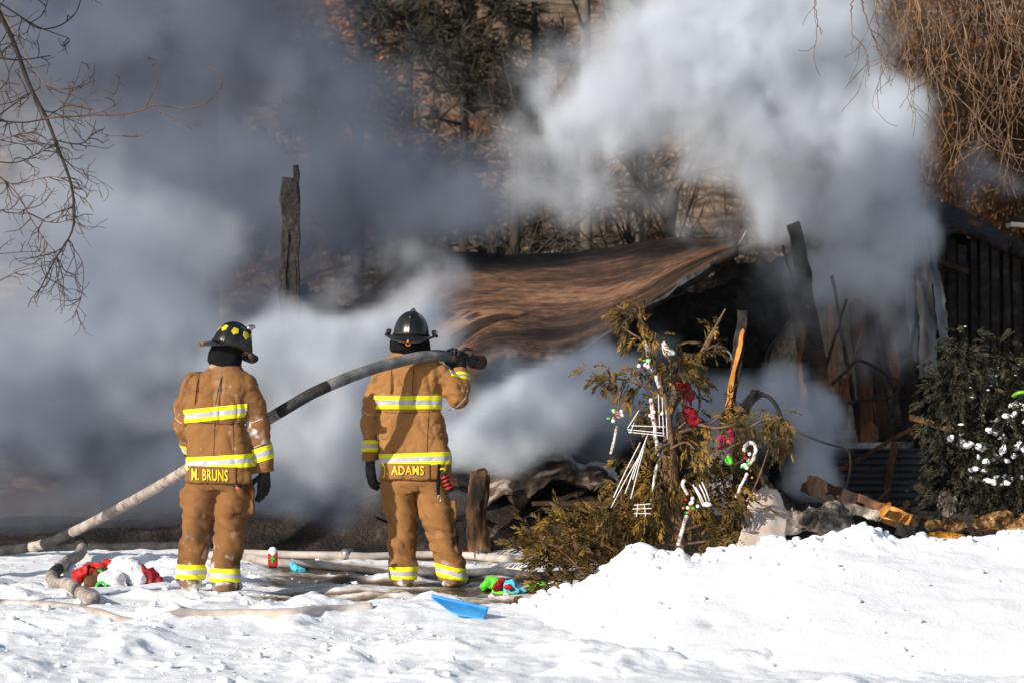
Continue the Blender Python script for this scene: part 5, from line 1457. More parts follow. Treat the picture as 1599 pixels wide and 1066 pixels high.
        d = d + 0.014 * cr ** 5
        return np.maximum(d, zz(spec["trbot"]) + 0.006 * np.sin(P[:, 0] * 40) - P[:, 2])
    la = np.array([q for l in legs for q in l])
    lo = la.min(0) - [0.24, 0.26, 0.1]; hi = la.max(0) + [0.24, 0.26, 0.0]; hi[2] = zz(hp[1]) + 0.04; lo[2] = zz(spec["trbot"]) - 0.04
    tr, V, F = solid("trousers", f_tr, lo, hi, 0.0095, suit, root)
    zn = (V[:, 2] - zz(spec["trbot"])) / 0.45
    sn = 0.6 * sstep(0.60, 0.74, fbm(V * 20 + 9, 4)) * sstep(1.0, 0.05, zn) + 0.8 * sstep(0.50, 0.62, fbm(V * 16 + 2, 3)) * sstep(0.16, 0.0, zn)
    set_attr(tr, "snow", np.clip(sn * spec["snowleg"], 0, 1))
    so = 0.7 * sstep(0.55, 0.78, fbm(V * np.array([6, 6, 4]) + seed + 8, 4)) * sstep(1.9, 0.4, zn)
    for (x, y, rx, ry, k) in spec["sootpatch"]:  # darker oval patches at set spots on the trouser legs
        q = ((V[:, 0] - p(x, y)[0]) / (rx * S)) ** 2 + ((V[:, 2] - zz(y)) / (ry * S)) ** 2
        so = np.maximum(so, k * np.exp(-q) * sstep(0.35, 0.6, fbm(V * 14, 3)))
    set_attr(tr, "soot", np.clip(so + 0.10, 0, 0.95))
    for (li, c, n_, half) in spec["leg_bands"]:
        d0 = chain(V, legs[li], lr[li]); d1 = chain(V, legs[1 - li], lr[1 - li])
        band("reflective_band", V, F, d0 < d1 - 0.004, p(*c), n_, half, half * 0.34, tr)
    boots(root, [(p(*q[0]), q[1], q[2]) for q in spec["feet"]])
    # hood under the helmet
    hd = spec["hood"]
    hz_ = [zz(r[0]) for r in hd][::-1]
    def f_hood(P):
        d = eloft(P, hz_, [p(r[1], 600)[0] for r in hd][::-1], [Y + r[4] for r in hd][::-1], [r[2] * S for r in hd][::-1], [r[3] for r in hd][::-1], 2.1)
        return d + 0.012 * (np.abs(2 * vnoise(P * np.array([22, 22, 9], np.float32)) - 1) - 0.4)
    c = p(hd[1][1], hd[1][0])
    solid("hood", f_hood, c - [0.22, 0.22, 0.26], c + [0.22, 0.22, 0.22], 0.009, M_BLACKC, root)
    # the body inside, one continuous figure
    hc = p(*spec["head"][0]); fwd = np.array(spec["head"][1], float); fwd /= np.linalg.norm(fwd)
    rt_ = np.cross(fwd, [0, 0, 1.0])
    def f_body(P):
        d = eloft(P, zs, cx, cy, [a * 0.80 for a in A], [b * 0.78 for b in B], 2.2)
        for a, r in zip(arms, ar): d = smin(d, chain(P, a, [q * 0.62 for q in r[:-1]] + [0.026], 0.02), 0.03)
        for l, r in zip(legs, lr): d = smin(d, chain(P, l, [q * 0.70 for q in r], 0.02), 0.03)
        d = smin(d, eloft(P, [zz(hp[2]), zz(hp[1])], [p(hp[0], 700)[0]] * 2, [Y] * 2, [hp[4] * S * 0.8] * 2, [hp[5] * 0.8] * 2, 2.2), 0.03)
        nk = p(*spec["neck"])
        d = smin(d, rcone(P, nk, hc - [0, 0, 0.06], 0.062, 0.058), 0.02)
        d = smin(d, rcone(P, hc + [0, 0, 0.03], hc - [0, 0, 0.035] + fwd * 0.03, 0.088, 0.066), 0.02)
        d = smin(d, rcone(P, hc - [0, 0, 0.075] + fwd * 0.05, hc - [0, 0, 0.06] + fwd * 0.01, 0.036, 0.05), 0.02)
        d = smin(d, rcone(P, hc + fwd * 0.092 + [0, 0, 0.012], hc + fwd * 0.118 + [0, 0, -0.022], 0.010, 0.015), 0.01)
        for s_ in (-1, 1):
            d = np.maximum(d, -(np.linalg.norm(P - (hc + fwd * 0.098 + rt_ * s_ * 0.034 + [0, 0, 0.014]).astype(np.float32), axis=1) - 0.014))
            d = smin(d, rcone(P, hc + rt_ * s_ * 0.088 + [0, 0, 0.025], hc + rt_ * s_ * 0.086 + [0, 0, -0.02], 0.016, 0.011), 0.006)
        d = np.maximum(d, -rcone(P, hc + fwd * 0.098 + rt_ * 0.02 + [0, 0, -0.058], hc + fwd * 0.098 - rt_ * 0.02 + [0, 0, -0.058], 0.004, 0.004))
        return np.where(P[:, 2] < zz(spec["trbot"]) + 0.03, np.maximum(d, zz(spec["trbot"]) + 0.03 - P[:, 2]), d)
    allp = np.array([q for a in arms + legs for q in a] + [hc])
    bo, V, F = solid("body", f_body, allp.min(0) - [0.16, 0.25, 0.06], allp.max(0) + [0.16, 0.2, 0.14], 0.0115, M_SKIN, root)
    for s_ in (-1, 1):
        m = MB(); V_, F_ = ico(2); m.add(V_ * 0.0125 + hc + fwd * 0.088 + rt_ * s_ * 0.034 + np.array([0, 0, 0.014]), F_); m.build("eye", pmat("eye", (0.5, 0.48, 0.45), rough=0.2), root)
    for g in spec["gloves"]:
        glove(root, p(*g[0]), *g[1:4], g[4], s=g[5])
    h = spec["helmet"]
    helmet(root, p(*h[0]), h[1], h[2], h[3], h[4], *h[5:8])
    return root

FF1 = dict(seams=[([(312, 592), (310, 610), (308, 632)], 0), ([(350, 588), (345, 606), (340, 632)], 0), ([(339, 655), (338, 690), (337, 712)], 0), ([(293, 655), (320, 659), (360, 661), (376, 660)], 0), ([(366, 655), (368, 685), (368, 712)], 0), ([(385, 663), (398, 658), (412, 653)], 1), ([(396, 698), (410, 693), (424, 688)], 1), ([(274, 652), (280, 657), (286, 660)], 1)], foot=(330, 918), ground=0.075, suit=M_SUIT1, seed=3.0, text="M. BRUNS",
    torso=[(571, 352, 20, 0.07, 0.01), (580, 349, 34, 0.095, 0.0), (590, 345, 46, 0.118, -0.01), (604, 341, 52, 0.140, -0.012), (630, 338, 49, 0.150, -0.01), (665, 338, 47, 0.148, 0.0), (700, 343, 49, 0.152, 0.0), (728, 345, 53, 0.160, 0.0), (756, 345, 55, 0.166, 0.0)],
    arms=[([(302, 600), (290, 632, 0.0), (287, 664, 0.02), (297, 694, 0.14), (312, 706, 0.26)], [0.082, 0.078, 0.074, 0.066, 0.062]),
          ([(384, 603), (396, 634, 0.0), (403, 668, 0.0), (409, 702, 0.03), (413, 745, 0.06)], [0.084, 0.082, 0.078, 0.074, 0.074])],
    collar=(560, 580, 351, 24, 0.015), pleats=[(312, 565, 628), (348, 570, 660)], hem=753, waistline=662, xmin=268, xmax=432,
    cuffs=[((412, 736, 0.055), (0.12, 0.08, -1))],
    snowpatch=[(400, 672, 8, 16, 1.0), (396, 663, 10, 6, 0.9), (409, 690, 9, 5, 0.6), (330, 572, 9, 3, 0.25), (345, 600, 8, 30, 0.1)],
    torso_bands=[((335, 645), (-0.10, 0, 1), 0.047), ((347, 720), (-0.06, 0, 1), 0.046)],
    arm_bands=[(1, (410, 707, 0.035), (-0.30, -0.1, 1), 0.050), (0, (297, 694, 0.14), (-0.45, -0.55, 1), 0.045)],
    panel=((334, 740), 77, 27, -0.03), letters=((331, 739.5), 57, 18),
    legs=[([(317, 762), (309, 800), (303, 850), (297, 890), (296, 925)], [0.118, 0.106, 0.100, 0.097, 0.097]), ([(366, 762), (362, 800), (357, 850), (352, 890), (351, 925)], [0.124, 0.118, 0.108, 0.101, 0.100])],
    hips=(341, 735, 752, 764, 54, 0.150, 0.0), pockets=[(288, 776, 4, 13, 0.02), (391, 782, 4, 17, 0.02)], trbot=906,
    feet=[((297, 905, 0.0), 0.12, 0.075), ((352, 908, 0.0), -0.25, 0.06)], snowleg=1.0,
    sootpatch=[(372, 795, 14, 20, 0.9), (300, 838, 14, 14, 0.5), (386, 760, 12, 12, 0.8), (365, 880, 20, 20, 0.6)],
    leg_bands=[(0, (297, 891), (0.02, 0, 1), 0.050), (1, (352, 897), (0.03, 0, 1), 0.050)],
    hood=[(528, 360, 23, 0.10, 0.0), (548, 352, 25, 0.105, 0.0), (564, 350, 27, 0.098, 0.01), (577, 354, 20, 0.08, 0.02)],
    head=((359, 545, 0.02), (0.85, 0.5, -0.1)), neck=(352, 580, 0.0),
    gloves=[((413, 738, 0.06), (-0.05, 0.10, -1), (-0.55, 0.80, 0), (-0.8, -0.3, 0), (0.28, 0.32, 0.38, 0.42), 1.10), ((314, 706, 0.30), (0.7, 0.6, 0.1), (0.3, -0.3, -0.9), (0, 0.2, 1), (0.6, 0.6, 0.6, 0.6), 1.08)],
    helmet=((361, 541, 0.0), R(-62), R(-19), R(4), 0.96, True, False, True))
firefighter(20.0, FF1, "firefighter in tan turnout gear, yellow reflectors on his black helmet, arms hanging at his sides")

FF2 = dict(seams=[([(613, 575), (612, 592), (612, 614)], 0), ([(648, 572), (646, 590), (645, 614)], 0), ([(671, 642), (669, 675), (668, 706)], 0), ([(589, 642), (620, 644), (660, 643), (690, 640)], 0), ([(700, 640), (712, 636), (726, 622), (730, 608)], 1), ([(566, 640), (575, 646), (586, 648)], 1)], foot=(665, 915), ground=0.02, suit=M_SUIT2, seed=8.0, text="J. ADAMS",
    torso=[(552, 642, 26, 0.08, 0.01), (562, 640, 44, 0.105, 0.0), (572, 638, 52, 0.125, -0.01), (588, 637, 54, 0.142, -0.015), (620, 638, 53, 0.152, -0.012), (660, 643, 52, 0.150, 0.0), (695, 647, 55, 0.155, 0.0), (720, 649, 57, 0.165, 0.0), (752, 647, 55, 0.168, 0.0)],
    arms=[([(594, 590), (582, 625, 0.0), (577, 660, 0.01), (577, 695, 0.03), (578, 725, 0.04)], [0.078, 0.072, 0.066, 0.062, 0.062]),
          ([(690, 588), (706, 604, -0.02), (715, 620, -0.02), (719, 604, 0.03), (716, 584, 0.08), (714, 570, 0.10)], [0.085, 0.084, 0.080, 0.074, 0.062, 0.054])],
    collar=(543, 560, 642, 27, 0.015), pleats=[(614, 545, 618), (648, 548, 635)], hem=748, waistline=641, xmin=560, xmax=742,
    cuffs=[((578, 718, 0.035), (0.0, 0.12, -1)), ((715, 576, 0.09), (-0.1, 0.35, 1))],
    snowpatch=[(716, 572, 6, 10, 0.5)],
    torso_bands=[((638, 627.5), (0.0, 0, 1), 0.049), ((648, 715.5), (-0.035, 0, 1), 0.046)],
    arm_bands=[(0, (577, 697, 0.03), (0.0, 0.15, 1), 0.042), (1, (718, 592, 0.06), (-0.12, 0.5, 1), 0.030)],
    panel=((634, 735), 78, 26, -0.01), letters=((631, 734.5), 64, 19),
    legs=[([(624, 762), (626, 800), (628, 845), (630, 885), (630, 925)], [0.128, 0.112, 0.106, 0.100, 0.100]), ([(672, 762), (681, 800), (693, 845), (705, 885), (710, 925)], [0.132, 0.124, 0.112, 0.104, 0.104])],
    hips=(646, 735, 754, 768, 52, 0.150, 0.0), pockets=[(602, 786, 3, 12, 0.03), (707, 796, 3, 14, 0.03)], trbot=904,
    feet=[((630, 902, 0.0), 0.08, 0.022), ((708, 902, 0.0), -0.3, 0.020)], snowleg=0.5,
    sootpatch=[(706, 785, 12, 16, 1.0), (716, 840, 10, 34, 0.95), (650, 850, 12, 30, 0.5), (628, 868, 14, 22, 0.5)],
    leg_bands=[(0, (630, 893.5), (0.0, 0, 1), 0.048), (1, (706, 893), (0.22, 0, 1), 0.048)],
    hood=[(522, 641, 27, 0.11, 0.0), (534, 640, 31, 0.118, 0.0), (546, 641, 32, 0.112, 0.0), (557, 645, 25, 0.085, 0.02)],
    head=((642, 528, 0.02), (0.1, 1.0, -0.05)), neck=(642, 565, 0.0),
    gloves=[((578, 722, 0.04), (0.06, 0.08, -1), (0.75, 0.6, 0), (0.3, 0.9, 0), (0.35, 0.4, 0.45, 0.5), 1.12), ((714, 576, 0.095), (-0.10, -0.12, 1), (-0.25, -0.95, 0.1), (-0.9, 0.3, 0), (1.0, 1.0, 1.0, 1.0), 1.12)],
    helmet=((642, 524, 0.0), R(-3), R(-3), R(2), 1.02, False, True, False))
firefighter(21.0, FF2, "firefighter in golden tan gear and plain black helmet, balancing the hose on his shoulder")
# ------------------------------------------------------------------ hoses
M_HOSE = pmat("woven_hose", [(0.13, 0.10, 0.085), (0.33, 0.275, 0.235), (0.52, 0.445, 0.39)], scale=13, rough=0.9, bump=0.6, bscale=150, bdist=0.004, lo=0.30, hi=0.66)
M_HOSED = pmat("sooty_hose", [(0.018, 0.017, 0.017), (0.06, 0.056, 0.055)], scale=9, rough=0.8, bump=0.6, bscale=150, bdist=0.004)
M_HOSEP = pmat("pinkish_hose", [(0.20, 0.16, 0.14), (0.43, 0.365, 0.325), (0.58, 0.51, 0.465)], scale=4, rough=0.85, bump=0.5, bscale=140, bdist=0.004, lo=0.28, hi=0.6)
M_HOSEG = pmat("grey_hose", [(0.07, 0.07, 0.075), (0.15, 0.145, 0.148), (0.27, 0.255, 0.25)], scale=7, rough=0.8, bump=0.5, bscale=150, bdist=0.004)
M_COUP = pmat("coupling", [(0.16, 0.16, 0.16), (0.4, 0.4, 0.4)], scale=20, rough=0.35, metal=0.8)

def hose_mesh(name, pts, r, mats, parent=None, n=120, ranges=None, seed=0, wob=0.01):
    p = spline(pts, n)
    p = p + np.stack([fbm(P2(np.linspace(0, n / 16, n), seed, k * 7.0), 2) - 0.5 for k in range(3)], -1) * wob
    rr = r * (1 + 0.05 * (fbm(P2(np.linspace(0, n / 3, n), seed, 2.0), 2) - 0.5))
    m = MB(); m.tube(p, rr, 16)
    if ranges:
        for i in range(n - 1):
            t = (i + .5) / (n - 1)
            for (a, b, mi) in ranges:
                if a <= t <= b:
                    for j in range(16): m.m[i * 16 + j] = mi
    return m.build(name, mats, parent)

fh = thing("fire_hose", "charged grey-brown hose rising from the snow onto the second firefighter's shoulder", "hose", at(90, 858, 23.9))
main = [at(-160, 866, 24.2), at(-60, 863, 24.2), at(20, 857, 24.1), at(60, 850, 24.0), at(92, 839, 23.8), at(140, 817, 23.4), at(200, 785, 22.8), at(262, 750, 21.5), at(310, 720, 20.85), at(360, 689, 20.46), at(400, 665, 20.28), at(440, 641, 20.19), at(490, 612, 20.25), at(560, 583, 20.47), at(612, 566, 20.68), at(652, 557.5, 20.83), at(686, 555, 20.97), at(712, 558, 21.10)]
hose_mesh("hose", main, 0.0415, [M_HOSE, M_HOSED, M_HOSEG], fh, 190, [(0.0, 0.155, 1), (0.155, 0.19, 0), (0.19, 0.262, 1), (0.640, 0.725, 1), (0.725, 1.0, 2)], 1.0, 0.012)
def ppx(x, y, d): return at(x, y, d)
m = MB(); m.tube([ppx(700, 556.5, 21.04), ppx(706, 557, 21.07), ppx(716, 558, 21.12)], [0.052, 0.056, 0.050], 16); m.build("coupling", M_RUBBER, fh)
nz_ = MB(); nz_.tube([ppx(714, 558, 21.11), ppx(722, 559, 21.15), ppx(727, 560, 21.17), ppx(733, 561.5, 21.20), ppx(738, 562.5, 21.23)], [0.044, 0.050, 0.040, 0.044, 0.046], 16)
nz_.tube([ppx(722, 560, 21.10), ppx(724, 572, 21.12), ppx(722, 582, 21.13)], [0.020, 0.022, 0.020], 10)
nzo = nz_.build("nozzle", M_RUBBER, fh)
b_ = MB(); b_.tube(spline([ppx(717, 556, 21.10), ppx(722, 548, 21.10), ppx(727, 544.5, 21.10), ppx(735, 545.5, 21.12), ppx(738.5, 549, 21.13), ppx(734, 555, 21.14), ppx(730, 560, 21.15)], 30), 0.0125, 8); b_.build("bail", M_RUBBER, nzo)
t_ = MB(); t_.tube([ppx(737, 562.5, 21.22), ppx(739, 563, 21.23), ppx(746, 564.5, 21.27), ppx(752, 565.5, 21.31)], [0.046, 0.055, 0.057, 0.053], 20); t_.build("tip", M_RUBBER, nzo)
for q in (739.5, 743.5):
    r_ = MB(); r_.tube([ppx(q, 563 + (q - 739) * .2, 21.235 + (q - 739.5) * .005), ppx(q + 1.4, 563.3 + (q - 739) * .2, 21.243 + (q - 739.5) * .005)], 0.0585, 20); r_.build("tip_ring", pmat("faded_red", (0.16, 0.03, 0.022), rough=0.5), nzo)
# snow stuck to the top of the hose
def G(px, y, up=0.0):
    x = (px - CXP) / FPX * y
    return np.array([x, y, float(gz(x, y)) + up])
def gpy(px, py, up=0.0):
    """the ground point seen at a pixel"""
    y = 20.0
    for _ in range(60):
        x = (px - CXP) / FPX * y; z = float(gz(x, y)) + up
        y2 = (CAMZ - z) * FPX / max(20, (py - HZN)); y = 0.5 * y + 0.5 * y2
    x = (px - CXP) / FPX * y
    return np.array([x, y, float(gz(x, y)) + up])
def ground_hose(label, pix, r, mat, seed, up=None, n=110, mats=None, ranges=None, follow=0.6):
    up = r * 0.6 if up is None else up
    pts = np.array([gpy(x, y, 0) for x, y in pix])
    p = spline(pts, n)
    z = np.array([float(gz(a, b)) for a, b in p[:, :2]])
    k = np.ones(13) / 13; zs_ = np.convolve(np.pad(z, 6, mode='edge'), k, mode='valid')
    p[:, 2] = zs_ + up
    o = hose_mesh("fire_hose", p, r, mats or mat, None, n, ranges, seed, 0.012)
    return tag(o, label, "hose", "hoses lying on the ground")
loop = [at(122, 838, 23.9), at(128, 852, 23.6), at(122, 866, 23.2), at(104, 880, 22.6), at(86, 893, 22.0), at(80, 902, 21.6), at(90, 912, 21.0), at(108, 921, 20.4), at(128, 930, 19.8), at(146, 939, 19.2)]
loop = [np.array([q[0], q[1], max(q[2], float(gz(q[0], q[1])) + 0.03)]) for q in loop]
tag(hose_mesh("fire_hose", loop, 0.046, [M_HOSE, M_HOSED], None, 90, [(0.0, 0.14, 1), (0.40, 0.5, 1)], 4, 0.012), "grey hose curving down out of the snow left of the red cloth", "hose", "hoses lying on the ground")
ground_hose("hose in front of the left snow mound, half buried, below the red cloth", [(60, 946), (100, 949), (135, 952), (146, 940)], 0.04, M_HOSE, 6, 0.0)
ground_hose("pale hose buried along the front of the snow, ending below the first firefighter", [(-60, 938), (60, 946), (150, 956), (230, 958), (300, 960), (380, 957), (455, 953), (520, 950), (580, 948)], 0.043, M_HOSEP, 8, -0.012)
ground_hose("far pale pinkish hose, topmost behind the firefighters' legs", [(300, 866), (380, 868), (470, 871), (560, 873), (650, 872), (740, 874), (815, 877), (880, 880)], 0.033, M_HOSEP, 10, 0.031)
ground_hose("pinkish hose that turns grey between the second firefighter's boots", [(330, 872), (380, 876), (440, 881), (510, 889), (580, 894), (650, 899), (730, 901), (810, 900), (880, 899)], 0.036, M_HOSEP, 12, 0.031, 130, [M_HOSEP, M_HOSEG], [(0.58, 1.0, 1)])
ground_hose("pale hose lying flat at the left edge beyond the black one", [(-80, 846), (0, 847), (60, 848), (110, 846), (180, 848)], 0.042, M_HOSE, 14, 0.03, 70, [M_HOSE, M_HOSED], [(0.52, 0.85, 1)])
ground_hose("black hose at the edge of the snow, left of the first firefighter", [(40, 860), (120, 858), (200, 857), (270, 856), (330, 858)], 0.042, M_HOSED, 16, 0.02)

# a steel coupling on the topmost hose and one where the loop meets the raised hose
for (pa, pb, lab) in [((536, 872.5), (548, 872.6), "steel coupling on the topmost pinkish hose between the firefighters"), ((744, 874), (757, 874.4), "steel coupling on the pinkish hose right of the second firefighter")]:
    a, b = gpy(*pa), gpy(*pb); a[2] += 0.040; b[2] += 0.040
    m = MB(); m.tube([a, a * .8 + b * .2, a * .55 + b * .45, a * .45 + b * .55, a * .2 + b * .8, b], [0.040, 0.048, 0.048, 0.043, 0.050, 0.041], 14); tag(m.build("hose_coupling", M_COUP), lab, "coupling", "hose couplings")

# ------------------------------------------------------------------ things strewn on the snow
M_RED = pmat("red_cloth", [(0.36, 0.010, 0.010), (0.62, 0.022, 0.018)], scale=4, rough=0.55, bump=0.3, bscale=30)
M_DRED = pmat("dark_red_cloth", [(0.16, 0.006, 0.010), (0.32, 0.010, 0.016)], scale=4, rough=0.55)
M_WHITEC = pmat("white_cloth", [(0.66, 0.64, 0.68), (0.82, 0.81, 0.84)], scale=5, rough=0.6)
M_BROWNC = pmat("brown_cloth", [(0.05, 0.024, 0.012), (0.17, 0.075, 0.03)], scale=8, rough=0.8)
M_GREEN = pmat("green_plastic", [(0.02, 0.36, 0.04), (0.05, 0.60, 0.08)], scale=6, rough=0.45)
M_LIME = pmat("lime_cloth", [(0.07, 0.50, 0.03), (0.20, 0.78, 0.06)], scale=5, rough=0.5)
M_BLUE = pmat("blue_plastic", [(0.035, 0.26, 0.62), (0.08, 0.40, 0.80)], scale=3, rough=0.4, spec=0.5)
M_CYAN = pmat("cyan_cloth", [(0.04, 0.42, 0.66), (0.16, 0.62, 0.80)], scale=5, rough=0.5)
M_BLACKP = pmat("black_plastic", (0.012, 0.012, 0.012), rough=0.4)
M_WHITEP = pmat("white_plastic", [(0.72, 0.70, 0.68), (0.84, 0.83, 0.81)], scale=9, rough=0.5)

def cloth(name, pix, Y, parent, mat, seed, thick=0.05, lift=0.03, h=0.010):
    """a slumped, creased lump of cloth: an outline in plan, puffed up and folded; pix = rows (px, py, radius m)"""
    cs = [at(x, y, Y + dy) for (x, y, r, dy) in pix]; rr = [r for (_, _, r, _) in pix]
    def f(P):
        d = None
        for i in range(len(cs)):
            e = rcone(P, cs[i], cs[min(i + 1, len(cs) - 1)], rr[i], rr[min(i + 1, len(cs) - 1)])
            d = e if d is None else smin(d, e, 0.02)
        d = d + 0.032 * (np.abs(2 * vnoise(P * 13 + seed) - 1) - 0.42) + 0.018 * (np.abs(2 * vnoise(P * 27 + seed) - 1) - 0.42)
        return d
    a = np.array(cs); mr = max(rr) + 0.05
    V, F = sdf_mesh(f, a.min(0) - mr, a.max(0) + mr, h)
    return obj(name, V, F, mat, parent, False)
def gyz(px, py): q = gpy(px, py); return q[1]
yS = gyz(170, 915)
san = thing("deflated_decoration", "deflated red and white christmas decoration crumpled on the snow, green hoops on it", "decoration", gpy(175, 915))
cloth("red_sleeve", [(116, 908, 0.035, 0), (124, 898, 0.045, 0.02), (140, 892, 0.045, 0.03), (155, 889, 0.04, 0.03)], yS, san, M_RED, 1)
cloth("red_hood", [(166, 879, 0.035, 0.1), (174, 885, 0.05, 0.08), (180, 890, 0.035, 0.06)], yS, san, M_RED, 4)
cloth("white_body", [(168, 899, 0.06, 0.0), (185, 892, 0.085, 0.06), (205, 892, 0.085, 0.06), (214, 900, 0.06, 0.02)], yS, san, M_WHITEC, 6)
cloth("white_beard", [(166, 903, 0.05, -0.08), (180, 906, 0.06, -0.08), (186, 916, 0.045, -0.08)], yS, san, M_WHITEC, 9)
cloth("red_trousers", [(221, 897, 0.07, 0.05), (234, 900, 0.06, 0.05), (246, 905, 0.022, 0.03)], yS, san, M_DRED, 11)
cloth("brown_sack", [(160, 892, 0.04, 0.0), (148, 906, 0.055, -0.04), (143, 914, 0.05, -0.05), (156, 920, 0.045, -0.06)], yS, san, M_BROWNC, 13)
cloth("dark_mitten", [(166, 914, 0.04, -0.08), (176, 915, 0.03, -0.08)], yS, san, M_BLACKC, 15)
an = np.linspace(0, 2 * np.pi, 33); c = at(158, 917, yS - 0.14)
m = MB(); m.tube(np.stack([c[0] + 0.036 * np.sin(an), c[1] + 0.01 * np.cos(an), c[2] + 0.042 * np.cos(an)], -1), 0.010, 8, cap=False); m.build("green_hoop", M_GREEN, san)
V_, F_ = ico(2); c = at(156, 893, yS - 0.06)
obj("green_button", V_ * np.array([0.026, 0.012, 0.022]) + c, [tuple(f) for f in F_], M_GREEN, san, True)
m = MB(); c = at(139, 892, yS - .04); m.tube(np.stack([c[0] + 0.0 * an, c[1] + 0.046 * np.sin(an), c[2] + 0.046 * np.cos(an)], -1), 0.008, 6, cap=False); m.build("dark_cuff", M_BLACKC, san)

# small red lantern with a green cross
q = gpy(426, 893); S_ = q[1] / FPX; lc = at(426, 873, q[1])
la = thing("toy_lantern", "small red lantern with a green cross and a domed white top, beside the hose", "lantern", q)
def rbox(P, c, e, r): d = np.abs(P - np.asarray(c, np.float32)) - np.asarray(e, np.float32); return np.linalg.norm(np.maximum(d, 0), axis=1) + np.minimum(d.max(1), 0) - r
e = np.array([7 * S_, 0.028, 10 * S_]) - 0.006
V, F = sdf_mesh(lambda P: rbox(P, lc, e, 0.008), lc - e - 0.02, lc + e + 0.02, 0.004); obj("body", V, F, M_REDP, la, True)
fy = lc[1] - 0.034
m = MB(); m.box((lc[0], fy - .001, lc[2] + .004), (0.011, 0.006, 0.060)); m.box((lc[0], fy, lc[2] + .010), (0.036, 0.006, 0.014)); m.box((lc[0], fy + .001, lc[2] + 0.012), (0.022, 0.0065, 0.03)); m.build("green_cross", M_GREEN, la, False)
tc = at(426, 862, q[1])
V, F = sdf_mesh(lambda P: np.maximum(np.linalg.norm((P - tc.astype(np.float32)) / np.array([7.6 * S_, .034, 9 * S_], np.float32), axis=1) - 1, 0) * .03 - .0001 + np.minimum(0, np.linalg.norm((P - tc.astype(np.float32)) / np.array([7.6 * S_, .034, 9 * S_], np.float32), axis=1) - 1) * .03, tc - .06, tc + .06, 0.004); obj("white_cap", V, F, M_WHITEP, la, True)
m = MB(); m.box(at(426, 884.5, q[1]), (0.058, 0.06, 0.02)); m.build("base", M_BLACKP, la, False)
# scrap of blue plastic
q = gpy(463, 890); tag(cloth("blue_scrap", [(456, 881, 0.022, 0), (463, 887, 0.026, 0), (471, 891, 0.018, 0)], q[1], None, M_CYAN, 21), "crumpled scrap of blue plastic on the snow beside the hose", "scrap")
# blue sled half out of the snow
ys = gyz(715, 960)
rows = [[at(674, 930, ys + .05), at(690, 934, ys + .04), at(712, 939, ys + .03), at(735, 944, ys + .02), at(762, 950, ys)], [at(680, 936, ys - .02), at(694, 941, ys - .03), at(714, 946, ys - .04), at(736, 951, ys - .05), at(760, 957, ys - .06)], [at(700, 951, ys - .10), at(708, 955, ys - .11), at(720, 959, ys - .12), at(738, 962, ys - .12), at(756, 965, ys - .12)]]
sl = thing("plastic_sled", "bright blue plastic sled edge sticking out of the snow", "sled", gpy(715, 962))
patch("shell", rows, 40, 16, M_BLUE, sl, 0.008, lambda S, u, v: 0.006 * (fbm(S * 9, 2) - .5))
m = MB(); m.tube(spline(rows[0], 30) + np.array([0, -.004, .003]), 0.012, 8); m.build("rim", M_BLUE, sl)
# deflated lime and blue decoration near the second firefighter
yl = gyz(790, 925)
lm = thing("deflated_decoration", "crumpled lime green and blue decoration on the snow by the sled", "decoration", gpy(790, 925))
cloth("lime_cloth", [(757, 914, 0.02, 0), (768, 908, 0.036, 0.02), (778, 914, 0.03, 0.0), (776, 924, 0.022, -.02), (784, 931, 0.03, -.03), (798, 930, 0.026, -.03)], yl, lm, M_LIME, 31, h=0.008)
cloth("cyan_cloth", [(790, 912, 0.028, 0), (800, 912, 0.03, 0), (803, 920, 0.022, -.02), (793, 926, 0.02, -.03), (815, 920, 0.012, 0), (826, 918, 0.008, 0)], yl, lm, M_CYAN, 33, h=0.008)
cloth("dark_red_cloth", [(783, 908, 0.022, 0), (777, 916, 0.024, -.03)], yl, lm, M_DRED, 35, h=0.008)
cloth("red_bow", [(791, 916, 0.016, -.06), (796, 917, 0.014, -.06)], yl, lm, M_RED, 37, h=0.006)
tag(cloth("green_scrap", [(824, 918, 0.012, 0), (838, 915, 0.014, 0), (848, 913, 0.009, 0)], yl, None, M_LIME, 39, h=0.006), "thin lime green scrap trailing toward the cedar's skirt", "scrap")
tag(cloth("dark_scrap", [(805, 935, 0.018, 0), (814, 938, 0.016, 0)], gyz(810, 940), None, M_BROWNC, 41, h=0.007), "dark brown scrap on the snow below the lime green decoration", "scrap")

# ------------------------------------------------------------------ gear hanging at the firefighters' hips
gy = 20.80
us = thing("glove_strap", "black strap with a steel clip hanging at the second firefighter's right hip", "strap", at(686, 784, gy))
m = MB(); m.tube(spline([at(686, 724, gy - .01), at(685, 745, gy), at(684, 765, gy + .005), at(685, 772, gy)], 16), 0.013, 6, flat=.5); m.build("strap", M_BLACKC, us)
m = MB(); an = np.linspace(0, 2 * np.pi, 17); c = at(686, 778, gy - .005); m.tube(np.stack([c[0] + .012 * np.sin(an), c[1] + 0 * an, c[2] + .026 * np.cos(an)], -1), 0.0045, 6, cap=False); m.build("clip", M_STEEL, us)
fl = thing("flashlight", "ribbed red and black flashlight clipped at the second firefighter's hip", "flashlight", at(702, 766, gy))
m = MB(); m.tube([at(692, 738, gy), at(695, 745, gy), at(702, 762, gy), at(704, 767, gy)], [0.016, 0.026, 0.026, 0.030], 12); m.build("body", M_BLACKP, fl)
for k in range(4):
    a = at(693.5 + k * 2.3, 743 + k * 5.6, gy - .004); b = at(694.7 + k * 2.3, 746 + k * 5.6, gy - .004); m = MB(); m.tube([a, b], 0.030, 12); m.build("grip_ring", M_REDP, fl)
m = MB(); m.tube(spline([at(686, 734, gy), at(690, 731, gy - .01), at(696, 733, gy)], 12), 0.006, 6); m.build("loop", M_YEL, fl)
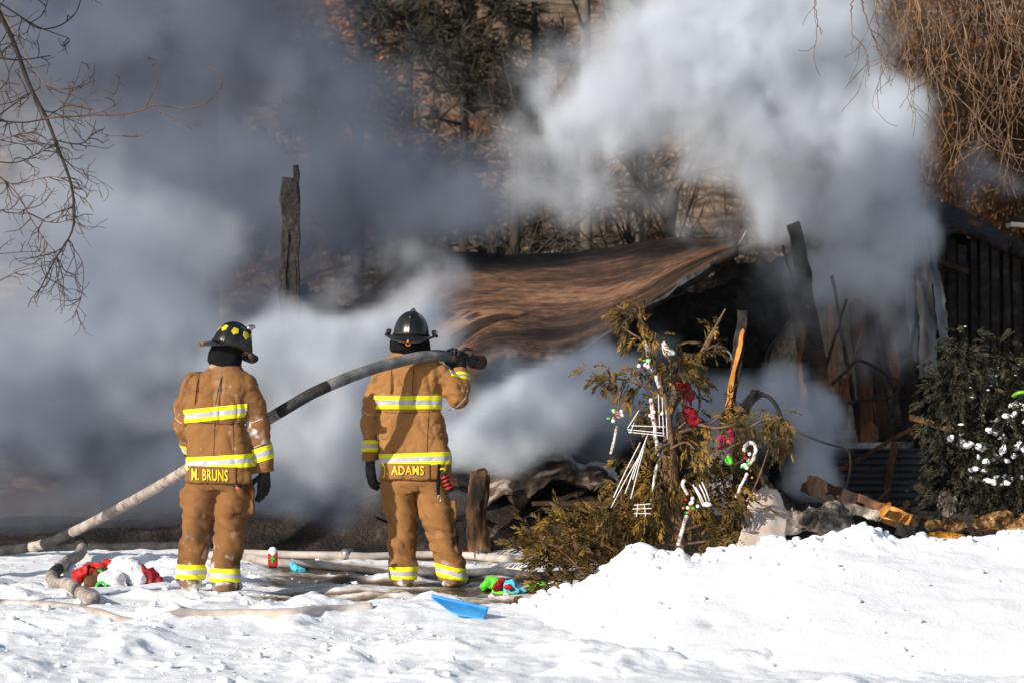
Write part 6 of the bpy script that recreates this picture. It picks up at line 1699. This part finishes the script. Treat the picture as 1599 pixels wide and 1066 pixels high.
tg = thing("belt_clip", "small red and black clip under the first firefighter's coat hem", "clip", at(371, 762, 19.80))
m = MB(); m.tube([at(364, 757, 19.80), at(378, 758, 19.80)], [0.012, 0.012], 8); m.build("bar", M_BLACKP, tg)
m = MB(); m.tube([at(368, 760, 19.79), at(376, 764, 19.79)], [0.012, 0.010], 8); m.build("tab", pmat("copper_red", (0.45, 0.09, 0.04), rough=0.4), tg)

# ------------------------------------------------------------------ christmas things hung in the cedar
M_FOAM = pmat("weathered_garland", [(0.10, 0.05, 0.03), (0.42, 0.36, 0.31), (0.66, 0.62, 0.58)], scale=22, rough=0.8, lo=0.36, hi=0.52, detail=3)
def px0(s_): return float(sum(map(ord, s_)) % 97)
def beads(name, label, pix, Y, r, mat, n, cat="garland", gap=1.0):
    p = spline([at(x, y, Y) for x, y in pix], n)
    t = thing(name, label, cat, p[-1])
    q = spline(p, n * 9); L = np.linspace(0, n, len(q))
    rr = 0.66 * r * (0.80 + 0.22 * np.abs(np.sin(L * np.pi)) ** 0.6 + 0.5 * (fbm(P2(L * 1.1, px0(label), 1.0), 3) - 0.5))
    rr[0] *= 0.4; rr[-1] *= 0.4
    q = q + 0.014 * np.stack([fbm(P2(L * .8, px0(label), 4.0 + k), 2) - 0.5 for k in range(3)], -1)
    m = MB(); m.tube(q, rr, 10); m.build("stick", mat, t)
    m = MB(); e = q + np.array([0.002, 0.010, 0.004]); m.tube(e, r * .35, 5); m.build("cord", M_BLACKC, t)
    return t
beads("garland", "upper white beaded garland hanging down the cedar's left trunk", [(1008, 536), (1012, 556), (1018, 572), (1026, 590), (1030, 606)], 20.52, 0.024, M_FOAM, 8)
beads("garland", "long white beaded garland down the middle of the cedar", [(1017, 622), (1020, 645), (1022, 668), (1025, 690), (1028, 712)], 20.50, 0.022, M_FOAM, 10)
beads("garland", "short pale garland low in the cedar's middle beside the wire frame", [(1031, 690), (1033, 712), (1024, 730), (1020, 760), (1017, 790)], 20.54, 0.018, M_FOAM, 12)
beads("garland", "striped candy stick below the wreath at the cedar's far left tip", [(964, 664), (960, 680), (957, 695), (954, 708)], 20.54, 0.017, M_FOAM, 8)
beads("garland", "crooked white candy cane arching at the cedar's right", [(1160, 704), (1166, 694), (1176, 692), (1181, 702), (1176, 716), (1170, 726)], 20.48, 0.021, M_FOAM, 9)
beads("garland", "frosty stick leaning down to the right above the pale wallboard", [(1167, 738), (1162, 750), (1156, 762), (1149, 776)], 20.48, 0.018, M_FOAM, 6)
beads("garland", "pale stick sticking into the snow bank under the cedar", [(1072, 802), (1067, 822), (1062, 840), (1059, 852)], 20.05, 0.020, M_FOAM, 6)
beads("garland", "short white beads above the small bunch in the lower cedar", [(1070, 748), (1067, 758), (1074, 772)], 20.38, 0.019, M_FOAM, 3)
M_OR = pmat("amber_berry", (0.60, 0.22, 0.02), rough=0.35)
def bunch(label, px, py, Y, n, spread, seed):
    rs = np.random.RandomState(seed)
    t = thing("ornament_cluster", label, "ornament", at(px, py, Y), "ornament clusters in the cedar")
    V_, F_ = ico(1); V2, F2 = ico(2)
    for k in range(n):
        mt = [M_WHITEP, M_OR, M_REDP, M_GREEN, M_WHITEP][k % 5]
        nm = ["white_rose", "amber_berry", "red_berry", "green_leaf", "white_rose"][k % 5]
        c = at(px + rs.randn() * spread, py + rs.randn() * spread * 1.2, Y - 0.03 * rs.rand())
        r = [0.015, 0.009, 0.011, 0.016, 0.013][k % 5]
        V = V2 * r * (1 + 0.35 * (vnoise(V2 * 3 + k * 5.3) - .5))[:, None] * (np.array([1, .5, .55]) if nm == "green_leaf" else 1)
        obj(nm, V + c, [tuple(f) for f in F2], mt, t, True)
bunch("round wreath of white roses and red berries at the cedar's far left tip", 962, 646, 20.28, 16, 5, 1)
bunch("cluster of white and green ornaments on the cedar's upper garland", 1010, 570, 20.24, 11, 5, 2)
bunch("cluster of red and green ornaments in the cedar's middle", 1023, 642, 20.30, 8, 6, 3)
bunch("cluster of white ornaments below the crooked candy cane", 1166, 726, 20.2, 12, 6, 4)
bunch("bunch of white flowers and amber berries low in the cedar", 1076, 788, 20.15, 13, 6, 5)
# white wire reindeer frame half collapsed in the cedar
wf = thing("wire_frame", "collapsed white wire christmas frame with long splayed legs in the cedar", "decoration", at(1005, 790, 20.3))
def rod(name, pts, r=0.0038, mat=None): m = MB(); m.tube(spline(pts, 12), r, 5); m.build(name, mat or M_WHITEP, wf)
for (a, b) in [((1005, 700), (954, 792)), ((1010, 682), (976, 770)), ((1000, 690), (958, 776)), ((1008, 690), (985, 778)), ((1012, 676), (988, 748))]:
    rod("leg", [at(*a, 20.35), at((a[0] + b[0]) / 2, (a[1] + b[1]) / 2 - 2, 20.3), at(*b, 20.25)])
for (a, b) in [((980, 670), (1038, 676)), ((981, 674), (1038, 680)), ((986, 664), (1040, 666)), ((990, 660), (984, 676)), ((1034, 620), (1036, 680)), ((1028, 615), (1030, 668)), ((1040, 640), (1042, 685)), ((980, 668), (998, 640))]:
    rod("bar", [at(*a, 20.32), at(*b, 20.3)], 0.0032)
for (a, b) in [((990, 788), (1016, 786)), ((988, 794), (1018, 793)), ((990, 801), (1016, 801)), ((996, 786), (994, 806)), ((1006, 786), (1008, 806))]:
    rod("foot_bar", [at(*a, 20.2), at(*b, 20.18)], 0.0032)
wf2 = thing("wire_frame", "small fan of white wires with a snowy foot low in the cedar's right", "decoration", at(1095, 790, 20.1))
for (a, b) in [((1086, 760), (1100, 786)), ((1092, 756), (1104, 784)), ((1096, 752), (1108, 782)), ((1082, 756), (1098, 790))]:
    m = MB(); m.tube([at(*a, 20.12), at((a[0] + b[0]) / 2 + 1, (a[1] + b[1]) / 2, 20.11), at(*b, 20.1)], 0.005, 5); m.build("leg", M_WHITEP, wf2)
V2, F2 = ico(2); obj("foot", V2 * np.array([.035, .02, .018]) + at(1104, 787, 20.08), [tuple(f) for f in F2], M_WHITEP, wf2, True)
# red bows and the white plastic tag
for k, (x, y, lab) in enumerate([(1068, 606, "upper dark red bow inside the cedar"), (1076, 646, "lower dark red bow inside the cedar, above the open gap")]):
    tag(cloth("red_bow", [(x - 8, y - 8, 0.035, 0), (x, y, 0.04, 0), (x + 6, y + 10, 0.036, 0)], 20.62, None, M_DRED, 51 + k, h=0.010), lab, "bow")
tag(cloth("white_bird", [(1038, 534, 0.004, 0), (1038, 543, 0.007, 0), (1041, 549, 0.009, 0), (1050, 549, 0.004, 0)], 20.4, None, M_WHITEP, 61, h=0.006), "small white bird-shaped ornament near the top of the cedar", "ornament")
M_PINK = pmat("pink_foil", (0.40, 0.02, 0.11), rough=0.4)
for k, (x, y, lab) in enumerate([(1126, 684, "upper left pink bulb on the light string behind the cedar"), (1124, 696, "lowest pink bulb on the light string"), (1141, 688, "rightmost pink bulb on the light string"), (1136, 708, "pink bulb just above the green bulb"), (1138, 677, "topmost pink bulb on the light string")]):
    tag(cloth("pink_bulb", [(x - 2, y + 1, 0.007, 0), (x + 2, y - 1, 0.006, 0)], 20.5, None, M_PINK, 71 + k, h=0.005), lab, "bulb", "pink bulbs")
tag(cloth("green_bulb", [(1137, 715, 0.010, 0), (1138, 720, 0.010, 0)], 20.5, None, M_LIME, 81, h=0.005), "lime green bulb hanging below the pink bulbs", "bulb")
# ------------------------------------------------------------------ smoke: density computed on a grid, turned into a volume
def smoke_volume(name, lo, hi, h, dens, color, anis=0.0, step=None):
    lo = np.array(lo, float); hi = np.array(hi, float)
    n = np.round((hi - lo) / h).astype(int) + 1
    hi = lo + h * (n - 1)
    G = np.stack(np.meshgrid(*[lo[k] + h * np.arange(n[k]) for k in range(3)], indexing='ij'), -1).astype(np.float32)
    D = dens(G.reshape(-1, 3)).astype(np.float32)
    me = bpy.data.meshes.new(name)
    me.vertices.add(len(D))
    me.attributes.new("d", 'FLOAT', 'POINT').data.foreach_set("value", D)
    o = bpy.data.objects.new(name, me); COL.objects.link(o)
    o["kind"] = "stuff"
    ng = bpy.data.node_groups.new(name + "_nodes", 'GeometryNodeTree')
    ng.interface.new_socket("Geometry", in_out='INPUT', socket_type='NodeSocketGeometry')
    ng.interface.new_socket("Geometry", in_out='OUTPUT', socket_type='NodeSocketGeometry')
    N = ng.nodes; L = ng.links
    gi = N.new("NodeGroupInput"); go = N.new("NodeGroupOutput")
    vc = N.new("GeometryNodeVolumeCube")
    vc.inputs["Min"].default_value = tuple(lo); vc.inputs["Max"].default_value = tuple(hi)
    for k, q in enumerate("XYZ"): vc.inputs["Resolution " + q].default_value = int(n[k])
    vc.inputs["Background"].default_value = 0.0
    pos = N.new("GeometryNodeInputPosition")
    def vm(op, a, b):
        q = N.new("ShaderNodeVectorMath"); q.operation = op
        L.new(a, q.inputs[0]); q.inputs[1].default_value = b; return q.outputs[0]
    v = vm('SUBTRACT', pos.outputs[0], tuple(lo))
    v = vm('MULTIPLY', v, tuple([1.0 / h] * 3))
    v = vm('ADD', v, (0.5, 0.5, 0.5))
    fl = N.new("ShaderNodeVectorMath"); fl.operation = 'FLOOR'; L.new(v, fl.inputs[0])
    mnv = vm('MINIMUM', fl.outputs[0], tuple(float(k - 1) for k in n))
    sx = N.new("ShaderNodeSeparateXYZ"); L.new(mnv, sx.inputs[0])
    def im(op, a, b):
        q = N.new("FunctionNodeIntegerMath"); q.operation = op
        for s_, u in ((0, a), (1, b)):
            if isinstance(u, int): q.inputs[s_].default_value = u
            else: L.new(u, q.inputs[s_])
        return q.outputs[0]
    def toint(s):
        q = N.new("FunctionNodeFloatToInt"); L.new(s, q.inputs[0]); return q.outputs[0]
    ix, iy, iz = (toint(sx.outputs[k]) for k in range(3))
    ind = im('ADD', im('MULTIPLY', im('ADD', im('MULTIPLY', ix, int(n[1])), iy), int(n[2])), iz)
    na = N.new("GeometryNodeInputNamedAttribute"); na.data_type = 'FLOAT'; na.inputs["Name"].default_value = "d"
    si = N.new("GeometryNodeSampleIndex"); si.data_type = 'FLOAT'; si.domain = 'POINT'
    L.new(gi.outputs[0], si.inputs["Geometry"]); L.new(na.outputs[0], si.inputs["Value"]); L.new(ind, si.inputs["Index"])
    L.new(si.outputs[0], vc.inputs["Density"])
    m = bpy.data.materials.new(name); m.use_nodes = True
    nt = m.node_tree; nt.nodes.remove(nt.nodes["Principled BSDF"])
    pv = nt.nodes.new("ShaderNodeVolumePrincipled")
    pv.inputs["Color"].default_value = (*color, 1)
    pv.inputs["Density"].default_value = 1.0
    pv.inputs["Anisotropy"].default_value = anis
    nt.links.new(pv.outputs[0], nt.nodes["Material Output"].inputs["Volume"])
    me.materials.append(m)
    sm = N.new("GeometryNodeSetMaterial"); sm.inputs["Material"].default_value = m
    L.new(vc.outputs[0], sm.inputs[0]); L.new(sm.outputs[0], go.inputs[0])
    md = o.modifiers.new("volume", 'NODES'); md.node_group = ng
    return o

def blobs_density(P, blobs, warp=0.45, wf=0.55, warp2=0.16, wf2=2.1, lift=0.0):
    """blobs: (px, py, Y, rx_px, rz_px, ry_m, density)"""
    W = np.stack([fbm(P * wf + k * 21.7, 3) - 0.5 for k in range(3)], -1) * (2 * warp)
    W += np.stack([fbm(P * wf2 + k * 13.1 + 50, 2) - 0.5 for k in range(3)], -1) * (2 * warp2)
    Q = P + W.astype(np.float32)
    D = np.zeros(len(P), np.float32)
    for (px, py, Y, rx, rz, ry, dn) in blobs:
        c = at(px, py, Y); s = Y / FPX
        r2 = ((Q[:, 0] - c[0]) / (rx * s)) ** 2 + ((Q[:, 1] - c[1]) / ry) ** 2 + ((Q[:, 2] - c[2]) / (rz * s)) ** 2
        D += dn * sstep(1.0, 0.25, np.sqrt(r2))
    return D

PALE = [
 # plume that pours out of the right half of the house
 (1340, 400, 27.6, 120, 120, 0.8, 1.1), (1290, 270, 27.6, 190, 140, 1.0, 2.4), (1200, 180, 27.5, 230, 150, 1.1, 2.8), (1230, 330, 27.5, 110, 90, 0.6, 1.8),
 (1060, 120, 27.6, 210, 160, 1.2, 3.2), (1160, 40, 28.0, 290, 150, 1.2, 2.6), (1390, 190, 27.5, 105, 170, 0.9, 2.4), (1110, 250, 27.6, 120, 80, 0.7, 1.6), (1420, 330, 27.4, 60, 110, 0.6, 1.4),
 (960, 200, 28.0, 140, 150, 0.9, 1.2), (850, 230, 28.2, 140, 140, 0.9, 0.60), (1000, 330, 28.3, 190, 80, 0.8, 0.55), (830, 330, 28.4, 160, 80, 0.8, 0.4),
 (1180, -130, 28.5, 380, 180, 1.3, 2.0), (1250, -320, 29, 460, 220, 1.5, 1.8), (1290, 450, 26.9, 150, 130, 0.7, 0.55), (1400, 440, 26.8, 90, 150, 0.5, 0.6), (1330, 560, 26.9, 120, 110, 0.4, 0.22),
 # bright bank that rolls low behind the firefighters
 (250, 560, 25.3, 290, 180, 1.1, 0.62), (60, 500, 25.4, 280, 260, 1.2, 0.42), (470, 590, 25.2, 190, 130, 0.9, 2.4), (640, 635, 25.3, 210, 105, 0.8, 2.8),
 (830, 645, 25.5, 190, 105, 0.9, 4.5), (940, 620, 25.7, 120, 100, 0.6, 3.6), (680, 485, 25.3, 80, 60, 0.5, 0.6), (600, 530, 25.2, 130, 75, 0.6, 1.6), (1000, 560, 26.0, 110, 60, 0.4, 0.6),
 (250, 380, 26.0, 220, 130, 1.0, 0.55), (60, 250, 26.0, 270, 240, 1.2, 0.36), (100, 740, 25.9, 350, 110, 0.6, 0.5), (420, 710, 25.5, 190, 75, 0.5, 1.2), (640, 720, 25.2, 190, 50, 0.4, 1.0),
 (1200, 650, 25.6, 85, 80, 0.4, 2.2), (1235, 740, 25.4, 60, 80, 0.35, 1.9), (1100, 640, 25.6, 90, 80, 0.4, 1.3), (1270, 690, 25.5, 50, 60, .3, 1.0),
 (1540, 275, 29.0, 110, 50, 0.6, 0.5), (490, 715, 24.9, 150, 70, 0.4, 1.1), (300, 690, 25.0, 200, 70, 0.5, 0.35), (850, 635, 24.7, 190, 95, 0.6, 4.0), (800, 200, 29.0, 260, 220, 0.7, 0.24), (840, 130, 28.4, 120, 110, 0.6, 0.5), (20, 690, 25.5, 200, 100, 0.8, 0.9), (-40, 720, 25.2, 160, 110, 0.6, 0.8), (455, 520, 25.0, 60, 60, 0.35, 0.7), (630, 450, 26.0, 100, 55, 0.4, 0.42), (550, 480, 26.2, 110, 50, 0.4, 0.36), (1340, 560, 26.4, 150, 140, 0.35, 0.35), (1120, 360, 28.0, 110, 60, 0.5, 0.45), (950, 500, 26.0, 130, 40, 0.3, 0.25), (820, 440, 26.6, 160, 40, 0.3, 0.16),
]
def dens_pale(P):
    D = blobs_density(P, PALE, 0.5, 0.55, 0.26, 2.1)
    b = billow(P * np.array([1.7, 1.7, 1.35], np.float32) + np.array([3, 0, 0], np.float32), 5, 0.6)
    f = fbm(P * np.array([1.1, 1.1, 0.8], np.float32) + 7, 5, 0.6)
    e = 0.55 * sstep(0.25, 0.75, f) + 1.25 * b                  # the noise that eats into the rims
    g = fbm(P * np.array([4.3, 4.3, 3.2], np.float32) + 3 * (f[:, None] - 0.5), 4, 0.6)
    D = D * (1 - 0.45 * sstep(2.6, 3.6, P[:, 2]))              # thins out as it climbs
    D0 = D
    D = D * (0.35 + 1.5 * sstep(0.30, 0.70, f)) * (0.45 + 1.1 * sstep(0.32, 0.66, g))
    c = 0.40 + 0.60 * sstep(-2.6, 0.4, P[:, 0])              # the left bank has drifted longest and is mixed smoothest
    D = D0 * 0.95 * (1 - c) + D * c; e = e * c
    return np.clip(2.4 * (D - 0.42 * e), 0, 8.0) * sstep(0.0, 0.25, D) + 0.42 * np.clip(D - 0.10, 0, None) * (0.3 + 1.4 * f)
DARK = [
 (300, 130, 28.3, 440, 280, 1.2, 0.55), (520, 320, 28.6, 350, 150, 1.0, 0.80), (700, 350, 28.9, 170, 80, 0.7, 0.7), (100, 0, 28.0, 420, 300, 1.3, 0.5), (460, 60, 28.8, 150, 170, 0.8, 0.22),
 (300, -180, 28.5, 600, 260, 1.5, 0.5), (250, 380, 27.5, 330, 250, 1.0, 0.5), (420, 430, 28.3, 200, 100, 0.7, 0.8),
 (60, 660, 25.6, 330, 110, 0.8, 0.75), (20, 700, 25.0, 240, 110, 0.5, 1.0), (330, 680, 25.6, 180, 90, 0.6, 0.5), (80, 500, 25.2, 320, 280, 0.9, 0.55), (300, 560, 25.2, 250, 180, 0.8, 0.36), (100, 770, 25.4, 440, 120, 0.7, 1.0), (420, 790, 25.2, 230, 60, 0.5, 0.6), (480, 785, 24.9, 200, 65, 0.45, 1.3), (660, 765, 24.9, 130, 45, 0.4, 0.5),
]
def dens_dark(P):
    D = blobs_density(P, DARK)
    f = fbm(P * 1.4 + 31, 5, 0.62)
    return np.clip(2.6 * D * (0.15 + 1.7 * sstep(0.30, 0.70, f)) - 0.05, 0, None)
smoke_volume("pale_smoke", (-6.6, 23.9, -0.1), (5.4, 30.4, 8.6), 0.058, dens_pale, (0.875, 0.915, 0.975))
smoke_volume("dark_smoke", (-6.6, 24.2, -0.1), (1.2, 30.4, 8.6), 0.085, dens_dark, (0.38, 0.43, 0.53))
